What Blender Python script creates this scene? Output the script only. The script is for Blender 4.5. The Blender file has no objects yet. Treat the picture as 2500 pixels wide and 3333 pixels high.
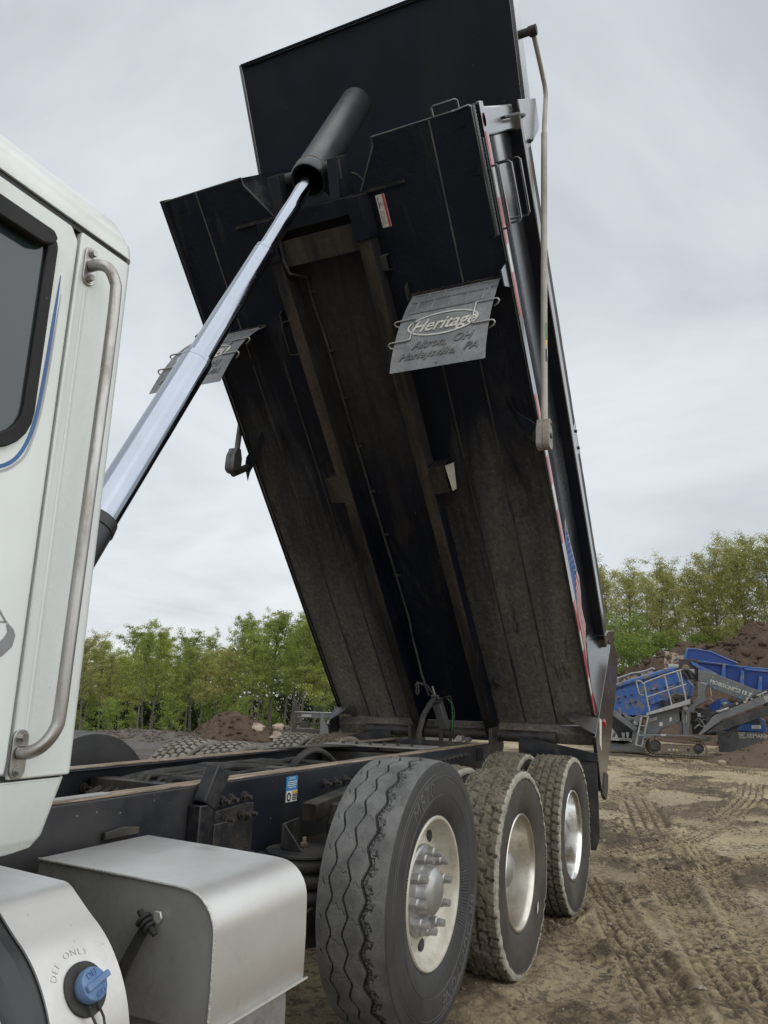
import bpy, bmesh, math, random
import numpy as np
from mathutils import Vector, Matrix

R = math.radians
sc = bpy.context.scene
COL = sc.collection

# ------------------------------------------------------------------ camera
CAM = Vector((-3.2948, -2.446, 1.415))
YAW, PITCH, ROLL, FPX = 0.4487, 0.2348, 0.0294, 2484.15
fw = Vector((math.cos(PITCH) * math.cos(YAW), math.cos(PITCH) * math.sin(YAW), math.sin(PITCH)))
rt = Vector((math.sin(YAW), -math.cos(YAW), 0))
up = rt.cross(fw)
r2 = math.cos(ROLL) * rt + math.sin(ROLL) * up
u2 = -math.sin(ROLL) * rt + math.cos(ROLL) * up
cd = bpy.data.cameras.new('camera')
cam = bpy.data.objects.new('camera', cd)
COL.objects.link(cam)
cam.matrix_world = Matrix(((r2.x, u2.x, -fw.x, CAM.x), (r2.y, u2.y, -fw.y, CAM.y), (r2.z, u2.z, -fw.z, CAM.z), (0, 0, 0, 1)))
cd.sensor_fit = 'HORIZONTAL'
cd.sensor_width = 36.0
cd.lens = 36.0 * FPX / 2500.0
cd.clip_start = 0.05
cd.clip_end = 2000
sc.camera = cam

# ------------------------------------------------------------------ sky, sun, exposure
SUN_EL, SUN_AZ = R(44), R(250)          # azimuth of the sun, measured from +X towards +Y
world = bpy.data.worlds.new('World')
sc.world = world
world.use_nodes = True
nt = world.node_tree
nt.nodes.clear()


def N_(tree, kind, **kw):
    n = tree.nodes.new(kind)
    for k, v in kw.items():
        if k.startswith('in_'):
            key = k[3:]
            n.inputs[int(key) if key.isdigit() else key.replace('_', ' ')].default_value = v
        else:
            setattr(n, k, v)
    return n


def ramp(tree, stops, fac=None):
    n = tree.nodes.new('ShaderNodeValToRGB')
    e = n.color_ramp.elements
    while len(e) < len(stops):
        e.new(0.5)
    for i, (p, c) in enumerate(stops):
        e[i].position = p
        e[i].color = (c, c, c, 1) if not isinstance(c, (tuple, list)) else (*c[:3], 1)
    if fac is not None:
        tree.links.new(fac, n.inputs['Fac'])
    return n


def mixc(tree, fac, a, b, typ='MIX'):
    n = tree.nodes.new('ShaderNodeMix')
    n.data_type = 'RGBA'
    n.blend_type = typ
    for s, v in ((n.inputs[0], fac), (n.inputs[6], a), (n.inputs[7], b)):
        if hasattr(v, 'is_linked'):
            tree.links.new(v, s)
        elif isinstance(v, (tuple, list)):
            s.default_value = (*v[:3], 1)
        else:
            s.default_value = v
    return n.outputs[2]


def math_(tree, op, a, b=None, c=None, clamp=False):
    n = tree.nodes.new('ShaderNodeMath')
    n.operation = op
    n.use_clamp = clamp
    for i, v in enumerate((a, b, c)):
        if v is None:
            continue
        if hasattr(v, 'is_linked'):
            tree.links.new(v, n.inputs[i])
        else:
            n.inputs[i].default_value = v
    return n.outputs[0]


L = nt.links.new
tc = N_(nt, 'ShaderNodeTexCoord')
sky = N_(nt, 'ShaderNodeTexSky', sky_type='NISHITA', sun_disc=False, sun_elevation=SUN_EL,
         sun_rotation=R(90) - SUN_AZ, air_density=1.2, dust_density=2.0)
bg1 = N_(nt, 'ShaderNodeBackground', in_Strength=0.09)
L(sky.outputs[0], bg1.inputs[0])
# overcast cloud deck: noise on a flat layer above the viewer
sep = N_(nt, 'ShaderNodeSeparateXYZ')
L(tc.outputs['Generated'], sep.inputs[0])
zz = math_(nt, 'MAXIMUM', sep.outputs[2], 0.0)
zz = math_(nt, 'ADD', zz, 0.22)
cx = math_(nt, 'DIVIDE', sep.outputs[0], zz)
cy = math_(nt, 'DIVIDE', sep.outputs[1], zz)
comb = N_(nt, 'ShaderNodeCombineXYZ')
L(cx, comb.inputs[0]); L(cy, comb.inputs[1])
n1 = N_(nt, 'ShaderNodeTexNoise', in_Scale=1.25, in_Detail=8.0, in_Roughness=0.55, in_Distortion=0.5)
n2 = N_(nt, 'ShaderNodeTexNoise', in_Scale=0.42, in_Detail=3.0, in_Roughness=0.5)
mp1 = N_(nt, 'ShaderNodeMapping'); mp1.inputs['Location'].default_value = (3.1, 1.45, 0.7)
L(comb.outputs[0], mp1.inputs[0]); L(mp1.outputs[0], n1.inputs[0])
mp2 = N_(nt, 'ShaderNodeMapping'); mp2.inputs['Location'].default_value = (0.55, 4.2, 0)
L(comb.outputs[0], mp2.inputs[0]); L(mp2.outputs[0], n2.inputs[0])
nn = math_(nt, 'MULTIPLY', n1.outputs['Fac'], 0.55)
nn = math_(nt, 'MULTIPLY_ADD', n2.outputs['Fac'], 0.45, nn)
rp = ramp(nt, [(0.38, (0.350, 0.378, 0.400)), (0.45, (0.410, 0.438, 0.462)), (0.51, (0.465, 0.492, 0.515)), (0.60, (0.540, 0.562, 0.577))], nn)
bg2 = N_(nt, 'ShaderNodeBackground', in_Strength=1.10)
L(rp.outputs[0], bg2.inputs[0])
mx = N_(nt, 'ShaderNodeMixShader', in_0=0.93)
L(bg1.outputs[0], mx.inputs[1]); L(bg2.outputs[0], mx.inputs[2])
wo = N_(nt, 'ShaderNodeOutputWorld')
L(mx.outputs[0], wo.inputs[0])

sd = bpy.data.lights.new('sun', 'SUN')
sd.energy = 1.5
sd.angle = R(125)
sd.color = (1.0, 0.98, 0.945)
sun = bpy.data.objects.new('sun', sd)
COL.objects.link(sun)
sv = Vector((math.cos(SUN_EL) * math.cos(SUN_AZ), math.cos(SUN_EL) * math.sin(SUN_AZ), math.sin(SUN_EL)))
sun.rotation_euler = sv.to_track_quat('Z', 'Y').to_euler()
sun.location = (0, 0, 30)

vs = sc.view_settings
vs.view_transform = 'Standard'
vs.look = 'None'
vs.exposure = 0.55
vs.gamma = 1.0
vs.use_curve_mapping = False
sc.cycles.max_bounces = 6
sc.cycles.use_denoising = True

# ------------------------------------------------------------------ helpers
TH = 0.8699
DV = Vector((-math.cos(TH), 0, math.sin(TH)))     # along the raised bed, rear to front
NV = Vector((math.sin(TH), 0, math.cos(TH)))      # up out of the bed floor
H0 = Vector((3.481, 0, 1.2037))


def B(s, y, h):
    "a point of the raised dump bed: s along the floor, y across, h above the floor"
    return H0 + DV * s + NV * h + Vector((0, y, 0))


class MB:
    def __init__(self):
        self.v = []; self.f = []; self.m = []

    def add(self, vs_, fs_, mi=0):
        o = len(self.v)
        self.v += [tuple(p) for p in vs_]
        self.f += [tuple(i + o for i in f) for f in fs_]
        self.m += [mi] * len(fs_)
        return self

    def prism(self, pts, vec, mi=0):
        pts = [Vector(p) for p in pts]; vec = Vector(vec); n = len(pts)
        nr = Vector((0, 0, 0))
        for i in range(n):
            nr += pts[i].cross(pts[(i + 1) % n])
        if nr.dot(vec) > 0:
            pts = pts[::-1]
        fs_ = [tuple(range(n)), tuple(range(2 * n - 1, n - 1, -1))]
        fs_ += [(i, i + n, (i + 1) % n + n, (i + 1) % n)[::1] for i in range(n)]
        fs_ = fs_[:2] + [(a, b, c, d) for a, b, c, d in fs_[2:]]
        return self.add(pts + [p + vec for p in pts], fs_, mi)

    def box(self, c, size, M=None, mi=0):
        x, y, z = (a / 2 for a in size)
        ps = [Vector((a, b, d)) for d in (-z, z) for a, b in ((-x, -y), (x, -y), (x, y), (-x, y))]
        if M is not None:
            ps = [M @ p for p in ps]
        c = Vector(c)
        return self.add([p + c for p in ps], [(3, 2, 1, 0), (4, 5, 6, 7), (0, 1, 5, 4), (1, 2, 6, 5), (2, 3, 7, 6), (3, 0, 4, 7)], mi)

    def bar(self, p0, p1, w, h, side=(0, 1, 0), mi=0):
        "box beam from p0 to p1, w along side, h across"
        p0 = Vector(p0); p1 = Vector(p1); d = (p1 - p0).normalized()
        s = Vector(side); s = (s - d * s.dot(d)).normalized(); t = d.cross(s)
        ps = []
        for p in (p0, p1):
            ps += [p - s * w / 2 - t * h / 2, p + s * w / 2 - t * h / 2, p + s * w / 2 + t * h / 2, p - s * w / 2 + t * h / 2]
        return self.add(ps, [(3, 2, 1, 0), (4, 5, 6, 7), (0, 1, 5, 4), (1, 2, 6, 5), (2, 3, 7, 6), (3, 0, 4, 7)], mi)

    def cyl(self, p0, p1, r0, r1=None, n=16, cap=True, mi=0):
        r1 = r0 if r1 is None else r1
        p0 = Vector(p0); p1 = Vector(p1); d = (p1 - p0).normalized()
        a = Vector((0, 0, 1)) if abs(d.z) < 0.9 else Vector((1, 0, 0))
        s = d.cross(a).normalized(); t = d.cross(s)
        vs_ = []
        for p, r in ((p0, r0), (p1, r1)):
            vs_ += [p + (s * math.cos(2 * math.pi * i / n) + t * math.sin(2 * math.pi * i / n)) * r for i in range(n)]
        fs_ = [(i, (i + 1) % n, (i + 1) % n + n, i + n) for i in range(n)]
        if cap:
            fs_ += [tuple(range(n - 1, -1, -1)), tuple(range(n, 2 * n))]
        return self.add(vs_, fs_, mi)

    def tube(self, path, r, n=10, mi=0, cap=True):
        path = [Vector(p) for p in path]
        rs = r if isinstance(r, (list, tuple)) else [r] * len(path)
        vs_ = []; prev = None
        for i, p in enumerate(path):
            d = (path[min(i + 1, len(path) - 1)] - path[max(i - 1, 0)]).normalized()
            if prev is None:
                a = Vector((0, 0, 1)) if abs(d.z) < 0.9 else Vector((1, 0, 0))
                s = d.cross(a).normalized()
            else:
                s = (prev - d * prev.dot(d)).normalized()
            prev = s; t = d.cross(s)
            vs_ += [p + (s * math.cos(2 * math.pi * k / n) + t * math.sin(2 * math.pi * k / n)) * rs[i] for k in range(n)]
        fs_ = []
        for i in range(len(path) - 1):
            for k in range(n):
                fs_.append((i * n + k, i * n + (k + 1) % n, (i + 1) * n + (k + 1) % n, (i + 1) * n + k))
        if cap:
            fs_ += [tuple(range(n - 1, -1, -1)), tuple(range((len(path) - 1) * n, len(path) * n))]
        return self.add(vs_, fs_, mi)

    def lathe(self, prof, n=48, mi=0, close=False):
        "revolve (axial y, radius) round the local Y axis"
        vs_ = []
        for y, r in prof:
            vs_ += [(r * math.cos(2 * math.pi * i / n), y, r * math.sin(2 * math.pi * i / n)) for i in range(n)]
        fs_ = []
        for j in range(len(prof) - 1):
            for i in range(n):
                fs_.append((j * n + i, (j + 1) * n + i, (j + 1) * n + (i + 1) % n, j * n + (i + 1) % n))
        return self.add(vs_, fs_, mi)

    def sheet(self, rows, thick=None, mi=0):
        "grid of points (rows of equal length); thick = vector or None"
        nr, nc = len(rows), len(rows[0])
        flat = [Vector(p) for r in rows for p in r]
        fs_ = [(i * nc + j, i * nc + j + 1, (i + 1) * nc + j + 1, (i + 1) * nc + j) for i in range(nr - 1) for j in range(nc - 1)]
        if thick is None:
            return self.add(flat, fs_, mi)
        tv = Vector(thick); o = nr * nc
        fs2 = fs_ + [tuple(o + k for k in f[::-1]) for f in fs_]
        edge = [j for j in range(nc)] + [i * nc + nc - 1 for i in range(1, nr)] + [(nr - 1) * nc + j for j in range(nc - 2, -1, -1)] + [i * nc for i in range(nr - 2, 0, -1)]
        for a, b in zip(edge, edge[1:] + edge[:1]):
            fs2.append((b, a, a + o, b + o))
        return self.add(flat + [p + tv for p in flat], fs2, mi)

    def mesh(self, name, mats, sharp=40, recalc=True):
        me = bpy.data.meshes.new(name)
        me.from_pydata(self.v, [], self.f)
        for m in (mats if isinstance(mats, (list, tuple)) else [mats]):
            me.materials.append(m)
        if any(self.m):
            me.polygons.foreach_set('material_index', self.m)
        if recalc:
            bm = bmesh.new(); bm.from_mesh(me)
            bmesh.ops.recalc_face_normals(bm, faces=bm.faces)
            bm.to_mesh(me); bm.free()
        me.polygons.foreach_set('use_smooth', [True] * len(me.polygons))
        me.set_sharp_from_angle(angle=R(sharp))
        me.update()
        return me

    def build(self, name, mats, parent=None, bevel=0, sharp=40, seg=2, recalc=True):
        o = bpy.data.objects.new(name, self.mesh(name, mats, sharp, recalc))
        COL.objects.link(o)
        if parent is not None:
            o.parent = parent
        if bevel:
            b = o.modifiers.new('bevel', 'BEVEL')
            b.width = bevel; b.segments = seg; b.limit_method = 'ANGLE'; b.angle_limit = R(35)
        return o


def empty(name, loc=(0, 0, 0), parent=None, rot=None):
    o = bpy.data.objects.new(name, None)
    COL.objects.link(o)
    o.empty_display_size = 0.2
    o.location = loc
    if rot:
        o.rotation_euler = rot
    if parent is not None:
        o.parent = parent
    return o


def inst(name, me, parent=None, loc=(0, 0, 0), rot=(0, 0, 0), scale=(1, 1, 1)):
    o = bpy.data.objects.new(name, me)
    COL.objects.link(o)
    o.location = loc; o.rotation_euler = rot; o.scale = scale
    if parent is not None:
        o.parent = parent
    return o


def tag(o, label=None, cat=None, group=None, kind=None):
    for k, v in (('label', label), ('category', cat), ('group', group), ('kind', kind)):
        if v:
            o[k] = v
    return o


def text2d(s, size=1.0, shear=0.0, bold=0.0, spacing=1.0):
    "flat text outline: verts (x, y), faces; centred at 0"
    cu = bpy.data.curves.new('t', 'FONT')
    cu.body = s; cu.size = size; cu.shear = shear; cu.offset = bold
    cu.align_x = 'CENTER'; cu.align_y = 'CENTER'; cu.space_character = spacing
    cu.resolution_u = 3
    ob = bpy.data.objects.new('t', cu)
    COL.objects.link(ob)
    dg = bpy.context.evaluated_depsgraph_get()
    dg.update()
    me = bpy.data.meshes.new_from_object(ob.evaluated_get(dg))
    vs_ = [(v.co.x, v.co.y) for v in me.vertices]
    fs_ = [tuple(p.vertices) for p in me.polygons]
    bpy.data.objects.remove(ob); bpy.data.curves.remove(cu); bpy.data.meshes.remove(me)
    return vs_, fs_


def text_on(name, s, size, fn, mat_, parent=None, depth=0.002, shear=0.0, bold=0.0, spacing=1.0):
    "raised lettering: fn(x, y, z) maps flat text to 3-D"
    vs_, fs_ = text2d(s, size, shear, bold, spacing)
    n = len(vs_)
    cnt = {}
    for f in fs_:
        for a, b in zip(f, f[1:] + f[:1]):
            cnt[(a, b)] = cnt.get((a, b), 0) + 1
    side = [(a, b) for (a, b) in cnt if (b, a) not in cnt]
    m = MB()
    V = [fn(x, y, depth) for x, y in vs_] + [fn(x, y, 0) for x, y in vs_]
    F = list(fs_) + [(b, a, a + n, b + n) for a, b in side]
    m.add(V, F)
    return m.build(name, mat_, parent, recalc=False, sharp=30)


# ------------------------------------------------------------------ materials
def srgb(r, g, b):
    f = lambda c: (c / 255 / 12.92) if c / 255 <= 0.04045 else ((c / 255 + 0.055) / 1.055) ** 2.4
    return (f(r), f(g), f(b))


def pm(name, base, rough=0.5, metal=0.0, dirt=None, amt=0.5, scale=3.0, soft=0.12, drough=0.85, bump=0.0, bscale=60.0,
       var=0.15, speck=None, sscale=120.0, samt=0.3, bed=False, stretch=(1, 1, 1), spec=0.5, coat=0.0, dirt2=None, amt2=0.3, grad=None, ygrad=None, bdist=0.01, sr=(0.05, 0.13)):
    "procedural surface: base colour with tonal variation, patches of dirt, fine specks and relief"
    m = bpy.data.materials.new(name)
    m.use_nodes = True
    t = m.node_tree
    b = t.nodes['Principled BSDF']
    tcn = t.nodes.new('ShaderNodeTexCoord')
    vec = tcn.outputs['Object']
    if bed:      # coordinates that run along the raised bed
        cb = t.nodes.new('ShaderNodeCombineXYZ')
        for i, ax in enumerate((DV, Vector((0, 1, 0)), NV)):
            d = t.nodes.new('ShaderNodeVectorMath'); d.operation = 'DOT_PRODUCT'
            t.links.new(vec, d.inputs[0]); d.inputs[1].default_value = ax
            t.links.new(d.outputs['Value'], cb.inputs[i])
        vec = cb.outputs[0]
    mp = t.nodes.new('ShaderNodeMapping')
    mp.inputs['Scale'].default_value = stretch
    t.links.new(vec, mp.inputs[0])
    st = mp.outputs[0]

    def noise(sc_, detail=6.0, rough_=0.6, v=None, dist=0.0):
        n = t.nodes.new('ShaderNodeTexNoise')
        n.inputs['Scale'].default_value = sc_; n.inputs['Detail'].default_value = detail
        n.inputs['Roughness'].default_value = rough_; n.inputs['Distortion'].default_value = dist
        t.links.new(v if v is not None else vec, n.inputs[0])
        return n.outputs['Fac']
    col = mixc(t, ramp(t, [(0.3, 0.0), (0.7, 1.0)], noise(scale * 1.7, 4)).outputs[0], tuple(c * (1 - var) for c in base), tuple(min(1, c * (1 + var)) for c in base))
    rgh = rough
    rsock = None
    if dirt:
        nz = noise(scale, 9, 0.62, st, 0.4)
        if grad:     # dirt thrown up by the wheels: heavier towards the rear of the bed
            sx_ = t.nodes.new('ShaderNodeSeparateXYZ'); t.links.new(vec, sx_.inputs[0])
            gr_ = t.nodes.new('ShaderNodeMapRange'); gr_.inputs[1].default_value = grad[0]; gr_.inputs[2].default_value = grad[1]
            gr_.inputs[3].default_value = grad[2]; gr_.inputs[4].default_value = grad[3]
            t.links.new(sx_.outputs[0], gr_.inputs[0])
            nz = math_(t, 'ADD', nz, gr_.outputs[0])
        if ygrad:    # the strip beside the sills stays out of the wheel spray
            ab_ = math_(t, 'ABSOLUTE', sx_.outputs[1])
            gy_ = t.nodes.new('ShaderNodeMapRange'); gy_.inputs[1].default_value = ygrad[0]; gy_.inputs[2].default_value = ygrad[1]
            gy_.inputs[3].default_value = ygrad[2]; gy_.inputs[4].default_value = 0.0
            t.links.new(ab_, gy_.inputs[0])
            nz = math_(t, 'ADD', nz, gy_.outputs[0])
        fac = ramp(t, [(max(0, 0.5 - (amt - 0.5) * 0.6 - soft), 0.0), (min(1, 0.5 - (amt - 0.5) * 0.6 + soft), 1.0)], nz).outputs[0]
        fac = math_(t, 'MULTIPLY', fac, ramp(t, [(0.30, 0.30), (0.66, 1.0)], noise(scale * 12, 7, 0.78)).outputs[0])
        col = mixc(t, fac, col, dirt)
        rsock = math_(t, 'MULTIPLY_ADD', fac, drough - rough, rough)
    if dirt2:
        fac2 = ramp(t, [(0.62 - amt2 * 0.4, 0.0), (0.72 - amt2 * 0.4, 1.0)], noise(scale * 2.3, 10, 0.7, st, 0.8)).outputs[0]
        col = mixc(t, fac2, col, dirt2)
    if speck:
        n = t.nodes.new('ShaderNodeTexVoronoi'); n.inputs['Scale'].default_value = sscale
        t.links.new(vec, n.inputs[0])
        a = ramp(t, [(sr[0], 1.0), (sr[1], 0.0)], n.outputs['Distance']).outputs[0]
        sepc = t.nodes.new('ShaderNodeSeparateColor'); t.links.new(n.outputs['Color'], sepc.inputs[0])
        a2 = ramp(t, [(1 - samt - 0.02, 0.0), (1 - samt + 0.02, 1.0)], sepc.outputs[0]).outputs[0]
        sf_ = math_(t, 'MULTIPLY', a, a2)
        if ygrad:
            sf_ = math_(t, 'MULTIPLY', sf_, fac)
        col = mixc(t, sf_, col, speck)
    t.links.new(col, b.inputs['Base Color'])
    if rsock is not None:
        t.links.new(rsock, b.inputs['Roughness'])
    else:
        rr = ramp(t, [(0.3, max(0.0, rough - 0.06)), (0.7, min(1, rough + 0.06))], noise(scale * 4, 5)).outputs[0]
        t.links.new(rr, b.inputs['Roughness'])
    b.inputs['Metallic'].default_value = metal
    b.inputs['Specular IOR Level'].default_value = spec
    b.inputs['Coat Weight'].default_value = min(1, coat)
    if coat > 1:
        b.inputs['Coat IOR'].default_value = coat; b.inputs['Coat Roughness'].default_value = 0.16
    if bump:
        bp_ = t.nodes.new('ShaderNodeBump')
        bp_.inputs['Strength'].default_value = bump; bp_.inputs['Distance'].default_value = bdist
        t.links.new(noise(bscale, 6, 0.65), bp_.inputs['Height'])
        t.links.new(bp_.outputs[0], b.inputs['Normal'])
    return m


BROWN = (0.052, 0.043, 0.032)
M = {}
M['white'] = pm('white_paint', (0.685, 0.735, 0.73), 0.22, dirt=(0.61, 0.63, 0.59), amt=0.44, scale=1.6, stretch=(1.6, 1.6, 0.35), drough=0.5, var=0.03, coat=0.35, speck=(0.2, 0.18, 0.15), sscale=70, samt=0.02)
GRD = (-1.3, 2.9, 0.20, -0.10)
M['bed'] = pm('bed_black', (0.0048, 0.0070, 0.0150), 0.5, dirt=(0.058, 0.051, 0.042), amt=0.44, scale=1.6, soft=0.2, bed=True, stretch=(0.42, 1.8, 1), var=0.3, speck=(0.20, 0.18, 0.15), sscale=34, samt=0.05, bump=0.3, bscale=45, dirt2=(0.020, 0.018, 0.017), amt2=0.22, spec=0.22, grad=(-0.5, 1.6, -0.40, 0.04))
M['bedclean'] = pm('bed_black_clean', (0.0048, 0.0070, 0.0150), 0.5, dirt=(0.020, 0.019, 0.019), amt=0.38, scale=1.6, bed=True, stretch=(0.6, 1.6, 1), var=0.3, speck=(0.20, 0.19, 0.18), sscale=26, samt=0.02, bump=0.06, spec=0.22)
M['bedwing'] = pm('bed_black_wing', (0.0048, 0.0070, 0.0150), 0.5, dirt=(0.30, 0.272, 0.223), amt=0.50, scale=2.2, soft=0.42, bed=True, stretch=(0.24, 1.5, 1), var=0.35, speck=(0.46, 0.42, 0.35), sscale=34, samt=0.34, sr=(0.08, 0.24), bump=0.45, bscale=34, bdist=0.012, dirt2=(0.022, 0.021, 0.020), amt2=0.10, spec=0.22, grad=(-1.3, 2.1, 0.22, -0.50), ygrad=(0.50, 0.70, -0.18))
M['gloss'] = pm('gloss_black', (0.010, 0.012, 0.017), 0.22, dirt=(0.07, 0.07, 0.07), amt=0.26, spec=0.6, coat=1.6, scale=2.2, bed=True, stretch=(0.5, 2, 1), var=0.2, drough=0.5, bump=0.02, bscale=12)
M['sidegloss'] = pm('side_gloss_black', (0.012, 0.014, 0.019), 0.22, dirt=(0.10, 0.10, 0.10), amt=0.28, scale=2.2, bed=True, stretch=(0.5, 2, 1), var=0.2, drough=0.4, spec=1.0, coat=2.0)
M['sill'] = pm('sill_brown', (0.011, 0.011, 0.012), 0.6, spec=0.25, dirt=(0.080, 0.061, 0.043), amt=0.44, scale=2.0, bed=True, stretch=(0.5, 2.5, 1), bump=0.3)
M['rail'] = pm('rail_navy', (0.010, 0.0125, 0.020), 0.34, dirt=(0.07, 0.062, 0.052), amt=0.36, scale=1.3, soft=0.18, var=0.25, speck=(0.26, 0.25, 0.23), sscale=36, samt=0.13, bump=0.06)
M['black'] = pm('black_steel', (0.014, 0.0145, 0.017), 0.5, dirt=(0.085, 0.073, 0.055), amt=0.45, scale=5, soft=0.14, var=0.25, speck=(0.2, 0.19, 0.17), sscale=60, samt=0.1, bump=0.15)
M['seal'] = pm('window_rubber', (0.010, 0.0095, 0.011), 0.5, spec=0.25, var=0.1, scale=4, speck=(0.25, 0.24, 0.22), sscale=60, samt=0.04)
M['flaprib'] = pm('fender_rib', (0.20, 0.205, 0.21), 0.65, dirt=(0.12, 0.125, 0.13), amt=0.4, scale=9)
M['edge'] = pm('lit_black_edge', (0.05, 0.052, 0.056), 0.45, dirt=(0.13, 0.12, 0.10), amt=0.45, scale=7)  # grey lightened to draw lit edges on the black plates
M['barrel'] = pm('barrel_black', (0.022, 0.023, 0.026), 0.36, var=0.1, scale=2)
M['blackclean'] = pm('black_part', (0.012, 0.0125, 0.015), 0.35, dirt=(0.05, 0.048, 0.045), amt=0.35, scale=6, var=0.2)
M['rubber'] = pm('rubber', (0.020, 0.020, 0.021), 0.75, dirt=(0.08, 0.073, 0.062), amt=0.45, scale=6, bump=0.2)
M['wood'] = pm('worn_wood_strip', (0.24, 0.175, 0.11), 0.7, dirt=(0.40, 0.37, 0.33), amt=0.44, scale=3, stretch=(0.6, 8, 8), var=0.3, dirt2=(0.12, 0.085, 0.06), amt2=0.35, bump=0.2)
M['wornsteel'] = pm('worn_steel_edge', (0.42, 0.42, 0.41), 0.42, 0.7, dirt=(0.25, 0.18, 0.11), amt=0.42, scale=4, stretch=(0.5, 6, 6))
M['chrome'] = pm('chrome_rod', (0.35, 0.385, 0.45), 0.07, 1.0, var=0.03, dirt=(0.32, 0.345, 0.395), amt=0.42, scale=3, drough=0.26)
M['alu'] = pm('aluminium_sheet', (0.67, 0.665, 0.65), 0.40, 0.7, dirt=(0.57, 0.56, 0.535), amt=0.48, scale=2.6, drough=0.58, var=0.06, speck=(0.20, 0.19, 0.17), sscale=60, samt=0.06, bump=0.05, bscale=18, dirt2=(0.52, 0.505, 0.48), amt2=0.02)
M['aluedge'] = pm('aluminium_weld', (0.62, 0.61, 0.58), 0.42, 1.0, var=0.15, scale=60, bump=0.5, bscale=160)
M['darkalu'] = pm('shaded_aluminium', (0.36, 0.36, 0.36), 0.5, 0.45, dirt=(0.20, 0.195, 0.185), amt=0.45, scale=3, var=0.1)  # aluminium greyed: dark reflections on the box ends are put into the colour
M['steel'] = pm('stainless_tube', (0.40, 0.395, 0.385), 0.33, 1.0, var=0.08, dirt=(0.30, 0.26, 0.22), amt=0.4, scale=6, stretch=(4, 4, 0.5))
M['rimcream'] = pm('rim_painted', (0.55, 0.535, 0.47), 0.42, 0.25, dirt=(0.33, 0.28, 0.20), amt=0.42, scale=5, var=0.06)
M['rimalu'] = pm('rim_aluminium', (0.66, 0.64, 0.59), 0.27, 1.0, dirt=(0.42, 0.37, 0.29), amt=0.45, scale=5, drough=0.55, var=0.08)
M['rimshine'] = pm('rim_polished', (0.76, 0.77, 0.77), 0.14, 1.0, dirt=(0.5, 0.46, 0.38), amt=0.36, scale=5, drough=0.45, var=0.05)
M['hubsilver'] = pm('hub_silver', (0.42, 0.425, 0.43), 0.36, 0.75, dirt=(0.30, 0.28, 0.25), amt=0.4, scale=9, var=0.06)
M['sidewall'] = pm('tyre_sidewall', (0.021, 0.022, 0.0245), 0.58, dirt=(0.055, 0.053, 0.050), amt=0.50, scale=5, soft=0.2, var=0.2, bump=0.12, bscale=120)
M['tread'] = pm('tyre_tread', (0.155, 0.155, 0.152), 0.85, dirt=(0.060, 0.060, 0.061), amt=0.46, scale=7, soft=0.16, var=0.25, speck=(0.3, 0.29, 0.27), sscale=170, samt=0.10, bump=0.5, bscale=240, dirt2=(0.17, 0.165, 0.155), amt2=0.10)
M['groove'] = pm('tyre_groove', (0.018, 0.018, 0.019), 0.9, dirt=(0.04, 0.04, 0.04), amt=0.5, scale=20, speck=(0.16, 0.16, 0.16), sscale=190, samt=0.3, bump=0.6, bscale=200)
M['mudtread'] = pm('muddy_tread', (0.145, 0.125, 0.092), 0.9, dirt=(0.082, 0.068, 0.048), amt=0.5, scale=6, soft=0.16, var=0.2, dirt2=(0.24, 0.185, 0.105), amt2=0.16, bump=0.9, bscale=80)
M['paletread'] = pm('dry_pale_tread', (0.27, 0.255, 0.215), 0.9, dirt=(0.16, 0.15, 0.125), amt=0.48, scale=7, var=0.2, bump=0.5, bscale=90)
M['mudrim'] = pm('dried_mud_shoulder', (0.34, 0.325, 0.27), 0.9, dirt=(0.16, 0.14, 0.105), amt=0.45, scale=9, var=0.15, bump=0.5, bscale=90)
M['mudwall'] = pm('muddy_sidewall', (0.022, 0.021, 0.021), 0.62, dirt=(0.105, 0.088, 0.070), amt=0.46, scale=4, soft=0.22, var=0.2, bump=0.2, bscale=120)
M['flap'] = pm('fender_rubber', (0.085, 0.090, 0.098), 0.62, dirt=(0.29, 0.295, 0.30), amt=0.60, scale=4, soft=0.22, var=0.2, speck=(0.28, 0.27, 0.25), sscale=130, samt=0.2, bump=0.15, bed=True)
M['flaplet'] = pm('fender_letter_white', (0.52, 0.51, 0.46), 0.7, dirt=(0.3, 0.29, 0.26), amt=0.35, scale=9)
M['flapgrey'] = pm('fender_letter_grey', (0.10, 0.10, 0.10), 0.7, dirt=(0.19, 0.185, 0.175), amt=0.5, scale=12)
M['red'] = pm('tape_red', (0.50, 0.045, 0.055), 0.35, coat=0.5, dirt=(0.35, 0.06, 0.06), amt=0.4, scale=8)
M['tapewhite'] = pm('tape_white', (0.62, 0.61, 0.58), 0.4, coat=0.5, dirt=(0.42, 0.40, 0.36), amt=0.4, scale=8)
M['orange'] = pm('reflector_red', (0.60, 0.12, 0.08), 0.3)
M['redlens'] = pm('marker_lens', (0.30, 0.008, 0.014), 0.15, coat=0.6)
M['blue'] = pm('decal_blue', (0.022, 0.075, 0.30), 0.3)
M['stickerblue'] = pm('sticker_blue', (0.045, 0.24, 0.50), 0.4)
M['sticker'] = pm('sticker_white', (0.62, 0.61, 0.56), 0.45, dirt=(0.45, 0.43, 0.36), amt=0.4, scale=20)
M['stickeryellow'] = pm('sticker_yellow', (0.62, 0.42, 0.05), 0.45)
M['ink'] = pm('print_black', (0.02, 0.02, 0.02), 0.5)
M['stripeblue'] = pm('pinstripe_blue', (0.018, 0.10, 0.29), 0.3)
M['stripegrey'] = pm('pinstripe_grey', (0.36, 0.37, 0.37), 0.35)
M['graphic'] = pm('graphic_grey', (0.235, 0.245, 0.26), 0.35)
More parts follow.
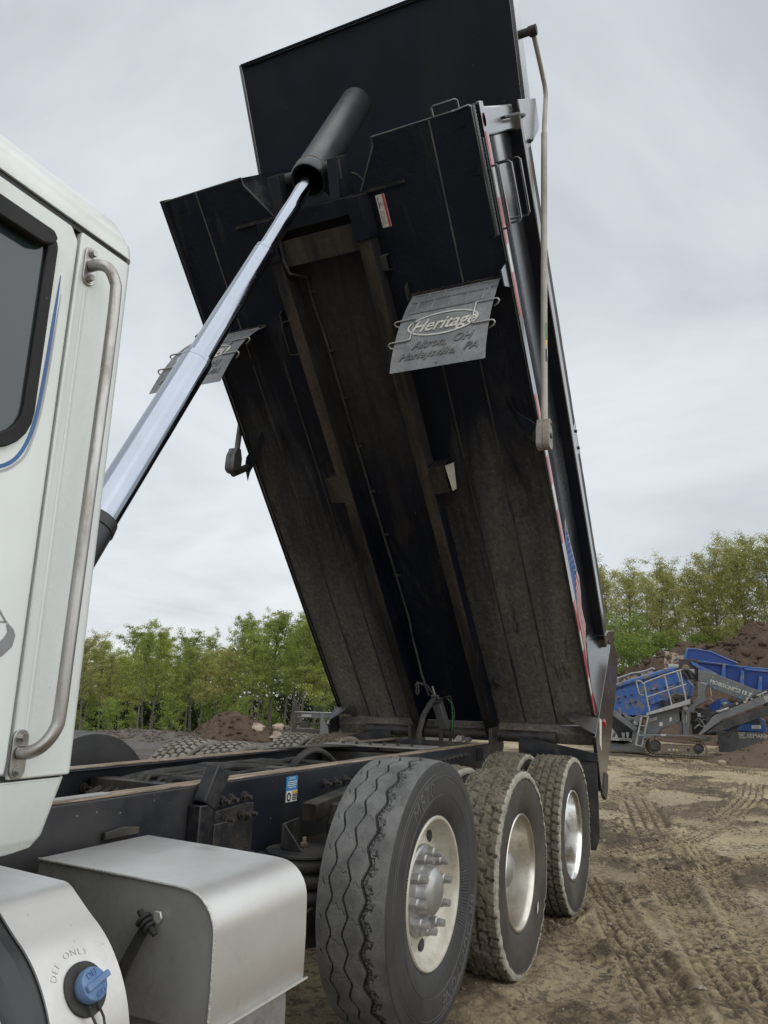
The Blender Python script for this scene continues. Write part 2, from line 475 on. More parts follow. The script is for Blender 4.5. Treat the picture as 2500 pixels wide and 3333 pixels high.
M['armtan'] = pm('tarp_arm_painted', (0.35, 0.335, 0.29), 0.45, dirt=(0.22, 0.20, 0.16), amt=0.42, scale=4, stretch=(1, 1, 0.4))
M['hubtan'] = pm('tarp_hub_cast', (0.27, 0.245, 0.205), 0.5, dirt=(0.16, 0.14, 0.11), amt=0.45, scale=9)
M['capblue'] = pm('cap_blue', (0.085, 0.165, 0.32), 0.42, dirt=(0.22, 0.28, 0.36), amt=0.35, scale=30, bump=0.1, bscale=300)
M['capdark'] = pm('cap_blue_letter', (0.055, 0.11, 0.23), 0.5)
M['green'] = pm('green_hose', (0.03, 0.16, 0.05), 0.4)
M['canmetal'] = pm('actuator_alloy', (0.16, 0.16, 0.165), 0.5, 0.6, dirt=(0.07, 0.06, 0.05), amt=0.45, scale=14)
M['kblue'] = pm('machine_blue', (0.012, 0.095, 0.37), 0.42, dirt=(0.055, 0.13, 0.32), amt=0.48, scale=2.5, soft=0.25, var=0.2, dirt2=(0.16, 0.14, 0.115), amt2=0.34)
M['kbluedeep'] = pm('machine_blue_deep', (0.008, 0.045, 0.24), 0.45, dirt=(0.03, 0.06, 0.18), amt=0.4, scale=3)
M['kgrey'] = pm('machine_grey', (0.100, 0.108, 0.118), 0.5, dirt=(0.20, 0.195, 0.185), amt=0.42, scale=2.5, soft=0.2, var=0.12)
M['kdark'] = pm('machine_dark', (0.022, 0.024, 0.027), 0.6, dirt=(0.09, 0.08, 0.065), amt=0.45, scale=4)
M['galv'] = pm('galvanised', (0.36, 0.365, 0.36), 0.5, 0.3, dirt=(0.24, 0.225, 0.20), amt=0.42, scale=4)
M['track'] = pm('track_steel', (0.16, 0.128, 0.09), 0.75, dirt=(0.22, 0.175, 0.125), amt=0.5, scale=7, bump=0.4, bscale=40)
M['rust'] = pm('rusty_plate', (0.50, 0.46, 0.38), 0.7, dirt=(0.34, 0.15, 0.05), amt=0.5, scale=3, soft=0.1, dirt2=(0.06, 0.04, 0.028), amt2=0.42)
M['soil'] = pm('dark_soil', (0.080, 0.049, 0.031), 0.95, dirt=(0.118, 0.079, 0.053), amt=0.5, scale=0.9, soft=0.2, var=0.35, bump=1.0, bscale=4, bdist=0.25, dirt2=(0.17, 0.135, 0.10), amt2=0.04)
M['sand'] = pm('screened_soil', (0.088, 0.060, 0.040), 0.95, dirt=(0.13, 0.095, 0.063), amt=0.48, scale=1.3, soft=0.2, var=0.2, bump=0.8, bscale=9, bdist=0.05)
M['gravel'] = pm('gravel', (0.135, 0.115, 0.098), 0.95, dirt=(0.10, 0.085, 0.07), amt=0.5, scale=6, var=0.3, bump=1.0, bscale=8, bdist=0.12)
M['rock'] = pm('pale_rock', (0.34, 0.28, 0.21), 0.9, dirt=(0.24, 0.17, 0.11), amt=0.48, scale=4, var=0.15, bump=0.7, bscale=10)
M['bark'] = pm('bark', (0.105, 0.088, 0.070), 0.9, dirt=(0.17, 0.16, 0.135), amt=0.45, scale=3, bump=0.6, bscale=15)


def glass_mat():
    m = bpy.data.materials.new('window_glass'); m.use_nodes = True
    b = m.node_tree.nodes['Principled BSDF']
    b.inputs['Base Color'].default_value = (0.030, 0.042, 0.048, 1)
    b.inputs['Roughness'].default_value = 0.06
    b.inputs['Specular IOR Level'].default_value = 0.55
    b.inputs['Coat Weight'].default_value = 0.3
    return m


M['glass'] = glass_mat()


def leaf_mat(name, c0, c1, c2):
    m = bpy.data.materials.new(name); m.use_nodes = True
    t = m.node_tree
    b = t.nodes['Principled BSDF']
    at = t.nodes.new('ShaderNodeAttribute'); at.attribute_name = 'tone'
    oi = t.nodes.new('ShaderNodeObjectInfo')
    tone = math_(t, 'MULTIPLY_ADD', oi.outputs['Random'], 0.56, math_(t, 'SUBTRACT', at.outputs['Fac'], 0.30), clamp=True)
    r_ = ramp(t, [(0.0, c0), (0.5, c1), (1.0, c2)], tone)
    t.links.new(r_.outputs[0], b.inputs['Base Color'])
    b.inputs['Roughness'].default_value = 0.6
    b.inputs['Specular IOR Level'].default_value = 0.25
    tr = t.nodes.new('ShaderNodeBsdfTranslucent')
    t.links.new(r_.outputs[0], tr.inputs[0])
    mx_ = t.nodes.new('ShaderNodeMixShader'); mx_.inputs[0].default_value = 0.48
    out = t.nodes['Material Output']
    t.links.new(b.outputs[0], mx_.inputs[1]); t.links.new(tr.outputs[0], mx_.inputs[2])
    t.links.new(mx_.outputs[0], out.inputs[0])
    return m


M['leaf'] = leaf_mat('spring_leaves', (0.165, 0.205, 0.044), (0.32, 0.375, 0.085), (0.49, 0.52, 0.145))
M['leafolive'] = leaf_mat('olive_leaves', (0.23, 0.24, 0.070), (0.38, 0.38, 0.118), (0.52, 0.50, 0.185))
M['leafdark'] = leaf_mat('wood_shade_leaves', (0.030, 0.042, 0.014), (0.048, 0.066, 0.020), (0.072, 0.095, 0.028))  # leaf colour darkened to stand in for shade between the trees
M['leafbright'] = leaf_mat('fresh_leaves', (0.13, 0.20, 0.034), (0.24, 0.33, 0.06), (0.37, 0.44, 0.10))

# ------------------------------------------------------------------ ground
rng = np.random.default_rng(7)
_lat = rng.random((256, 256))


def vnoise(x, y):
    xi = np.floor(x).astype(int); yi = np.floor(y).astype(int)
    fx = x - xi; fy = y - yi
    fx = fx * fx * (3 - 2 * fx); fy = fy * fy * (3 - 2 * fy)
    a = _lat[xi % 256, yi % 256]; b = _lat[(xi + 1) % 256, yi % 256]
    c = _lat[xi % 256, (yi + 1) % 256]; d = _lat[(xi + 1) % 256, (yi + 1) % 256]
    return (a * (1 - fx) + b * fx) * (1 - fy) + (c * (1 - fx) + d * fx) * fy


def fbm(x, y, f, n=4, g=0.5):
    s = 0; a = 1; t = 0
    for i in range(n):
        s = s + a * vnoise(x * f + 17.3 * i, y * f + 9.1 * i); t += a
        a *= g; f *= 2.03
    return s / t


def sstep(a, b, x):
    t = np.clip((x - a) / (b - a), 0, 1)
    return t * t * (3 - 2 * t)


def terrain(x, y):
    "large shape of the site: flat pad, drop to the wood, rise behind the screener"
    dx = x - CAM.x; dy = y - CAM.y
    d = np.hypot(dx, dy); az = np.degrees(np.arctan2(dy, dx))
    left = sstep(13, 24, az)
    z = -left * (sstep(24, 46, d) * 2.2 + sstep(46, 90, d) * 1.0)
    z = z + (1 - left) * sstep(27, 40, d) * 2.6
    return z


TRACKS = [([(4.662, -1.489), (3.057, -1.877), (2.028, -2.107), (1.028, -2.348), (-0.4, -2.7)], .15),
          ([(5.6, -1.80), (4.284, -2.028), (2.848, -2.26), (1.733, -2.395), (0.6, -2.52)], .13),
          ([(1.9, -1.05), (2.659, -1.238), (3.591, -1.539), (4.37, -1.951), (5.46, -2.44), (7.5, -3.3)], .15),
          ([(11.2, -0.40), (9.717, -0.611), (7.425, -1.035), (6.051, -1.303), (5.0, -1.5)], .26),
          ([(6.6, 0.25), (8.972, -0.229), (10.68, -0.578), (12.285, -0.75), (16, -1.3)], .22),
          ([(3.6, -1.15), (2.766, -1.41), (1.798, -1.723), (0.834, -2.008), (-0.5, -2.35)], .14),
          ([(13, -2.25), (10.522, -2.201), (7.796, -1.948), (6.322, -1.691), (5.252, -1.336), (4.4, -0.9)], .20),
          ([(13.6, 4.0), (15.107, 1.058), (15.794, -0.711), (15.3, -2.545), (14, -5)], .30),
          ([(17.0, 4.0), (17.6, 1.0), (17.6, -1.5), (17.0, -5)], .30)]


def track_uv(px, py, path):
    best = np.full(px.shape, 1e9); u = np.zeros(px.shape); v = np.zeros(px.shape)
    # smooth the path
    P = np.array(path, float)
    tt = np.linspace(0, len(P) - 1, (len(P) - 1) * 8 + 1)
    i = np.clip(tt.astype(int), 0, len(P) - 2); f = tt - i
    p0 = P[np.maximum(i - 1, 0)]; p1 = P[i]; p2 = P[i + 1]; p3 = P[np.minimum(i + 2, len(P) - 1)]
    f = f[:, None]
    Q = 0.5 * (2 * p1 + (p2 - p0) * f + (2 * p0 - 5 * p1 + 4 * p2 - p3) * f ** 2 + (3 * p1 - p0 - 3 * p2 + p3) * f ** 3)
    acc = 0.0
    for a, b in zip(Q[:-1], Q[1:]):
        e = b - a; l = np.hypot(*e); e = e / l
        t = np.clip((px - a[0]) * e[0] + (py - a[1]) * e[1], 0, l)
        qx = a[0] + e[0] * t; qy = a[1] + e[1] * t
        d = np.hypot(px - qx, py - qy)
        k = d < best
        best = np.where(k, d, best)
        u = np.where(k, acc + t, u)
        v = np.where(k, (px - a[0]) * (-e[1]) + (py - a[1]) * e[0], v)
        acc += l
    return best, u, v


def grow(a, b, step0, fac):
    out = [a]; s = step0
    while (b > a and out[-1] < b) or (b < a and out[-1] > b):
        out.append(out[-1] + (s if b > a else -s)); s *= fac
    return out


xs = grow(-3.2, -320, 0.08, 1.17)[::-1][:-1] + list(np.arange(-3.2, 6.0, 0.022)) + list(np.arange(6.0, 12, 0.04)) + list(np.arange(12, 26, 0.10)) + grow(26, 420, 0.16, 1.10)
ys = grow(-4.4, -320, 0.06, 1.15)[::-1][:-1] + list(np.arange(-4.4, -0.6, 0.022)) + list(np.arange(-0.6, 2.4, 0.05)) + grow(2.4, 340, 0.07, 1.10)
xs = np.array(xs); ys = np.array(ys)
GX, GY = np.meshgrid(xs, ys, indexing='ij')
near = np.exp(-np.maximum(np.hypot(GX - 4, GY + 1.5) - 16, 0) / 12)
z = terrain(GX, GY)
z += (fbm(GX, GY, 0.25, 3) - 0.5) * 0.10 * np.minimum(1, 0.4 + near) * 1.0
med = fbm(GX, GY, 1.6, 4)
patch = sstep(0.47, 0.60, fbm(GX + 31, GY + 11, 0.9, 4, 0.55))      # churned, crumbly areas
fine = fbm(GX * 0.6, GY, 9.0, 4, 0.6)
crumb = np.abs(fbm(GX + 3, GY * 1.1 + 5, 14.0, 3, 0.6) - 0.5) * 2
z += near * ((med - 0.5) * 0.045 + (fine - 0.5) * 0.016)
z += near * patch * (0.008 + crumb * 0.034 + (fbm(GX, GY, 5.0, 3) - 0.45) * 0.030)
wet = patch * (0.35 + 0.65 * sstep(0.25, 0.6, fine)) + 0.25 * sstep(0.55, 0.75, med)
inner = (GX > -3.2) & (GX < 22) & (GY > -6) & (GY < 6)
for path, hw in TRACKS:
    sub = inner & (np.abs(GX - np.mean([p[0] for p in path])) < 9)
    px = GX[sub]; py = GY[sub]
    d, u, v = track_uv(px, py, path)
    w = sstep(hw + 0.03, hw - 0.02, d)
    edge = np.exp(-((d - hw - 0.035) / 0.035) ** 2)
    wob = fbm(px, py, 6, 2)
    lug = 0.5 + 0.5 * np.sin(2 * np.pi * (u / 0.062 + np.abs(v) * 5.0 + wob * 0.5))
    rib = np.abs(np.sin(np.pi * (v + hw) / (2 * hw) * 4))
    depth = -0.034 + 0.024 * sstep(0.35, 0.65, lug) * sstep(0.25, 0.55, rib)
    fade = sstep(0.33, 0.50, fbm(px + 5, py, 0.8, 3)) * 0.5 + 0.5
    z[sub] = z[sub] * (1 - w * 0.55 * fade) + fade * (w * depth + edge * 0.022 * (0.4 + wob))
    wt = wet[sub]
    wt = wt * (1 - w * 0.8 * fade) + w * fade * 0.95 * (1 - sstep(0.3, 0.6, lug) * sstep(0.2, 0.5, rib))
    wet[sub] = wt
# smooth trodden mud flats and shallow dried puddle
for (cx_, cy_, ra, rb) in ((10.0, -1.2, 1.1, 0.38), (12.4, 0.35, 1.5, 0.35), (7.4, -0.55, 0.5, 0.3)):
    e = ((GX - cx_) / ra) ** 2 + ((GY - cy_) / rb) ** 2 + (med - 0.5) * 1.5
    k = sstep(1.1, 0.75, e)
    z = z * (1 - k) + k * (-0.012)
    wet = wet * (1 - k) - k * 0.35
# mud squeezed up beside the tyres
for tx in (1.16, 2.54):
    for ty in (-1.08, 1.08):
        e = np.hypot((GX - tx) / 0.42, (GY - ty) / 0.26)
        z += np.exp(-((e - 1) / 0.25) ** 2) * 0.03 * (0.5 + med)
nx, ny = GX.shape
me = bpy.data.meshes.new('ground')
V = np.stack([GX, GY, z], -1).reshape(-1, 3)
ii, jj = np.meshgrid(np.arange(nx - 1), np.arange(ny - 1), indexing='ij')
a = (ii * ny + jj).ravel()
F = np.stack([a, a + ny, a + ny + 1, a + 1], 1)
me.vertices.add(len(V)); me.vertices.foreach_set('co', V.ravel())
me.loops.add(F.size); me.loops.foreach_set('vertex_index', F.ravel().astype(np.int32))
me.polygons.add(len(F)); me.polygons.foreach_set('loop_start', np.arange(0, F.size, 4, dtype=np.int32))
me.polygons.foreach_set('use_smooth', np.ones(len(F), bool))
at = me.attributes.new('wet', 'FLOAT', 'POINT')
at.data.foreach_set('value', wet.ravel().astype(np.float32))
me.update(); me.validate()
gz = z


def ground_mat():
    m = bpy.data.materials.new('mud_ground'); m.use_nodes = True
    t = m.node_tree; b = t.nodes['Principled BSDF']
    tcn = t.nodes.new('ShaderNodeTexCoord'); vec = tcn.outputs['Object']

    def noise(s, d=6, r=0.6):
        n = t.nodes.new('ShaderNodeTexNoise'); n.inputs['Scale'].default_value = s
        n.inputs['Detail'].default_value = d; n.inputs['Roughness'].default_value = r
        t.links.new(vec, n.inputs[0]); return n.outputs['Fac']
    at_ = t.nodes.new('ShaderNodeAttribute'); at_.attribute_name = 'wet'
    w = math_(t, 'ADD', at_.outputs['Fac'], math_(t, 'MULTIPLY_ADD', noise(24, 9, 0.75), 1.5, -0.75))
    w = math_(t, 'ADD', w, math_(t, 'MULTIPLY_ADD', noise(1.1, 4, 0.6), 0.8, -0.4))
    col = ramp(t, [(0.0, (0.49, 0.395, 0.235)), (0.35, (0.40, 0.318, 0.182)), (0.65, (0.22, 0.164, 0.088)), (1.0, (0.080, 0.058, 0.034))], w).outputs[0]
    col = mixc(t, ramp(t, [(0.42, 0.0), (0.66, 0.55)], noise(0.35, 4)).outputs[0], col, (0.28, 0.21, 0.130))
    crk = t.nodes.new('ShaderNodeTexNoise'); crk.noise_dimensions = '3D'; crk.inputs['Scale'].default_value = 17; crk.inputs['Detail'].default_value = 6; crk.inputs['Roughness'].default_value = 0.72; crk.inputs['Distortion'].default_value = 0.6
    t.links.new(vec, crk.inputs[0])
    dk = ramp(t, [(0.505, 0.0), (0.575, 0.88)], crk.outputs['Fac']).outputs[0]
    dk = math_(t, 'MULTIPLY', dk, ramp(t, [(0.35, 0.15), (0.62, 1.0)], noise(1.6, 5)).outputs[0])
    col = mixc(t, dk, col, (0.080, 0.060, 0.038))
    lt_ = ramp(t, [(0.60, 0.0), (0.70, 0.6)], noise(60, 5, 0.7)).outputs[0]
    col = mixc(t, lt_, col, (0.46, 0.37, 0.225))
    # farther off the site turns to dark leaf litter under the trees
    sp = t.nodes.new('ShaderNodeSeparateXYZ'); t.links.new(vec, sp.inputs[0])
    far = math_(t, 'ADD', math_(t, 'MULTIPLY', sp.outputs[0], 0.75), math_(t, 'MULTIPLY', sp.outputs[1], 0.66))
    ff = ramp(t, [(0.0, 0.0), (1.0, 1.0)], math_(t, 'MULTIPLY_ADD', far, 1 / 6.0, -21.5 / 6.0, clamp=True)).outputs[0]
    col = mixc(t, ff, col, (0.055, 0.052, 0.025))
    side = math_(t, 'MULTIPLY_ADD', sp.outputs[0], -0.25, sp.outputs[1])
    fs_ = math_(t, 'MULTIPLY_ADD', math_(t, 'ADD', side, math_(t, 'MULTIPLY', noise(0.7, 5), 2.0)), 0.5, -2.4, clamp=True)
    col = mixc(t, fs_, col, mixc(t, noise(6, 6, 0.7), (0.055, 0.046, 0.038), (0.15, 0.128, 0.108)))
    t.links.new(col, b.inputs['Base Color'])
    t.links.new(ramp(t, [(0.0, 0.62), (0.5, 0.86)], w).outputs[0], b.inputs['Roughness'])
    bp_ = t.nodes.new('ShaderNodeBump'); bp_.inputs['Strength'].default_value = 0.9; bp_.inputs['Distance'].default_value = 0.05
    hgt = math_(t, 'ADD', math_(t, 'SUBTRACT', noise(38, 9, 0.72), math_(t, 'MULTIPLY', dk, 0.35)), math_(t, 'MULTIPLY', noise(9, 6, 0.65), 1.4))
    t.links.new(hgt, bp_.inputs['Height']); t.links.new(bp_.outputs[0], b.inputs['Normal'])
    return m


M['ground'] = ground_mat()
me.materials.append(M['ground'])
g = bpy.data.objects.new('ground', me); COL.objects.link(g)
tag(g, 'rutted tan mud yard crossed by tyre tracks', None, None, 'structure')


def gh(x, y):
    i = np.clip(np.searchsorted(xs, x), 0, nx - 1); j = np.clip(np.searchsorted(ys, y), 0, ny - 1)
    return float(gz[i, j])


# loose clods lying on the mud: nobody could count them
rnd = random.Random(3)


def lump(m, c, r, seed, flat=0.7, n1_=5, n2_=7, mi=0):
    q = random.Random(seed); vs_ = []; fs_ = []
    for i in range(n1_ + 1):
        ph = math.pi * i / n1_
        for j in range(n2_):
            th_ = 2 * math.pi * j / n2_
            k = r * (0.72 + 0.5 * q.random())
            vs_.append((c[0] + k * math.sin(ph) * math.cos(th_), c[1] + k * math.sin(ph) * math.sin(th_), c[2] + k * flat * math.cos(ph)))
    for i in range(n1_):
        for j in range(n2_):
            fs_.append((i * n2_ + j, (i + 1) * n2_ + j, (i + 1) * n2_ + (j + 1) % n2_, i * n2_ + (j + 1) % n2_))
    m.add(vs_, fs_, mi)


clod = MB()
k = 0
while k < 2600:
    x = rnd.uniform(-0.5, 12); y = rnd.uniform(-4.2, 0.6)
    j = (int(np.searchsorted(xs, x)), int(np.searchsorted(ys, y)))
    if wet[j] < 0.25 and rnd.random() > 0.12:
        k += 0.2; continue
    r_ = rnd.choice([0.004, 0.006, 0.006, 0.009, 0.012, 0.018]) * rnd.uniform(0.7, 1.3)
    lump(clod, (x, y, gh(x, y) + r_ * 0.2), r_, k * 7 + int(x * 1e4), 0.6, 3, 5)
    k += 1
M['clod'] = pm('mud_clods', (0.15, 0.115, 0.076), 0.9, dirt=(0.085, 0.065, 0.045), amt=0.5, scale=5, var=0.25, bump=0.5, bscale=50)
tag(clod.build('mud', M['clod'], sharp=80, recalc=False), 'loose crumbs of mud scattered over the ruts', 'mud', None, 'stuff')


pb = MB()
for k in range(420):
    x = rnd.uniform(0.2, 14); y = rnd.uniform(-4.0, 0.4)
    r_ = rnd.choice([0.005, 0.007, 0.010, 0.016]) * rnd.uniform(0.7, 1.3)
    lump(pb, (x, y, gh(x, y) + r_ * 0.25), r_, k * 13 + 5, 0.65, 4, 6)
M['pebble'] = pm('pebbles', (0.30, 0.27, 0.22), 0.85, dirt=(0.20, 0.165, 0.12), amt=0.5, scale=9, var=0.3)
tag(pb.build('gravel', M['pebble'], sharp=40, recalc=False), 'small loose stones scattered on the mud', 'gravel', None, 'stuff')

# ------------------------------------------------------------------ heaps
def heap(name, x0, x1, y0, y1, step, hf, mat_, label, cat='dirt pile', rough=0.25, rf=1.2, lumps=(0, 0.05)):
    X, Y = np.meshgrid(np.arange(x0, x1, step), np.arange(y0, y1, step), indexing='ij')
    h = hf(X, Y)
    tz = terrain(X, Y)
    lumpy = (fbm(X, Y, rf, 5, 0.6) - 0.5) * rough * 2 * np.clip(h * 2, 0, 1)
    rid = np.abs(fbm(X + 9, Y, rf * 2.5, 3, 0.6) - 0.5) * rough * 1.3 * np.clip(h * 2, 0, 1)
    Z = tz + np.where(h > 0.0, h + lumpy + rid, -0.4)
    n0, n1_ = X.shape
    keep = np.zeros(X.shape, bool); keep[h > -0.05] = True
    a_ = (np.arange(n0 - 1)[:, None] * n1_ + np.arange(n1_ - 1)[None, :])
    kk = keep[:-1, :-1] & keep[1:, :-1] & keep[1:, 1:] & keep[:-1, 1:]
    a_ = a_[kk]
    F_ = np.stack([a_, a_ + n1_, a_ + n1_ + 1, a_ + 1], 1)
    used = np.unique(F_); mp_ = -np.ones(n0 * n1_, int); mp_[used] = np.arange(len(used))
    V_ = np.stack([X, Y, Z], -1).reshape(-1, 3)[used]
    m = MB(); m.v = [tuple(p) for p in V_.tolist()]; m.f = [tuple(f) for f in mp_[F_].tolist()]; m.m = [0] * len(m.f)
    ql = random.Random(len(m.v))
    base_ = len(V_)
    for k_ in range(lumps[0]):
        p_ = V_[ql.randrange(base_)]
        r_ = lumps[1] * ql.choice([0.4, 0.5, 0.7, 1.0, 1.6]) * ql.uniform(0.7, 1.2)
        lump(m, (p_[0], p_[1], p_[2] + r_ * 0.2), r_, ql.randrange(10 ** 7), 0.7, 4, 6)
    return tag(m.build(name, mat_, sharp=180, recalc=False), label, cat)


ridge_y = [3.6, 2.78, 1.79, 0.33, -1.41, -2.33, -3.1, -5.0, -9.0, -13.0, -16.0]
ridge_z = [0.25, 0.7, 1.05, 1.9, 2.4, 2.75, 2.95, 3.3, 3.5, 3.0, 1.0]


def hf_mound(X, Y):
    top = np.interp(-Y, [-v for v in ridge_y], ridge_z, left=0, right=0)
    prof = sstep(24.5, 30.2, X) * sstep(36, 31, X)
    return top * prof - 0.06


heap('dirt_mound', 24, 37, -16, 4.4, 0.14, hf_mound, M['soil'], 'long heap of dark brown excavated soil rising behind the blue screening machine', 'dirt mound', 0.62, 0.8, (2200, 0.10))


def cone(cx_, cy_, r, h, sx=1.0, sy=1.0, p=1.15):
    return lambda X, Y: h * np.clip(1 - np.hypot((X - cx_) / sx, (Y - cy_) / sy) / r, -0.1, 1) ** 1 if p == 1 else h * (np.clip(1 - np.hypot((X - cx_) / sx, (Y - cy_) / sy) / r, 0, 1) ** p) - 0.02


heap('soil_pile', 17.2, 20.6, -4.6, -0.6, 0.06, cone(18.7, -2.75, 1.5, 0.66, 0.85, 1.15, 1.05), M['sand'], 'low brown pile of sieved soil under the black conveyor of the screening machine', 'soil pile', 0.05, 2.5, (250, 0.025))
heap('dirt_pile', 14.0, 18.6, 8.9, 14.0, 0.07, cone(16.2, 11.7, 1.35, 0.86, 1.0, 1.15, 0.9), M['soil'], 'dark brown dirt pile beyond the far wheels, in front of the wood', 'dirt pile', 0.22, 1.8, (700, 0.045))
heap('gravel_bank', 12.0, 17.5, 11.8, 16.8, 0.08, cone(14.6, 13.7, 2.4, 0.24, 1.0, 1.2, 0.9), M['gravel'], 'low grey gravel bank just behind the far front tyre', 'gravel bank', 0.14, 2.4, (900, 0.045))
heap('rubble_bank', 16.2, 20.0, 7.6, 10.8, 0.07, cone(16.9, 9.9, 1.5, 0.42, 1.0, 1.1, 0.9), M['gravel'], 'low stony bank between the dirt pile and the fork carriage', 'rubble bank', 0.15, 2.2, (350, 0.06))
ROCKS = [((16.1, 10.85, 0.30), 0.26, 'tan squarish boulder resting on the right flank of the dirt pile'),
         ((16.5, 10.35, 0.36), 0.20, 'small brown boulder beside the squarish one on the dirt pile'),
         ((16.2, 10.15, 0.12), 0.22, 'pale flat stone at the foot of the dirt pile'),
         ((16.6, 9.75, 0.20), 0.20, 'pale broken stone on the stony bank nearest the dirt pile'),
         ((16.9, 9.35, 0.20), 0.16, 'small pale stone on the stony bank near the fork carriage'),
         ((26.5, 2.3, 0.75), 0.32, 'pale boulder at the low end of the dark soil heap'),
         ((26.3, 1.55, 0.95), 0.24, 'smaller pale boulder above the screen deck, on the soil heap'),
         ((28.2, 0.35, 2.35), 0.22, 'cream stone on the crest of the soil heap over the rusty plate'),
         ((17.5, -1.6, 0.06), 0.10, 'pale angular slab lying in front of the sieved soil pile'),
         ((17.3, -0.25, 0.03), 0.08, 'flat pale stone in front of the steel crawler track'),
         ((16.6, 0.55, 0.05), 0.07, 'small white stone on the mud before the screening machine')]
for c_, r_, lb in ROCKS:
    mb = MB(); lump(mb, c_, r_, int(c_[0] * 977 + c_[1] * 131), 0.72, 6, 8)
    z0 = float(terrain(np.array(c_[0]), np.array(c_[1])))
    mb.v = [(a_, b_, d_ + min(z0, 0)) for a_, b_, d_ in mb.v]
    tag(mb.build('rock', M['rock'], sharp=25, recalc=False), lb, 'rock', 'pale stones on the heaps and the mud')
# dry straw litter in front of the pile
st = MB()
for i in range(700):
    x = rnd.uniform(16.2, 17.5); y = rnd.uniform(-3.6, -1.2); a_ = rnd.uniform(0, math.pi); l_ = rnd.uniform(0.05, 0.16)
    z0 = gh(x, y) + 0.01
    st.add([(x, y, z0), (x + 0.012, y, z0), (x + l_ * math.cos(a_), y + l_ * math.sin(a_), z0 + rnd.uniform(0.01, 0.09))], [(0, 1, 2)])
M['straw'] = pm('straw', (0.30, 0.26, 0.15), 0.9)
tag(st.build('grass', M['straw'], recalc=False), 'strip of dry pale grass at the foot of the soil pile', 'grass', None, 'stuff')

# ------------------------------------------------------------------ the dump truck
truck = tag(empty('dump_truck'), 'white dump truck with its black dump bed raised high over muddy rear wheels', 'dump truck')


def np_mesh(name, V_, F_, mats, mi):
    me_ = bpy.data.meshes.new(name)
    me_.vertices.add(len(V_)); me_.vertices.foreach_set('co', np.asarray(V_, float).ravel())
    me_.loops.add(F_.size); me_.loops.foreach_set('vertex_index', F_.ravel().astype(np.int32))
    me_.polygons.add(len(F_)); me_.polygons.foreach_set('loop_start', np.arange(0, F_.size, F_.shape[1], dtype=np.int32))
    for m in mats:
        me_.materials.append(m)
    me_.polygons.foreach_set('material_index', np.asarray(mi, np.int32))
    me_.polygons.foreach_set('use_smooth', np.ones(len(F_), bool))
    me_.update(); me_.validate()
    return me_


def tri_wave(t):
    return 2 * np.abs(2 * (t - np.floor(t + 0.5))) - 1


def tyre(name, Rc, Rs, W, rr, nu, nv, pattern, mats, fins=0, mudfn=None):
    "axis along local Y, outer side at -Y; Rc crown radius, Rs shoulder radius"
    hw = W / 2
    half = [(0.66, rr - 0.012), (0.78, rr - 0.002), (0.84, rr + 0.010), (0.90, rr + 0.026), (0.955, rr + 0.052), (0.985, rr + 0.080), (1.0, rr + 0.11),
            (1.0, rr + 0.135), (0.992, rr + 0.155), (0.992, rr + 0.157), (0.985, rr + 0.162), (0.985, rr + 0.172), (0.978, rr + 0.176), (0.972, Rs - 0.034), (0.966, Rs - 0.030), (0.960, Rs - 0.016), (0.945, Rs - 0.004), (0.93, Rs)]
    ns = len(half)
    vt = np.linspace(-0.925, 0.925, nv)
    yy = [-a_ * hw for a_, _ in half] + list(vt * hw) + [a_ * hw for a_, _ in half[::-1]]
    rr_ = [b_ for _, b_ in half] + list(Rc - (Rc - Rs) * (np.abs(vt) / 0.925) ** 2.4) + [b_ for _, b_ in half[::-1]]
    yy = np.array(yy); rr_ = np.array(rr_); nc = len(yy)
    ang = np.linspace(0, 2 * np.pi, nu, endpoint=False)
    Rg = np.repeat(rr_[None, :], nu, 0); Yg = np.repeat(yy[None, :], nu, 0)
    U, Vv = np.meshgrid(ang, vt, indexing='ij')
    dep = pattern(U, Vv)
    Rg[:, ns:ns + nv] -= dep
    if fins:
        prof_r = np.array([b_ for _, b_ in half])
        sel = np.where((prof_r > rr + 0.02) & (prof_r < rr + 0.06))[0]
        wv = (np.abs(tri_wave(ang * fins / (2 * np.pi))) > 0.75)
        for k_ in sel:
            Yg[:, k_] += wv * 0.003
    if mudfn is not None:
        Rg, Yg = mudfn(ang, Rg, Yg, ns, nv)
    X = Rg * np.cos(ang)[:, None]; Z = Rg * np.sin(ang)[:, None]
    V_ = np.stack([X, Yg, Z], -1).reshape(-1, 3)
    i_, j_ = np.meshgrid(np.arange(nu), np.arange(nc - 1), indexing='ij')
    a_ = i_ * nc + j_; b_ = ((i_ + 1) % nu) * nc + j_
    F_ = np.stack([a_, b_, b_ + 1, a_ + 1], -1).reshape(-1, 4)
    jm = np.repeat(np.arange(nc - 1)[None, :], nu, 0)
    mi = np.zeros((nu, nc - 1), int)
    tr_ = (jm >= ns - 1) & (jm < ns + nv)
    mi[tr_] = 1
    shp = (jm == ns - 2) | (jm == ns + nv) | (jm == ns - 3) | (jm == ns + nv + 1)
    if len(mats) > 3:
        shp = ((jm >= ns - 4) & (jm <= ns)) | ((jm >= ns + nv - 1) & (jm <= ns + nv + 3))
        mi[shp] = 3
    dmid = np.zeros((nu, nc - 1)); dmid[:, ns:ns + nv - 1] = (dep[:, 1:] + dep[:, :-1]) / 2
    mi[(dmid > 0.0045) & tr_] = 2
    return np_mesh(name, V_, F_, mats, mi.ravel()), half, hw


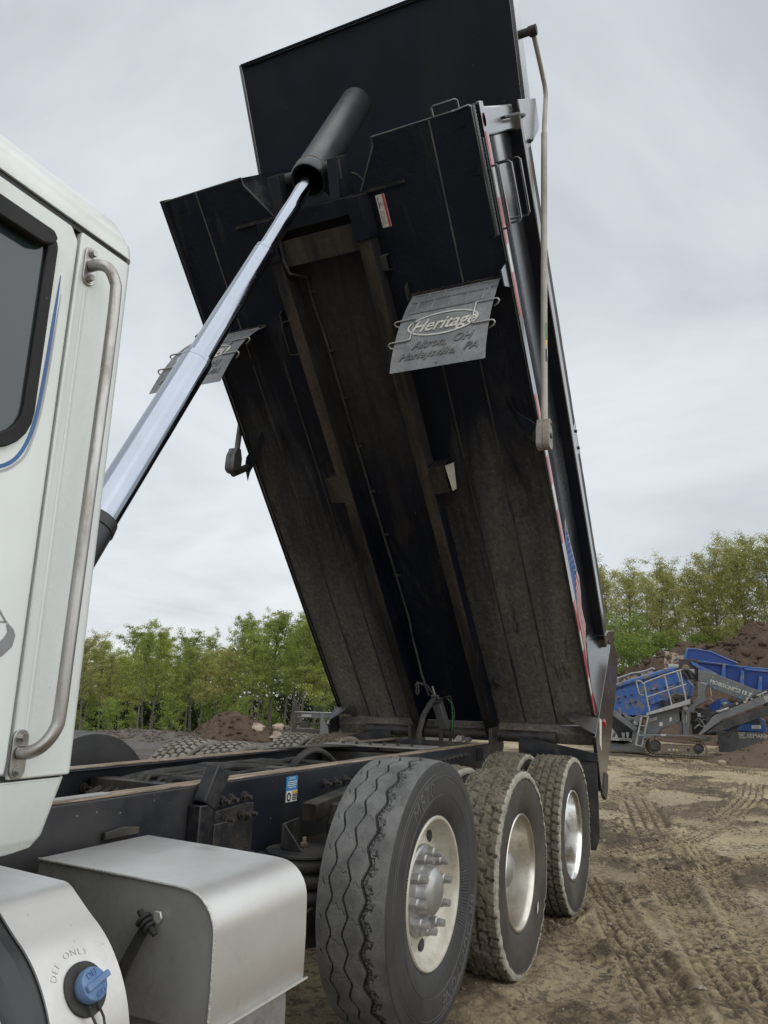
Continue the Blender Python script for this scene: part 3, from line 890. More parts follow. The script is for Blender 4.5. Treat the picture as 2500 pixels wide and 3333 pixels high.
def pat_rib(U, V_):
    "four zigzag grooves, the outermost wide and ragged, fine slanting sipes"
    t_ = U * 27 / (2 * np.pi)
    d = np.zeros_like(U)
    for c_, w_, ph, dp in ((0.10, 0.020, 0.5, 0.011), (0.56, 0.020, 0.0, 0.011)):
        cen = c_ + 0.070 * np.clip(tri_wave(t_ + ph) * 1.25, -1, 1)
        d = np.maximum(d, dp * (1 - sstep(w_ * 0.7, w_ * 1.15, np.abs(V_ - cen))))
    cen = -0.36 + 0.070 * np.clip(tri_wave(t_) * 1.25, -1, 1)
    jag = 0.11 * (tri_wave(t_ * 2 + 0.1) > 0.0)
    off = V_ - cen
    rag = (off < 0.022) & (off > -0.13 - jag)
    grain = np.where(off > -0.03, 0.011, 0.0022 + 0.0040 * vnoise(U * 160, V_ * 40))
    d = np.maximum(d, np.where(rag, grain, 0))
    fr = np.abs(((t_ + V_ * 0.75 + 0.05 * np.sin(V_ * 40)) % 1.0) - 0.5)
    bet = (V_ > -0.30) & (V_ < 0.50)
    d = np.maximum(d, np.where(bet & (fr < 0.022), 0.0028, 0))
    fr2 = np.abs(((t_ + V_ * 2.0 + 0.3) % 1.0) - 0.5)
    d = np.maximum(d, np.where((V_ > 0.74) & (V_ < 0.84) & (fr2 < 0.03), 0.005, 0))
    return d + 0.0006 * vnoise(U * 120, V_ * 30)


def pat_lug(seed, fill):
    def f(U, V_):
        t_ = U * 58 / (2 * np.pi)
        d = np.zeros_like(U)
        for c_ in (-0.56, -0.19, 0.19, 0.56):
            cen = c_ + 0.03 * tri_wave(t_ + (0.5 if abs(c_) < 0.3 else 0))
            d = np.maximum(d, 0.014 * (1 - sstep(0.035, 0.060, np.abs(V_ - cen))))
        colid = np.digitize(V_, [-0.56, -0.19, 0.19, 0.56])
        ph = np.array([0.0, 0.5, 0.0, 0.5, 0.0])[colid]
        fr = np.abs(((t_ + ph + V_ * 0.5) % 1.0) - 0.5)
        d = np.maximum(d, 0.014 * (1 - sstep(0.07, 0.12, fr)))
        n_ = vnoise(U * 9 + seed, V_ * 3 + seed) * 0.5 + vnoise(U * 30 + seed, V_ * 9) * 0.5
        d = d * (1 - fill * sstep(0.35, 0.65, n_))
        m_ = sstep(0.42, 0.8, vnoise(U * 14 + seed, V_ * 4 + 7)) * 0.008 + vnoise(U * 60, V_ * 16 + seed) * 0.003
        return d - fill * m_ - 0.001 * vnoise(U * 90 + 3, V_ * 22)
    return f


def mud_edge(seed):
    def f(ang, Rg, Yg, ns, nv):
        n_ = np.array([float(vnoise(np.array(a_ * 22 + seed), np.array(2.0))) for a_ in ang])
        n2_ = np.array([float(vnoise(np.array(a_ * 60 + seed), np.array(5.0))) for a_ in ang])
        for k_ in range(4):
            Yg[:, ns - 1 - k_] -= 0.006 * n_ + 0.004 * n2_
            Rg[:, ns - 1 - k_] += 0.006 * n2_ - 0.002
            Yg[:, ns + nv + k_] += 0.006 * n_ + 0.004 * n2_
        return Rg, Yg
    return f


RR = 0.299
tyre_rib, RIBPROF, RIBHW = tyre('tyre_ribbed', 0.538, 0.526, 0.312, RR, 960, 118, pat_rib, [M['sidewall'], M['tread'], M['groove']], fins=84)
M['mudgroove'] = pm('mud_in_grooves', (0.060, 0.048, 0.034), 0.95, dirt=(0.10, 0.08, 0.055), amt=0.5, scale=14, var=0.3, bump=0.6, bscale=90)
tyre_mudA = tyre('tyre_lugged_mud', 0.532, 0.520, 0.276, RR, 560, 62, pat_lug(3, 0.8), [M['mudwall'], M['mudtread'], M['mudgroove'], M['mudrim']], mudfn=mud_edge(4))[0]
tyre_pale = tyre('tyre_lugged_dry', 0.532, 0.520, 0.276, RR, 480, 62, pat_lug(21, 0.15), [M['mudwall'], M['paletread'], M['mudgroove'], M['paletread']], mudfn=mud_edge(13))[0]
tyre_mudB = tyre('tyre_lugged', 0.532, 0.520, 0.276, RR, 560, 62, pat_lug(11, 0.45), [M['mudwall'], M['mudtread'], M['mudgroove'], M['mudrim']], mudfn=mud_edge(9))[0]


def ring_mesh(name, prof, mat_, n=72, sharp=35):
    m = MB(); m.lathe(prof, n)
    return m.mesh(name, mat_, sharp)


rim_pusher = ring_mesh('rim', [(0.13, 0.285), (-0.09, 0.288), (-0.112, 0.300), (-0.130, 0.302), (-0.136, 0.297), (-0.134, 0.288), (-0.122, 0.281), (-0.104, 0.278), (-0.088, 0.268), (-0.066, 0.254), (-0.056, 0.240), (-0.056, 0.222), (-0.062, 0.200), (-0.068, 0.180), (-0.068, 0.10)], M['rimcream'])
rim_dual = ring_mesh('rim', [(0.115, 0.285), (-0.07, 0.288), (-0.100, 0.300), (-0.114, 0.302), (-0.120, 0.297), (-0.118, 0.288), (-0.108, 0.281), (-0.085, 0.277), (-0.03, 0.270), (0.02, 0.262), (0.050, 0.255), (0.064, 0.243), (0.070, 0.225), (0.070, 0.17), (0.066, 0.12)], M['rimalu'])
rim_shine = rim_dual.copy(); rim_shine.materials.clear(); rim_shine.materials.append(M['rimshine'])
hub_plate = ring_mesh('hub', [(-0.064, 0.184), (-0.080, 0.182), (-0.086, 0.176), (-0.087, 0.106), (-0.092, 0.102), (-0.112, 0.099), (-0.130, 0.093), (-0.144, 0.074), (-0.151, 0.045), (-0.154, 0.0)], M['hubsilver'], 60)
hub_dual = ring_mesh('hub', [(0.068, 0.165), (0.052, 0.160), (0.048, 0.115), (0.030, 0.108), (-0.020, 0.100), (-0.050, 0.088), (-0.066, 0.060), (-0.072, 0.0)], M['hubsilver'], 48)
nm = MB()
nm.cyl((0, 0, 0), (0, -0.030, 0), 0.0235, 0.0215, 6)
nm.cyl((0, -0.030, 0), (0, -0.036, 0), 0.0215, 0.0170, 12)
nm.cyl((0, -0.036, 0), (0, -0.066, 0), 0.0170, 0.0150, 12)
nut_mesh = nm.mesh('nut', M['hubsilver'], 30)
hm = MB()
hm.lathe([(-0.0045, 0.0), (-0.0045, 0.021), (-0.0015, 0.023), (0.012, 0.024)], 20)
hole_mesh = hm.mesh('hole', M['ink'], 30)  # near-black disc: the dark inside of the hole is painted
sn = MB(); sn.cyl((0, 0, 0), (0, -0.03, 0), 0.016, 0.014, 6)
stud_mesh = sn.mesh('stud', M['canmetal'], 30)


def wheel_pusher(loc, rz, lab):
    w = empty('wheel', loc, truck, (0, 0, rz)); w['label'] = lab
    inst('tyre', tyre_rib, w)
    inst('rim', rim_pusher, w)
    inst('hub', hub_plate, w)
    for k_ in range(10):
        a_ = 2 * math.pi * k_ / 10 + 0.14
        inst('lug_nut_cover', nut_mesh, w, (0.150 * math.cos(a_), -0.086, 0.150 * math.sin(a_)))
        b_ = a_ + math.pi / 10
        inst('hand_hole', hole_mesh, w, (0.226 * math.cos(b_), -0.0610, 0.226 * math.sin(b_)), (0, 0, 0), (1.12, 1, 1.12))
    return w


def side_y(r):
    pr = sorted((b_, a_) for a_, b_ in RIBPROF)
    return -RIBHW * float(np.interp(r, [q[0] for q in pr], [q[1] for q in pr]))


def arc_text(par, s, size, a0, r0, mat_, bold=0.0, spacing=1.05, name='lettering'):
    def fn(x, y, z_):
        r = r0 + y; an = a0 - x / r0
        return (r * math.cos(an), side_y(r) - z_ + 0.0006, r * math.sin(an))
    return text_on(name, s, size, fn, mat_, par, 0.0022, 0.12, bold, spacing)


wp = wheel_pusher((0, -1.020, 0.607), 0, 'lifted axle wheel with worn ribbed tyre and cream rim')
M['sideletter'] = pm('sidewall_letters', (0.055, 0.056, 0.059), 0.42, dirt=(0.11, 0.108, 0.105), amt=0.5, scale=14)
arc_text(wp, 'M870', 0.088, R(117), 0.428, M['sideletter'], 0.0, 1.2)
arc_text(wp, 'BRIDGESTONE', 0.078, R(-48), 0.430, M['sideletter'], 0.001, 1.10)
# fine print ring and moulded circles on the sidewall
for r_ in (0.466, 0.481, 0.3905):
    tm = MB(); tm.lathe([(side_y(r_ - 0.0016) + 0.0012, r_ - 0.0016), (side_y(r_) - 0.0016, r_), (side_y(r_ + 0.0016) + 0.0012, r_ + 0.0016)], 120)
    tm.build('moulded_ring', M['sideletter'], wp, sharp=80)
wheel_pusher((0, 1.020, 0.632), math.pi, 'far lifted axle wheel showing above the frame')


def wheel_dual(x, y, rz, tm_, rim_, outer, rot, lab=None):
    w = empty('wheel', (x, y, 0.4868 if y < 0 else 0.548), truck, (0, 0, rz))
    if lab:
        w['label'] = lab
    t_ = inst('tyre', tm_, w); t_.rotation_euler = (0, rot, 0)
    if outer:
        inst('rim', rim_, w)
        inst('hub', hub_dual, w)
        for k_ in range(10):
            a_ = 2 * math.pi * k_ / 10
            inst('stud', stud_mesh, w, (0.1425 * math.cos(a_), 0.064, 0.1425 * math.sin(a_)))
    return w


wheel_dual(1.161, -1.088, 0, tyre_mudA, rim_dual, True, 0.3, 'mud caked middle wheel with dull rim')
wheel_dual(1.161, -0.752, 0, tyre_mudA, rim_dual, False, 1.3)
wr = wheel_dual(2.537, -1.088, 0, tyre_mudB, rim_shine, True, 2.1, 'rearmost muddy wheel with polished rim')
wheel_dual(2.537, -0.752, 0, tyre_mudA, rim_dual, False, 2.9)
wheel_dual(1.161, 1.088, math.pi, tyre_pale, rim_dual, True, 0.9)
wheel_dual(1.161, 0.752, math.pi, tyre_pale, rim_dual, False, 1.9)
wheel_dual(2.537, 1.088, math.pi, tyre_pale, rim_dual, True, 2.5)
wheel_dual(2.537, 0.752, math.pi, tyre_mudA, rim_dual, False, 0.1)
# white paper tag on the middle tyre
wt = MB(); wt.prism([(1.404, -1.2275, 0.226), (1.425, -1.2275, 0.240), (1.431, -1.2275, 0.282), (1.411, -1.2275, 0.262)], (0, -0.003, 0))
wt.build('paper_tag', M['sticker'], truck)
# mud clumps stuck on the tread of the middle wheels
for wx, wy, seed, cnt in ((1.161, -1.088, 5, 210), (1.161, -0.752, 6, 90), (2.537, -1.088, 9, 90), (2.537, -0.752, 8, 90)):
    mm = MB(); q = random.Random(seed)
    for k_ in range(cnt):
        an = R(q.gauss(112, 42)); r_ = 0.530; yy_ = q.uniform(-0.125, 0.125)
        s_ = q.uniform(0.004, 0.012)
        lump(mm, (wx + r_ * math.cos(an), wy + yy_, 0.4868 + r_ * math.sin(an)), s_, q.randrange(10 ** 6), 0.8, 3, 5)
    o = mm.build('mud_clumps', M['mudtread'], truck, sharp=80, recalc=False); o['kind'] = 'stuff'

# axles
ax = MB()
for x_, z_ in ((0.0, 0.607), (1.161, 0.487), (2.537, 0.487)):
    ax_ = MB(); ax_.cyl((x_, -0.95, z_), (x_, 0.95, z_), 0.065, n=20)
    if x_ > 0.5:
        ax_.lathe([(-0.16, 0.06), (-0.15, 0.15), (-0.05, 0.2), (0.05, 0.2), (0.15, 0.15), (0.16, 0.06)], 24)
        ax_.v[-144:] = [(a_ + x_, b_, c_ + z_) for a_, b_, c_ in ax_.v[-144:]]
    ax_.build('axle', M['black'], truck)

# ------------------------------------------------------------------ frame
ZR = 1.046
for s_, lab in ((-1, 'near'), (1, 'far')):
    fr_ = MB()
    yo = 0.432 * s_; yi = 0.345 * s_
    prof = [(yo, 0.73), (yo, ZR), (yi, ZR), (yi, ZR - 0.012), (yo - 0.012 * s_, ZR - 0.012), (yo - 0.012 * s_, 0.742), (yi, 0.742), (yi, 0.73)]
    fr_.prism([(-3.3, a_, b_) for a_, b_ in prof], (6.36, 0, 0))
    fo = fr_.build('frame_rail', M['rail'], truck, bevel=0.009, seg=3)
    st_ = MB()
    st_.box(((-1.62 + 3.0) / 2, (yo + yi) / 2 + 0.001 * s_, ZR + 0.004), (4.62, 0.074, 0.007))
    st_.build('wear_strip', M['wood'], fo, bevel=0.002)
    if s_ < 0:
        near_rail = fo
    else:
        far_rail = fo
we = MB(); we.box((-1.35, -0.388, ZR + 0.010), (0.36, 0.05, 0.004)); we.build('worn_lit_edge', M['wornsteel'], near_rail)
we = MB(); we.box((0.9, -0.388, ZR + 0.0095), (0.30, 0.05, 0.003)); we.build('worn_lit_edge', M['wornsteel'], near_rail)

bolt = MB()
bolt.cyl((0, 0, 0), (0, -0.006, 0), 0.022, 0.022, 14); bolt.cyl((0, -0.006, 0), (0, -0.020, 0), 0.0165, 0.0165, 6); bolt.cyl((0, -0.020, 0), (0, -0.048, 0), 0.009, 0.008, 10)
bolt_mesh = bolt.mesh('bolt', M['black'], 30)
for x_, z_ in ((-0.655, 0.968), (-0.574, 0.972), (-0.513, 0.974), (-0.418, 0.975), (0.275, 0.970), (0.381, 0.968), (0.49, 0.972)):
    inst('bolt', bolt_mesh, near_rail, (x_, -0.433, z_), (0, 0, -0.15))
for k_ in range(8):
    inst('bolt', bolt_mesh, near_rail, (1.80 + 0.085 * k_, -0.433, 0.985 + 0.0015 * k_))
for k_ in range(9):       # bolt heads on the inner face of the far rail
    inst('bolt', bolt_mesh, far_rail, (-1.15 + 0.33 * k_, 0.419, 0.955 - 0.05 * (k_ % 2)))

# plate with bolts on the near rail
pl = MB(); pl.prism([(-0.69, -0.447, 0.70), (-0.69, -0.447, 0.934), (-0.40, -0.447, 0.950), (-0.355, -0.447, 0.945), (-0.355, -0.447, 0.70)], (0, 0.012, 0))
plo = pl.build('mounting_plate', M['black'], truck, bevel=0.003)
pl = MB(); pl.prism([(-0.70, -0.449, 0.70), (-0.70, -0.449, 0.905), (-0.615, -0.449, 0.905), (-0.605, -0.449, 0.895), (-0.605, -0.449, 0.70)], (0, -0.055, 0))
pl.build('angle_bracket', M['black'], plo, bevel=0.004)
for x_, z_ in ((-0.45, 0.909), (-0.402, 0.908), (-0.565, 0.902), (-0.50, 0.745), (-0.40, 0.752)):
    inst('bolt', bolt_mesh, plo, (x_, -0.449, z_))
# bent black stop post
bp_ = MB()
bp_.bar((-0.735, -0.466, 0.66), (-0.735, -0.466, 0.980), 0.058, 0.100, (0, 1, 0))
bp_.bar((-0.728, -0.468, 0.972), (-0.655, -0.470, 1.105), 0.060, 0.090, (0, 1, 0))
bo = bp_.build('stop_post', M['blackclean'], truck, bevel=0.005)
# flange bracket by the box
fb = MB(); fb.prism([(-1.22, -0.438, 0.915), (-1.22, -0.438, 0.940), (-1.14, -0.438, 0.948), (-1.06, -0.438, 0.938), (-1.06, -0.438, 0.915)], (0, -0.014, 0)); fb.build('flange_bracket', M['black'], truck, bevel=0.003)

# sticker on the near rail
sk = MB(); sk.box((-0.032, -0.4338, 0.995), (0.098, 0.0025, 0.064)); so = sk.build('warning_sticker', M['stickerblue'], near_rail)
sk = MB(); sk.box((-0.030, -0.4338, 0.938), (0.098, 0.0025, 0.050)); sk.build('caution_sticker', M['sticker'], near_rail)


def rail_print(x_, z_, w_, h_, mat_, nm_='print'):
    m = MB(); m.box((x_, -0.4356, z_), (w_, 0.0012, h_)); m.build(nm_, mat_, near_rail)


text_on('lettering', 'NOTICE', 0.015, lambda x, y, z_: (-0.032 + x, -0.4352 - z_, 1.017 + y), M['sticker'], near_rail, 0.0008)
for k_ in range(4):
    rail_print(-0.032, 1.003 - 0.0085 * k_, 0.080 - 0.02 * (k_ == 3), 0.0034, M['stickerblue'] if k_ > 4 else M['sticker'], 'print_line')
rail_print(-0.004, 0.955, 0.044, 0.011, M['stickeryellow'])
for k_ in range(4):
    rail_print(-0.004, 0.944 - 0.0075 * k_, 0.042, 0.0045, M['ink'], 'print_line')
rg = MB(); rg.lathe([(0, 0.017), (-0.0012, 0.017), (-0.0012, 0.0105), (0, 0.0105)], 28); rg.v = [(a_ - 0.056, b_ - 0.4352, c_ * 1.15 + 0.936) for a_, b_, c_ in rg.v]; rg.build('print_ring', M['ink'], near_rail)

# cross members and hoses between the rails
for x_, w_, z0, z1, mt in ((-1.12, 0.30, 0.93, 0.945, 'wornsteel'), (-0.42, 0.10, 0.80, 1.0, 'black'), (0.55, 0.12, 0.78, 1.0, 'black'), (1.85, 0.30, 0.9, 1.015, 'black'), (2.75, 0.2, 0.8, 1.03, 'black')):
    cm = MB(); cm.box((x_, 0, (z0 + z1) / 2), (w_, 0.80, z1 - z0)); cm.build('cross_member', M[mt], truck, bevel=0.004)
gp = MB(); gp.prism([(1.72, 0.40, 1.052), (1.95, 0.40, 1.052), (2.12, -0.34, 1.052), (1.80, -0.34, 1.052)], (0, 0, 0.010)); gpo = gp.build('gusset_plate', M['wornsteel'], truck, bevel=0.002)
gp = MB(); gp.prism([(0.95, 0.40, 1.052), (1.72, 0.40, 1.052), (1.80, 0.12, 1.052), (1.35, 0.30, 1.052)], (0, 0, 0.008)); gp.build('gusset_plate', M['black'], truck, bevel=0.002)
for k_ in range(6):
    b_ = MB(); b_.cyl((1.80 + 0.02 * k_, 0.28 - 0.1 * k_, 1.062), (1.80 + 0.02 * k_, 0.28 - 0.1 * k_, 1.082), 0.014, n=6); b_.build('bolt', M['black'], gpo)
q = random.Random(5)
for k_ in range(7):
    y0 = 0.34 - 0.055 * k_
    pts = [(-0.55 + 0.02 * k_, y0, 0.93)]
    for j in range(1, 14):
        t_ = j / 13
        pts.append((-0.55 + 2.0 * t_, y0 - 0.18 * t_ + q.uniform(-0.02, 0.02), 0.955 + 0.06 * math.sin(t_ * 3.1 + k_ * 0.3) + q.uniform(-0.012, 0.012)))
    m = MB(); m.tube(pts, 0.011 + 0.006 * (k_ % 3 == 0), 8); m.build('hose', M['rubber'], truck)
rw = MB(); rw.tube([(0.05, 0.16, 0.99), (0.12, 0.14, 1.005), (0.20, 0.15, 1.0)], 0.008, 8); rw.build('red_connector', M['orange'], truck)
# arched hose bundle over the driveline
for k_ in range(3):
    m = MB(); m.tube([(0.75 + 0.5 * t_ + 0.04 * k_, 0.12 - 0.2 * t_ + 0.03 * k_, 0.90 + 0.17 * math.sin(math.pi * min(1, t_ * 1.1))) for t_ in np.linspace(0, 1, 16)], 0.016, 8); m.build('hose', M['rubber'], truck)

# air spring, its bracket, lift bar and brake gear in front of the lifted wheel
ab = empty('air_spring', (-0.23, -0.64, 0), truck)
m = MB(); pr = []
for k_ in range(3):
    z0 = 0.715 - 0.062 * k_
    for t_ in np.linspace(-1, 1, 9):
        pr.append((z0 + t_ * 0.029, 0.135 + 0.030 * math.sqrt(max(0, 1 - t_ * t_))))
m.lathe(pr, 40)
m.v = [(a_, c_, b_) for a_, b_, c_ in m.v]
m.build('bellows', M['rubber'], ab, sharp=60)
m = MB(); m.cyl((0, 0, 0.745), (0, 0, 0.757), 0.168, n=40); m.build('top_plate', M['black'], ab, bevel=0.002)
m = MB(); m.cyl((0, 0, 0.40), (0, 0, 0.53), 0.11, 0.12, n=30); m.build('piston', M['black'], ab)
m = MB(); m.prism([(-0.07, 0.07, 0.757), (-0.07, 0.07, 0.862), (0.06, 0.07, 0.872), (0.075, 0.07, 0.86), (0.075, 0.07, 0.757)], (0, 0.012, 0)); m.prism([(-0.07, 0.07, 0.757), (-0.07, 0.07, 0.862), (-0.07, -0.03, 0.757)], (0.012, 0, 0)); m.build('bracket', M['black'], ab, bevel=0.003)
m = MB(); m.cyl((0.025, 0.02, 0.757), (0.025, 0.02, 0.80), 0.009, n=8); m.cyl((0.025, 0.02, 0.765), (0.025, 0.02, 0.778), 0.017, n=6); m.build('stud', M['wood'], ab)
m = MB(); m.bar((-0.160, -0.61, 0.897), (0.95, -0.56, 0.975), 0.075, 0.075, (0, 1, 0)); m.build('lift_bar', M['black'], truck, bevel=0.006)
m = MB(); m.bar((-0.163, -0.6105, 0.8965), (-0.158, -0.6105, 0.897), 0.070, 0.070, (0, 1, 0)); m.build('bar_end', M['sill'], truck)
m = MB(); m.lathe([(-0.10, 0.02), (-0.10, 0.085), (-0.02, 0.09), (0.0, 0.075), (0.06, 0.07), (0.07, 0.02)], 28); m.v = [(a_ + 0.02, c_ - 0.70, b_ + 0.86) for a_, b_, c_ in m.v]; m.build('brake_chamber', M['black'], truck)
for path, r_ in (([(-0.03, -0.78, 0.74), (-0.06, -0.76, 0.84), (-0.02, -0.74, 0.92), (0.05, -0.72, 0.93)], 0.020), ([(-0.06, -0.80, 0.70), (-0.08, -0.79, 0.78), (-0.05, -0.78, 0.86)], 0.016), ([(0.02, -0.80, 0.66), (0.03, -0.78, 0.80), (0.10, -0.74, 0.95), (0.2, -0.70, 0.93)], 0.012), ([(-0.10, -0.78, 0.74), (-0.02, -0.80, 0.70), (0.06, -0.82, 0.64)], 0.030)):
    m = MB(); m.tube(path, r_, 10); m.build('brake_linkage', M['rubber'], truck)
m = MB(); m.bar((-0.42, -0.72, 0.48), (0.05, -0.80, 0.66), 0.03, 0.10, (0, 1, 0)); m.build('suspension_arm', M['black'], truck, bevel=0.006)
m = MB(); m.bar((-0.5, -0.60, 0.36), (0.0, -0.62, 0.58), 0.09, 0.12, (0, 1, 0)); m.build('suspension_arm', M['black'], truck, bevel=0.006)

# ------------------------------------------------------------------ aluminium step box and the tank under it
X0, X1 = -1.53, -1.07
bx_prof = [(-0.50, 0.917), (-0.80, 0.911), (-1.02, 0.905)] + [(-1.045 - 0.105 * math.sin(a_), 0.798 + 0.105 * math.cos(a_)) for a_ in np.linspace(0.08, math.pi / 2, 9)] + [(-1.152, 0.70), (-1.150, 0.578)]
m = MB(); m.sheet([[(X0, a_, b_), (X1, a_, b_)] for a_, b_ in bx_prof], (0, 0.004, -0.004))
sbox = m.build('step_box', M['alu'], truck, sharp=50); sbox['label'] = 'bare aluminium step box with rounded outer edge'
inner_ = [(a_ + 0.004, b_ - 0.005) for a_, b_ in bx_prof]
m = MB(); m.prism([(X0 + 0.006, a_, b_) for a_, b_ in inner_ + [(-0.50, 0.578)]], (0.004, 0, 0)); m.build('end_plate', M['darkalu'], sbox)
m = MB(); m.prism([(X1 - 0.010, a_, b_) for a_, b_ in inner_ + [(-0.50, 0.578)]], (0.004, 0, 0)); m.build('end_plate', M['darkalu'], sbox)
m = MB(); m.tube([(X0, a_, b_ - 0.002) for a_, b_ in bx_prof], 0.0042, 8); m.build('weld_edge', M['aluedge'], sbox)
m = MB(); m.prism([(X0, -1.150, 0.578), (X0, -1.163, 0.584), (X0, -1.164, 0.578), (X0, -1.150, 0.570)], (X1 - X0 + 0.004, 0, 0)); m.build('bottom_flange', M['alu'], sbox)
tk = MB(); pts = [(-0.50, 0.565), (-1.06, 0.565)] + [(-1.03 - 0.062 * math.sin(a_), 0.46 - 0.30 * math.sin(a_ - 0.6)) for a_ in (0.6, 0.9, 1.2)]
pts = [(-0.50, 0.568), (-1.085, 0.568), (-1.092, 0.50), (-1.092, 0.36), (-1.06, 0.26), (-0.98, 0.21), (-0.50, 0.20)]
tk.prism([(X0 + 0.04, a_, b_) for a_, b_ in pts], (X1 - X0 - 0.03, 0, 0)); tk.build('lower_tank', M['darkalu'], sbox, bevel=0.01)
# rubber latch on the front end plate
lt = empty('rubber_latch', (0, 0, 0), truck)
m = MB(); m.tube([(-1.552, -0.918, 0.836), (-1.556, -0.948, 0.812), (-1.552, -0.978, 0.786)], 0.0085, 10); m.build('toggle_bar', M['rubber'], lt)
m = MB()
for k_ in range(3):
    c_ = Vector((-1.556, -0.938 - 0.010 * k_, 0.818 - 0.008 * k_)); ax_d = Vector((0, -0.78, -0.62))
    m.cyl(c_ - ax_d * 0.004, c_ + ax_d * 0.004, 0.023 - 0.002 * k_, n=16)
m.build('rubber_boss', M['rubber'], lt, bevel=0.002)
m = MB(); m.prism([(-1.541, -0.958, 0.838), (-1.541, -0.978, 0.838), (-1.541, -0.984, 0.822), (-1.541, -0.970, 0.806), (-1.541, -0.955, 0.812)], (0.008, 0, 0)); m.build('keeper', M['alu'], lt, bevel=0.002)
m = MB(); rows = []
for t_ in np.linspace(0, 1, 8):
    c_ = Vector((-1.550 - 0.012 * math.sin(t_ * 3), -0.936 + 0.082 * t_, 0.795 - 0.17 * t_)); w_ = 0.012 + 0.006 * t_
    rows.append([c_ + Vector((0, -w_, -0.4 * w_)), c_ + Vector((0, w_, 0.4 * w_))])
m.sheet(rows, (0.008, 0, 0)); m.build('strap', M['rubber'], lt)

# ------------------------------------------------------------------ DEF tank with its aluminium cover
dt = empty('def_tank', (0, 0, 0), truck); dt['label'] = 'black fluid tank wrapped by a bent aluminium cover with blue cap'
dprof0 = [(-0.55, 0.958), (-0.70, 0.953), (-0.872, 0.946), (-0.886, 0.943), (-0.902, 0.934), (-0.962, 0.890), (-1.006, 0.860), (-1.044, 0.825), (-1.078, 0.780), (-1.103, 0.732), (-1.119, 0.680), (-1.126, 0.62), (-1.126, 0.54), (-1.116, 0.47), (-1.09, 0.40), (-1.03, 0.33)]
XA, XB = -1.992, -1.780
dprof = dprof0[:5]
for i in range(4, len(dprof0) - 1):      # smooth the bent cover
    p0, p1, p2, p3 = (Vector(dprof0[max(4, min(len(dprof0) - 1, i + k_))]) for k_ in (-1, 0, 1, 2))
    for t_ in (0.33, 0.67, 1.0):
        v_ = 0.5 * (2 * p1 + (p2 - p0) * t_ + (2 * p0 - 5 * p1 + 4 * p2 - p3) * t_ ** 2 + (3 * p1 - p0 - 3 * p2 + p3) * t_ ** 3)
        dprof.append((v_.x, v_.y))
m = MB(); m.sheet([[(x_, a_, b_) for x_ in np.linspace(XA, XB, 5)] for a_, b_ in dprof], (0, 0.0035, -0.0035)); m.build('cover', M['alu'], dt, sharp=28)
ins = lambda d: [(a_ + d * 0.8, b_ - d) for a_, b_ in dprof]
m = MB()
loops = [ins(0.006), ins(0.006), ins(0.012), ins(0.035), ins(0.075)]
xsn = [-1.80, -2.02, -2.055, -2.085, -2.095]
for k_ in range(4):
    m.sheet([[(xsn[k_], *loops[k_][i]), (xsn[k_ + 1], *loops[k_ + 1][i])] for i in range(len(dprof))])
m.prism([(-2.094, a_, b_) for a_, b_ in loops[4] + [(-0.55, 0.33)]], (0.004, 0, 0)); m.prism([(-1.80, a_, b_) for a_, b_ in loops[0] + [(-0.55, 0.33)]], (-0.004, 0, 0))
m.build('tank', M['barrel'], dt, sharp=120)
# filler: rubber ring, blue cap with grip bar, lettering, tether
cC = Vector((-1.888, -1.081, 0.774)); nD = Vector((0, -0.86, 0.51)).normalized(); uD = Vector((0, 0.51, 0.86)).normalized(); xD = Vector((1, 0, 0))


def onD(x, y, z_):
    return cC + xD * x + uD * y + nD * z_


def lathe_on(prof, n=36, sx=1, sy=1):
    m_ = MB(); m_.lathe([(a_, b_) for a_, b_ in prof], n)
    m_.v = [tuple(onD(a_ * sx, c_ * sy, -b_)) for a_, b_, c_ in m_.v]
    return m_


def flat_on_cover(x, y, z_):
    "lie on the curved cover at arc offset y above the filler"
    pr_ = [(Vector((0, a_, b_))) for a_, b_ in dprof]
    # walk along the profile from the filler
    ds = [0.0]
    for p_, q_ in zip(pr_[:-1], pr_[1:]):
        ds.append(ds[-1] + (q_ - p_).length)
    best = min(range(len(pr_) - 1), key=lambda i: abs(((pr_[i] + pr_[i + 1]) / 2 - Vector((0, cC.y, cC.z))).length))
    e = (pr_[best + 1] - pr_[best]).normalized()
    s0 = ds[best] + (Vector((0, cC.y, cC.z)) - pr_[best]).dot(e)
    s_ = s0 - y
    i = max(0, min(len(pr_) - 2, int(np.searchsorted(ds, s_)) - 1))
    t_ = (s_ - ds[i]) / (ds[i + 1] - ds[i])
    p_ = pr_[i].lerp(pr_[i + 1], t_); e = (pr_[i + 1] - pr_[i]).normalized(); nrm = Vector((0, e.z, -e.y))
    if nrm.y > 0:
        nrm = -nrm
    return Vector((cC.x + x, p_.y, p_.z)) + nrm * z_


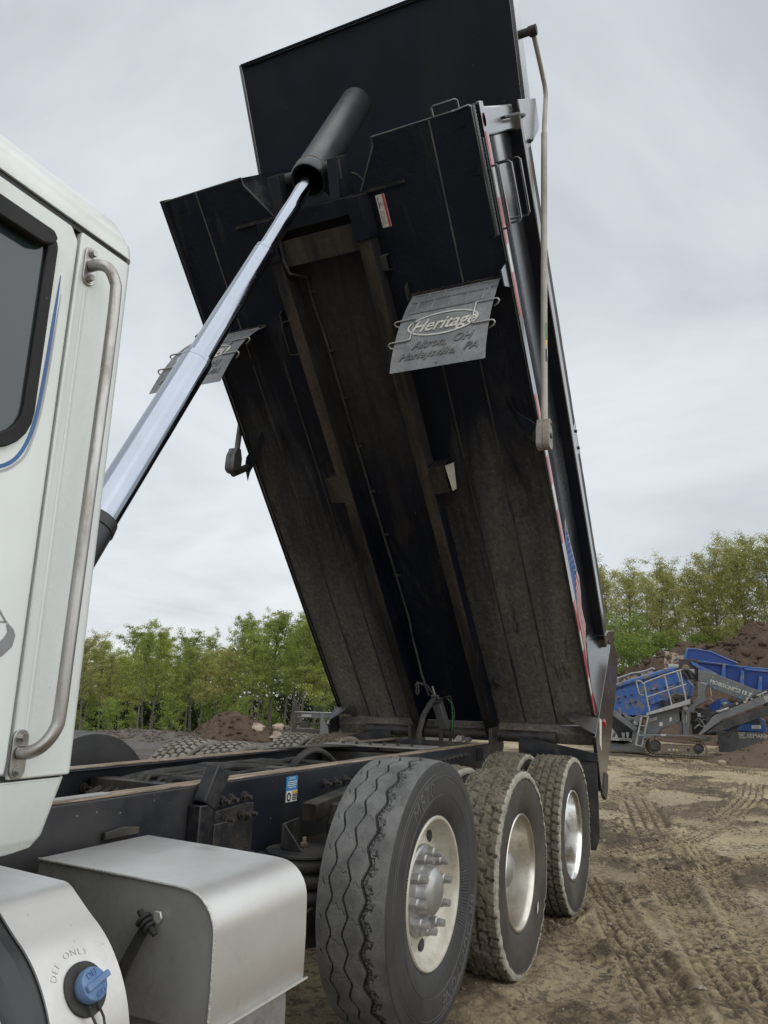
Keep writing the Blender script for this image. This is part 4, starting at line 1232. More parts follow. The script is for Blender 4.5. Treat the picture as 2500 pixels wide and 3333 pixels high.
lathe_on([(0.0, 0.056), (-0.005, 0.055), (-0.006, 0.045), (-0.004, 0.038), (-0.003, 0.027)]).build('rubber_ring', M['rubber'], dt)
lathe_on([(0.0, 0.030), (-0.012, 0.032), (-0.014, 0.0355), (-0.026, 0.0355), (-0.031, 0.0338), (-0.033, 0.0305), (-0.034, 0.0)]).build('filler_cap', M['capblue'], dt, sharp=30)
m = MB()
ca, sa = math.cos(R(14)), math.sin(R(14))
rot2 = lambda x, y, z_: onD(x * ca - y * sa, x * sa + y * ca, z_)
m.prism([rot2(-0.030, -0.007, 0.030), rot2(0.040, -0.007, 0.030), rot2(0.040, 0.007, 0.030), rot2(-0.030, 0.007, 0.030)], nD * 0.011)
m.build('cap_grip', M['capblue'], dt, bevel=0.002)
text_on('lettering', 'DEF', 0.019, lambda x, y, z_: rot2(0.002 + x, 0.020 + y, 0.0338 + z_), M['capdark'], dt, 0.001)
text_on('lettering', 'DEF', 0.017, lambda x, y, z_: rot2(0.002 - x, -0.021 - y, 0.0338 + z_), M['capdark'], dt, 0.001)


def def_arc(x, y, z_):
    r_ = 0.080 + y; an = R(108) - x / 0.080
    return flat_on_cover(r_ * math.cos(an), r_ * math.sin(an), 0.0004 + z_)


text_on('lettering', 'DEF  ONLY', 0.022, def_arc, M['ink'], dt, 0.0006, 0, -0.0009, 1.25)
m = MB(); m.tube([onD(-0.012, -0.036, 0.012), onD(-0.012, -0.052, 0.013), onD(-0.004, -0.078, 0.010), onD(0.008, -0.092, 0.006), onD(0.020, -0.088, 0.006), onD(0.022, -0.066, 0.008), onD(0.016, -0.046, 0.010), onD(0.010, -0.036, 0.012)], 0.0028, 8); m.build('cap_tether', M['rubber'], dt)
m = MB(); m.tube([(-1.86, -0.68, 0.93), (-1.86, -0.685, 0.985), (-1.875, -0.69, 1.01), (-1.93, -0.70, 1.02)], 0.022, 12); m.build('hose_elbow', M['rubber'], dt)
m = MB(); m.lathe([(0, 0.031), (-0.004, 0.031), (-0.004, 0.022)], 24); m.v = [(a_ - 1.86, c_ - 0.68, 0.9535 - b_) for a_, b_, c_ in m.v]; m.build('grommet', M['ink'], dt)
# polished step edge low in front of the tank
m = MB(); m.lathe([(-0.10, 0.155), (-0.10, 0.165), (0.02, 0.165), (0.02, 0.158)], 60); m.v = [(b_ - 2.12, a_ - 0.965, c_ + 0.66) for a_, b_, c_ in m.v]; m.build('tank_band', M['rimshine'], dt)

# ------------------------------------------------------------------ cab
cab = empty('cab', (-2.5, 0, 1.05), truck)
cab.location = (0, 0, 0)


def plan(xr, yh, r_, xf=-3.6, n=7, sx=0.6):
    "half-open plan outline of the cab, rear corners rounded; points go from near front round the back"
    p_ = [(xf, -yh)]
    p_ += [(xr - r_ * sx + r_ * sx * math.sin(a_), -yh + r_ - r_ * math.cos(a_)) for a_ in np.linspace(0, math.pi / 2, n)]
    p_ += [(x_, -y_) for x_, y_ in p_[::-1]]
    return p_


m = MB(); m.prism([(x_, y_, 1.222) for x_, y_ in plan(-1.948, 1.05, 0.06, -2.132)], (0, 0, 2.490 - 1.222)); m.build('rear_shell', M['white'], cab, bevel=0.004, sharp=30)
m = MB(); m.box((-2.85, 0, 1.86), (1.44, 2.066, 1.25)); m.build('cab_core', M['blackclean'], cab)
# door panel with raised bead
m = MB(); m.prism([(-3.6, -1.0335, 1.232), (-2.146, -1.0335, 1.232), (-2.143, -1.0335, 1.26), (-2.143, -1.0335, 2.455), (-2.165, -1.0335, 2.484), (-3.6, -1.0335, 2.484)], (0, -0.0205, 0)); door = m.build('door', M['white'], cab, bevel=0.005)
m = MB(); m.prism([(-3.6, 1.0335, 1.232), (-2.143, 1.0335, 1.232), (-2.143, 1.0335, 2.484), (-3.6, 1.0335, 2.484)], (0, 0.0205, 0)); m.build('door', M['white'], cab, bevel=0.005)


def rrect(x0, x1, z0, z1, r4, n=6):
    out = []
    for (cx_, cz_, a0, r_) in ((x1 - r4[0], z0 + r4[0], -90, r4[0]), (x1 - r4[1], z1 - r4[1], 0, r4[1]), (x0 + r4[2], z1 - r4[2], 90, r4[2]), (x0 + r4[3], z0 + r4[3], 180, r4[3])):
        out += [(cx_ + r_ * math.cos(R(a0 + 90 * k_ / n)), cz_ + r_ * math.sin(R(a0 + 90 * k_ / n))) for k_ in range(n + 1)]
    return out


wo_ = rrect(-3.3, -2.2045, 1.885, 2.425, (0.11, 0.032, 0.03, 0.1)); wi_ = rrect(-3.26, -2.234, 1.915, 2.395, (0.085, 0.018, 0.02, 0.08))
m = MB(); n_ = len(wo_)
yA, yB = -1.0545, -1.0660
V_ = [(a_, yA, b_) for a_, b_ in wo_] + [(a_, yB, b_) for a_, b_ in wo_] + [(a_, yB, b_) for a_, b_ in wi_] + [(a_, yA, b_) for a_, b_ in wi_]
Fq = []
for i in range(n_):
    j = (i + 1) % n_
    Fq += [(i, j, j + n_, i + n_), (i + n_, j + n_, j + 2 * n_, i + 2 * n_), (i + 2 * n_, j + 2 * n_, j + 3 * n_, i + 3 * n_)]
m.add(V_, Fq); m.build('window_frame', M['seal'], cab, bevel=0.003, sharp=35)
m = MB(); m.prism([(a_, -1.0550, b_) for a_, b_ in wi_], (0, -0.003, 0)); m.build('window', M['glass'], cab)
m = MB(); m.prism([(-3.3, -1.067, 2.368), (-2.262, -1.067, 2.372), (-2.235, -1.067, 2.384), (-2.226, -1.067, 2.404), (-2.238, -1.067, 2.418), (-3.3, -1.067, 2.430)], (0, -0.022, 0)); m.build('window_visor', M['seal'], cab, bevel=0.004)


def ribbon(path, w, y_, mat_, name, par):
    rows = []
    P0 = [Vector((a_, 0, b_)) for a_, b_ in path]; P_ = []
    for i in range(len(P0) - 1):
        p0, p1, p2, p3 = P0[max(i - 1, 0)], P0[i], P0[i + 1], P0[min(i + 2, len(P0) - 1)]
        P_ += [0.5 * (2 * p1 + (p2 - p0) * t_ + (2 * p0 - 5 * p1 + 4 * p2 - p3) * t_ ** 2 + (3 * p1 - p0 - 3 * p2 + p3) * t_ ** 3) for t_ in (0, 0.25, 0.5, 0.75)]
    P_.append(P0[-1])
    for i, p_ in enumerate(P_):
        d = (P_[min(i + 1, len(P_) - 1)] - P_[max(i - 1, 0)]).normalized(); nrm = Vector((d.z, 0, -d.x))
        ww = w * min(1, 0.08 + i * 0.12)
        rows.append([Vector((0, y_, 0)) + p_ - nrm * ww / 2, Vector((0, y_, 0)) + p_ + nrm * ww / 2])
    m_ = MB(); m_.sheet(rows, (0, -0.0008, 0)); return m_.build(name, mat_, par)


sp_ = [(-2.180, 2.345), (-2.1805, 2.30), (-2.182, 2.22), (-2.184, 2.14), (-2.187, 2.06), (-2.191, 2.00), (-2.199, 1.95), (-2.213, 1.908), (-2.232, 1.878), (-2.258, 1.858), (-2.29, 1.848), (-2.4, 1.842), (-3.0, 1.842)]
ribbon(sp_, 0.0085, -1.0545, M['stripeblue'], 'pinstripe', cab)
ribbon([(a_ + 0.0085 if b_ > 1.9 else a_ + 0.005, b_ - (0.0085 if b_ < 1.95 else 0)) for a_, b_ in sp_[1:]], 0.0055, -1.0545, M['stripegrey'], 'pinstripe', cab)
gr = [(-2.189, 1.537), (-2.173, 1.525), (-2.167, 1.513), (-2.171, 1.490), (-2.192, 1.469), (-2.203, 1.465), (-2.25, 1.46), (-2.25, 1.478), (-2.208, 1.493), (-2.194, 1.506), (-2.187, 1.520), (-2.192, 1.533)]
m = MB(); m.prism([(a_, -1.0545, b_) for a_, b_ in gr], (0, -0.0008, 0)); m.build('door_graphic', M['graphic'], cab)
m = MB(); m.bar((-2.215, -1.0549, 1.563), (-2.194, -1.0549, 1.539), 0.0008, 0.004, (0, 1, 0)); m.bar((-2.219, -1.0549, 1.563), (-2.211, -1.0549, 1.540), 0.0008, 0.003, (0, 1, 0)); m.bar((-2.222, -1.0549, 1.538), (-2.190, -1.0549, 1.5385), 0.0008, 0.003, (0, 1, 0)); m.build('door_graphic', M['graphic'], cab)
# soft pressing line of the rear panel
m = MB(); m.sheet([[(-2.112 + 0.004 * math.cos(k_), -1.0505, 1.30 + z_ * 1.05) for k_ in (0,)] + [(-2.104, -1.0525, 1.30 + z_ * 1.05), (-2.096, -1.0505, 1.30 + z_ * 1.05)] for z_ in np.linspace(0, 1, 3)]); m.build('pressing_line', M['white'], cab)
# roof: rounded shell above the gutter
lv = [(2.502, 0, 0), (2.540, 0.002, 0.006), (2.546, 0.007, 0.010), (2.552, 0.007, 0.014), (2.585, 0.018, 0.036), (2.615, 0.045, 0.070), (2.64, 0.085, 0.115), (2.665, 0.15, 0.18), (2.685, 0.25, 0.27), (2.70, 0.42, 0.42), (2.71, 0.7, 0.6)]
m = MB(); rows = []
for z_, iy, ix in lv:
    rows.append([(x_, y_, z_) for x_, y_ in plan(-1.948 - ix, 1.052 - iy, min(0.06 + ix * 0.5, 1.0 - iy), -3.6)])
m.sheet(rows); m.prism([(*p_[:2], 2.503) for p_ in rows[0]], (0, 0, 0.004)); m.build('roof', M['white'], cab, sharp=60)
m = MB(); m.prism([(x_, y_, 2.488) for x_, y_ in plan(-1.955, 1.045, 0.058, -3.6)], (0, 0, 0.015)); m.build('roof_seal', M['ink'], cab)
# lower skirt
m = MB(); a_ = [(x_, y_, 1.214) for x_, y_ in plan(-1.964, 1.048, 0.06, -3.6)]; b_ = [(x_, y_, 1.10) for x_, y_ in plan(-1.998, 1.040, 0.06, -3.6)]; c_ = [(x_, y_, 1.078) for x_, y_ in plan(-2.012, 1.030, 0.06, -3.6)]; d_ = [(x_, y_, 1.066) for x_, y_ in plan(-2.040, 1.005, 0.06, -3.6)]
m.sheet([a_, b_, c_, d_]); m.prism([(p_[0], p_[1], 1.2145) for p_ in a_], (0, 0, 0.003)); m.prism([(p_[0], p_[1], 1.066) for p_ in d_], (0, 0, 0.003)); m.build('lower_skirt', M['white'], cab, sharp=40)
m = MB(); m.prism([(x_, y_, 1.216) for x_, y_ in plan(-1.966, 1.040, 0.055, -3.6)], (0, 0, 0.012)); m.build('skirt_seal', M['ink'], cab)
# grab rail with its two flanges
hr = [(p_[0] - 0.012, p_[1], p_[2]) for p_ in [(-2.088, -1.058, 2.412), (-2.086, -1.085, 2.410), (-2.078, -1.108, 2.398), (-2.066, -1.119, 2.368), (-2.061, -1.121, 2.33), (-2.061, -1.121, 2.15), (-2.066, -1.121, 1.84), (-2.071, -1.121, 1.5), (-2.073, -1.121, 1.36), (-2.078, -1.119, 1.325), (-2.090, -1.108, 1.297), (-2.102, -1.088, 1.280), (-2.106, -1.058, 1.276)]]
from mathutils import geometry as _g
sm = []
P_ = [Vector(p_) for p_ in hr]
for i in range(len(P_) - 1):
    p0, p1, p2, p3 = P_[max(i - 1, 0)], P_[i], P_[i + 1], P_[min(i + 2, len(P_) - 1)]
    for k_ in range(4):
        t_ = k_ / 4
        sm.append(0.5 * (2 * p1 + (p2 - p0) * t_ + (2 * p0 - 5 * p1 + 4 * p2 - p3) * t_ ** 2 + (3 * p1 - p0 - 3 * p2 + p3) * t_ ** 3))
sm.append(P_[-1])
m = MB(); m.tube(sm, 0.0138, 18); rail_ = m.build('grab_rail', M['steel'], cab, sharp=60)
for x_, z_ in ((-2.100, 2.412), (-2.118, 1.273)):
    m = MB(); m.prism([(x_ + a_, -1.0505, z_ + b_) for a_, b_ in rrect(-0.019, 0.019, -0.050, 0.050, (0.018,) * 4)], (0, -0.006, 0)); m.build('rail_flange', M['steel'], cab, bevel=0.0015)
    for dz in (-0.033, 0.033):
        m = MB(); m.cyl((x_, -1.056, z_ + dz), (x_, -1.060, z_ + dz), 0.012, n=18); m.cyl((x_, -1.060, z_ + dz), (x_, -1.068, z_ + dz), 0.0085, n=6); m.build('bolt', M['steel'], cab)

# ------------------------------------------------------------------ raised dump bed
bed = empty('dump_bed', (0, 0, 0), truck); bed['label'] = 'raised black steel dump bed seen from below'
LB = 4.785


def fh(y):
    "floor plate bends up slightly towards the sides"
    return 0.0 if abs(y) < 0.895 else (abs(y) - 0.895) / 0.325 * 0.030


def plate_sy(name, poly, h0, th, mat_, par=bed, bevel=0.0):
    m_ = MB(); m_.prism([B(s_, y_, h0) for s_, y_ in poly], NV * th)
    return m_.build(name, mat_, par, bevel=bevel)


# floor: centre, two wings with the bent outer strips, dirt grows towards the rear
def wing(sgn, s0, s1, mat_, name='floor_panel'):
    ys_ = [0.335, 0.60, 0.895, 1.05, 1.219]
    rows_ = []
    nS = 14
    for i in range(nS + 1):
        s_ = s0 + (s1 - s0) * i / nS
        rows_.append([B(s_, sgn * y_, fh(y_)) for y_ in ys_])
    m_ = MB(); m_.sheet(rows_, NV * 0.010)
    return m_.build(name, mat_, bed, sharp=4)


wing(-1, 0.0, 4.49, M['bedwing']); wing(1, 0.0, 4.49, M['bedwing'])
plate_sy('floor_panel', [(0.0, -0.335), (0.0, 0.335), (4.49, 0.335), (4.49, -0.335)], 0.001, 0.010, M['bed'])
# front corners of the floor on both sides of the notch for the cylinder
for sgn, mt in ((-1, 'bedwing'), (1, 'bedwing')):
    ysA = [0.335, 0.895, 1.05, 1.219]; ysB = [0.500, 0.895, 1.05, 1.219]
    rows_ = []
    for i in range(7):
        t_ = i / 6; s_ = 4.49 + (LB - 4.49) * t_
        y0 = 0.335 + (0.500 - 0.335) * min(1, t_ * 1.15)
        rows_.append([B(s_, sgn * y_, fh(y_)) for y_ in (y0, 0.70, 0.895, 1.05, 1.219)])
    m = MB(); m.sheet(rows_, NV * 0.010); m.build('front_corner', M[mt], bed, sharp=4)
    # recess wall standing up from the notch edge
    m = MB(); m.sheet([[B(4.49, sgn * 0.335, 0.0), B(4.49, sgn * 0.335, 1.0)], [B(4.74, sgn * 0.500, 0.0), B(4.74, sgn * 0.500, 1.0)], [B(4.785, sgn * 0.500, 0.0), B(4.785, sgn * 0.500, 1.0)]], (0, 0.006 * sgn, 0)); m.build('recess_wall', M['gloss'], bed)
    m = MB(); m.tube([B(4.49, sgn * 0.338, -0.002), B(4.735, sgn * 0.500, -0.002), B(4.785, sgn * 0.502, -0.002), B(4.787, sgn * 1.21, 0.026)], 0.006, 8); m.build('worn_lit_edge', M['edge'], bed)  # pale tube paints the lit line along the notch edge
    # stiffened bend line
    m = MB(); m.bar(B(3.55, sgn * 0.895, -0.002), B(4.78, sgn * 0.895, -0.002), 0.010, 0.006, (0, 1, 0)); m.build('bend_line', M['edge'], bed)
    for y_l in (0.62, 0.895):
        m = MB(); m.bar(B(0.02, sgn * y_l, -0.0015), B(3.5, sgn * y_l, -0.0015), 0.012, 0.004, (0, 1, 0)); m.build('fold_line', M['black'], bed)
m = MB(); m.sheet([[B(4.47, -0.34, 0.0), B(4.47, -0.34, 1.2)], [B(4.47, 0.34, 0.0), B(4.47, 0.34, 1.2)]], DV * -0.008); m.build('recess_back', M['bedclean'], bed)
m = MB(); m.prism([B(4.455, -1.12, 0.012), B(4.455, 1.12, 0.012), B(4.455, 1.12, 1.62), B(4.455, -1.12, 1.62)], DV * -0.02); m.build('bulkhead', M['bedclean'], bed)
m = MB(); m.prism([B(4.70, -1.10, 0.01), B(4.70, -0.505, 0.01), B(4.70, -0.505, 1.40), B(4.70, -1.10, 1.40)], DV * -0.01); m.prism([B(4.70, 1.10, 0.01), B(4.70, 0.505, 0.01), B(4.70, 0.505, 1.40), B(4.70, 1.10, 1.40)], DV * -0.01); m.build('front_wall', M['bedclean'], bed)

# long sills: web boxes hanging below the floor, brown underside
for sgn in (-1, 1):
    m = MB(); m.prism([B(-0.06, sgn * 0.300, 0.0), B(-0.06, sgn * 0.300, -0.150), B(-0.06, sgn * 0.378, -0.150), B(-0.06, sgn * 0.378, 0.0)], DV * 4.27); so_ = m.build('sill', M['bed'], bed, bevel=0.004)
    m = MB(); m.prism([B(-0.06, sgn * 0.296, -0.1515), B(-0.06, sgn * 0.296, -0.1605), B(-0.06, sgn * 0.382, -0.1605), B(-0.06, sgn * 0.382, -0.1515)], DV * 4.27); m.build('sill_flange', M['sill'], bed, bevel=0.002)
    m = MB(); m.prism([B(4.205, sgn * 0.290, 0.0), B(4.205, sgn * 0.290, -0.175), B(4.205, sgn * 0.392, -0.175), B(4.205, sgn * 0.392, 0.0)], DV * 0.275); m.build('sill_head', M['bedclean'], bed, bevel=0.004)
    # outrigger box on the outside of the sill
    m = MB()
    for s_ in (2.335, 2.535):
        m.prism([B(s_, sgn * 0.383, -0.002), B(s_, sgn * 0.383, -0.160), B(s_, sgn * 0.500, -0.150), B(s_, sgn * 0.500, -0.002)], DV * 0.008)
    m.prism([B(2.336, sgn * 0.384, -0.150), B(2.336, sgn * 0.500, -0.142), B(2.336, sgn * 0.500, -0.150), B(2.336, sgn * 0.384, -0.158)], DV * 0.206)
    m.build('outrigger', M['sill'], bed, bevel=0.002)
m = MB(); m.prism([B(2.32, -0.505, -0.09), B(2.54, -0.505, -0.125), B(2.54, -0.560, -0.075), B(2.32, -0.525, -0.055)], NV * 0.006); m.build('pale_bracket', M['flaplet'], bed)
# front cross beam, cross box
m = MB(); m.prism([B(4.150, -0.300, -0.150), B(4.150, 0.300, -0.150), B(4.325, 0.300, -0.150), B(4.325, -0.300, -0.150)], NV * 0.148); m.build('cross_box', M['sill'], bed, bevel=0.004)
m = MB(); m.prism([B(4.475, -0.66, -0.020), B(4.475, 0.66, -0.020), B(4.495, 0.66, -0.020), B(4.495, -0.66, -0.020)], NV * 0.019); m.build('front_flange', M['sill'], bed)
m = MB(); m.prism([B(4.38, -0.295, -0.165), B(4.38, 0.295, -0.165), B(4.49, 0.295, -0.165), B(4.49, -0.295, -0.165)], NV * 0.160); m.build('front_beam', M['bedclean'], bed, bevel=0.004)
for sgn in (-1, 1):       # trunnion posts beside the cylinder
    m = MB(); m.prism([B(4.49, sgn * 0.175, -0.15), B(4.735, sgn * 0.190, -0.07), B(4.735, sgn * 0.190, 0.10), B(4.49, sgn * 0.175, 0.12)], (0, 0.075 * sgn, 0)); m.build('trunnion_post', M['bedclean'], bed, bevel=0.004)
    m = MB(); m.prism([B(4.60, sgn * 0.258, -0.09), B(4.715, sgn * 0.262, -0.065), B(4.715, sgn * 0.262, -0.05), B(4.60, sgn * 0.258, -0.075)], (0, 0.01 * sgn, 0)); m.build('weld_strip', M['black'], bed)
    m = MB(); m.cyl(B(4.69, sgn * 0.11, 0.05), B(4.69, sgn * 0.26, 0.05), 0.04, n=20); m.build('trunnion_pin', M['black'], bed)
m = MB(); m.tube([B(4.62, -0.285, 0.05), B(4.60, -0.33, 0.03), B(4.55, -0.36, 0.05), B(4.52, -0.33, 0.1)], 0.007, 8); m.build('wire', M['rubber'], bed)
# bent strap bracket
m = MB(); pts = [(4.07, 0.0), (4.065, -0.055), (3.975, -0.060), (3.965, 0.0)]
m.sheet([[B(s_, -0.375, h_), B(s_, -0.425, h_)] for s_, h_ in pts], DV * 0.006); m.build('strap_bracket', M['black'], bed)
# placard
m = MB(); m.prism([B(4.240, -0.432, -0.0005), B(4.240, -0.496, -0.0005), B(4.446, -0.496, -0.0005), B(4.446, -0.432, -0.0005)], NV * -0.002); m.build('placard', M['sticker'], bed)
m = MB(); m.prism([B(4.242, -0.478, -0.0030), B(4.242, -0.494, -0.0030), B(4.444, -0.494, -0.0030), B(4.444, -0.478, -0.0030)], NV * -0.0008); m.build('placard_band', M['red'], bed)
q = random.Random(8)
for k_ in range(8):
    s_ = 4.262 + 0.011 * k_
    m = MB(); m.prism([B(s_, -0.437, -0.0030), B(s_, -0.437 - q.uniform(0.025, 0.036), -0.0030), B(s_ + 0.004, -0.437 - q.uniform(0.025, 0.036), -0.0030), B(s_ + 0.004, -0.437, -0.0030)], NV * -0.0006); m.build('print_line', M['graphic'], bed)
m = MB(); m.tube([B(4.375, -0.440, -0.0034), B(4.395, -0.455, -0.0034), B(4.372, -0.470, -0.0034), B(4.40, -0.474, -0.0034)], 0.0018, 6); m.tube([B(4.36, -0.447, -0.0034), B(4.43, -0.442, -0.0034)], 0.0016, 6)
m.lathe([(0, 0.006), (0.001, 0.006), (0.001, 0.003)], 12); m.v[-36:] = [tuple(B(4.425 + a_, -0.446 + c_, -0.0034)) for a_, b_, c_ in m.v[-36:]]
m.build('print_figure', M['ink'], bed)
# air line clipped along the centre of the floor
cab_ = [(4.49, 0.197, -0.17), (4.40, 0.24, -0.175), (4.321, 0.262, -0.165), (4.20, 0.275, -0.165), (4.11, 0.268, -0.15), (4.052, 0.211, -0.03), (3.95, 0.225, -0.016), (3.836, 0.228, -0.014), (3.628, 0.212, -0.014), (3.176, 0.212, -0.014), (2.747, 0.211, -0.014), (2.348, 0.207, -0.014), (1.927, 0.204, -0.014), (1.544, 0.198, -0.014), (1.142, 0.191, -0.016), (0.918, 0.206, -0.03), (0.80, 0.19, -0.06), (0.62, 0.17, -0.12), (0.45, 0.12, -0.2)]
m = MB(); m.tube([B(*p_) for p_ in cab_], 0.010, 8); m.build('air_line', M['rubber'], bed)
for s_, y_ in ((3.942, 0.215), (3.504, 0.212), (3.134, 0.212), (2.736, 0.211), (2.344, 0.207), (1.947, 0.204), (1.559, 0.198)):
    m = MB(); m.prism([B(s_ - 0.008, y_ + 0.014, -0.001), B(s_ - 0.008, y_ - 0.045, -0.001), B(s_ + 0.008, y_ - 0.045, -0.001), B(s_ + 0.008, y_ + 0.014, -0.001)], NV * -0.018); m.build('clip', M['black'], bed)
m = MB(); m.tube([B(3.55, 0.49, -0.10), B(3.78, 0.49, -0.10), B(3.79, 0.45, -0.10), B(3.79, 0.40, -0.10)], 0.005, 8); m.tube([B(3.55, 0.49, -0.10), B(3.54, 0.45, -0.10), B(3.54, 0.40, -0.10)], 0.005, 8); m.build('rod_loop', M['black'], bed)
m = MB(); m.prism([B(0.42, -0.44, -0.001), B(0.50, -0.44, -0.001), B(0.46, -0.49, -0.001)], NV * -0.05); m.build('small_gusset', M['black'], bed)


# side walls -------------------------------------------------------
def rail_h(s_):
    return 0.80 + 0.038 * s_


def wall_prof(s_):
    hr_ = rail_h(s_)
    return [(-1.212, 0.012), (-1.212, 0.100), (-1.196, 0.125), (-1.150, 0.40), (-1.140, 0.52), (-1.140, 0.60), (-1.148, 0.70), (-1.158, hr_)]


def wall_y(s_, h_):
    pr_ = wall_prof(s_)
    return float(np.interp(h_, [b_ for _, b_ in pr_], [a_ for a_, _ in pr_]))


for sgn in (1, -1):          # sgn 1: near side (profile is negative already)
    rows_ = []
    for s_ in np.linspace(0.10, 4.60, 12):
        rows_.append([B(s_, sgn * a_, b_) for a_, b_ in wall_prof(s_)])
    m = MB(); m.sheet(rows_, (0, 0.012 * sgn, 0)); wl = m.build('side_wall', M['sidegloss'], bed, sharp=50)
    # bottom rub rail
    m = MB(); m.prism([B(0.03, sgn * -1.2205, -0.004), B(0.03, sgn * -1.2205, 0.098), B(0.03, sgn * -1.190, 0.098), B(0.03, sgn * -1.190, 0.030)], DV * (LB - 0.03 + 0.014)); m.build('rub_rail', M['sidegloss'] if sgn > 0 else M['bedclean'], bed, bevel=0.004)
    # top rail: underside black, outer face bright
    m = MB()
    for i in range(2):
        s_ = (0.22, 4.70)[i]; h_ = rail_h(s_)
        m.v += [tuple(B(s_, sgn * y_, h_ + dh)) for y_, dh in ((-1.10, 0.0), (-1.245, 0.0), (-1.252, 0.008), (-1.252, 0.105), (-1.235, 0.115), (-1.10, 0.115))]
    m.f += [tuple((k_, (k_ + 1) % 6, (k_ + 1) % 6 + 6, k_ + 6)) for k_ in range(6)] + [tuple(range(6)), tuple(range(11, 5, -1))]
    m.m += [0] * 8
    m.build('top_rail', M['sidegloss'], bed, bevel=0.003)
    m = MB(); m.sheet([[B(s_, sgn * y_, rail_h(s_) - 0.003) for y_ in (-1.150, -1.244)] for s_ in (0.30, 4.60)], NV * 0.0015); m.build('underside_dark_sheet', M['bedclean'], bed)  # matte dark sheet added to blot out reflections under the rail
    # weathered board on the rail
    m = MB(); rows_ = []
    q = random.Random(4 + sgn)
    for s_ in np.linspace(0.30, 4.62, 60):
        h_ = rail_h(s_) + 0.116
        rows_.append([B(s_, sgn * -1.236, h_), B(s_, sgn * -1.236, h_ + 0.16 + q.uniform(-0.006, 0.006) + 0.02 * (s_ / 4.7))])
    m.sheet(rows_, (0, 0.045 * sgn, 0)); m.build('side_board', M['rubber'], bed, sharp=30)
    # front upright box of the side
    m = MB(); m.prism([B(4.605, sgn * -1.208, 0.100), B(4.605, sgn * -1.208, rail_h(4.6)), B(4.772, sgn * -1.208, rail_h(4.7)), B(4.772, sgn * -1.208, 0.100)], (0, 0.10 * sgn, 0)); m.build('front_upright', M['sidegloss'], bed, bevel=0.012, seg=3)
    # gusset plate up to the cab shield
    m = MB(); m.prism([B(s_, sgn * -1.254, h_) for s_, h_ in ((4.785, 1.00), (4.785, 1.66), (4.60, 1.63), (4.555, 1.57), (4.45, 1.02), (4.45, 0.985))], (0, 0.012 * sgn, 0)); m.build('shield_gusset', M['sidegloss'], bed, bevel=0.003)
    m = MB(); m.cyl(B(4.505, sgn * -1.254, 1.12), B(4.505, sgn * -1.268, 1.12), 0.016, n=6); m.cyl(B(4.505, sgn * -1.268, 1.12), B(4.505, sgn * -1.285, 1.12), 0.009, n=8); m.build('bolt', M['black'], bed)
    m = MB(); m.tube([B(4.69, sgn * -1.215, 0.62), B(4.69, sgn * -1.285, 0.72), B(4.675, sgn * -1.29, 0.93), B(4.67, sgn * -1.262, 0.99)], 0.011, 10); m.build('tie_hook', M['blackclean'], bed)
    # joint plate on the side board
    m = MB(); m.prism([B(s_, sgn * -1.240, rail_h(s_) + h_) for s_, h_ in ((2.30, 0.125), (2.06, 0.125), (2.04, 0.20), (2.32, 0.22))], (0, -0.006 * sgn, 0)); m.build('joint_plate', M['gloss'], bed)
    for s_ in (2.25, 2.10):
        m = MB(); m.cyl(B(s_, sgn * -1.245, rail_h(s_) + 0.17), B(s_, sgn * -1.262, rail_h(s_) + 0.17), 0.014, n=6); m.build('bolt', M['black'], bed)
    # triangular hanger above the fender
    m = MB(); m.prism([B(3.856, sgn * -1.205, 0.0), B(3.689, sgn * -1.205, 0.0), B(3.734, sgn * -1.205, -0.165), B(3.835, sgn * -1.205, -0.171)], (0, 0.010 * sgn, 0)); m.build('fender_hanger', M['gloss'], bed, bevel=0.002)
    # bent bracket of the tarp pivot
    m = MB(); m.sheet([[B(2.96, sgn * -1.02, -0.002), B(2.86, sgn * -1.10, -0.075), B(2.79, sgn * -1.19, -0.085), B(2.70, sgn * -1.255, -0.06)], [B(2.90, sgn * -1.02, -0.002), B(2.76, sgn * -1.10, -0.085), B(2.66, sgn * -1.19, -0.11), B(2.58, sgn * -1.255, -0.09)]], NV * 0.008); m.build('pivot_bracket', M['bedclean'], bed, bevel=0.002)
    # rear corner: broad outer cheek, sloping inner face, cap and shelf
    cheek = [(0.075, 1.14), (-0.20, 1.28), (-0.30, 1.15), (-0.373, 0.785), (-0.452, 0.075), (-0.50, -0.258), (-0.374, -0.346), (0.079, -0.208), (0.086, -0.004), (0.104, 1.023)]
    m = MB(); m.prism([B(s_, sgn * -1.250, h_) for s_, h_ in cheek], (0, 0.03 * sgn, 0)); m.build('rear_cheek', M['gloss'], bed, bevel=0.006)
    m = MB(); m.sheet([[B(0.46, sgn * wall_y(0.46, 0.70), 0.72), B(0.095, sgn * -1.248, 1.02)], [B(0.50, sgn * wall_y(0.5, 0.55), 0.55), B(0.095, sgn * -1.248, 0.55)], [B(0.30, sgn * -1.212, 0.11), B(0.088, sgn * -1.248, 0.05)], [B(0.12, sgn * -1.212, 0.03), B(0.085, sgn * -1.248, -0.004)]], NV * 0.01); m.build('rear_post', M['gloss'], bed, sharp=30)
    m = MB(); m.prism([B(s_, sgn * -1.262, h_) for s_, h_ in ((0.36, rail_h(0.36) - 0.02), (0.31, rail_h(0.3) + 0.13), (0.10, 1.235), (0.03, 1.165), (0.10, 1.02))], (0, 0.15 * sgn, 0)); m.build('rail_end_cap', M['gloss'], bed, bevel=0.006)
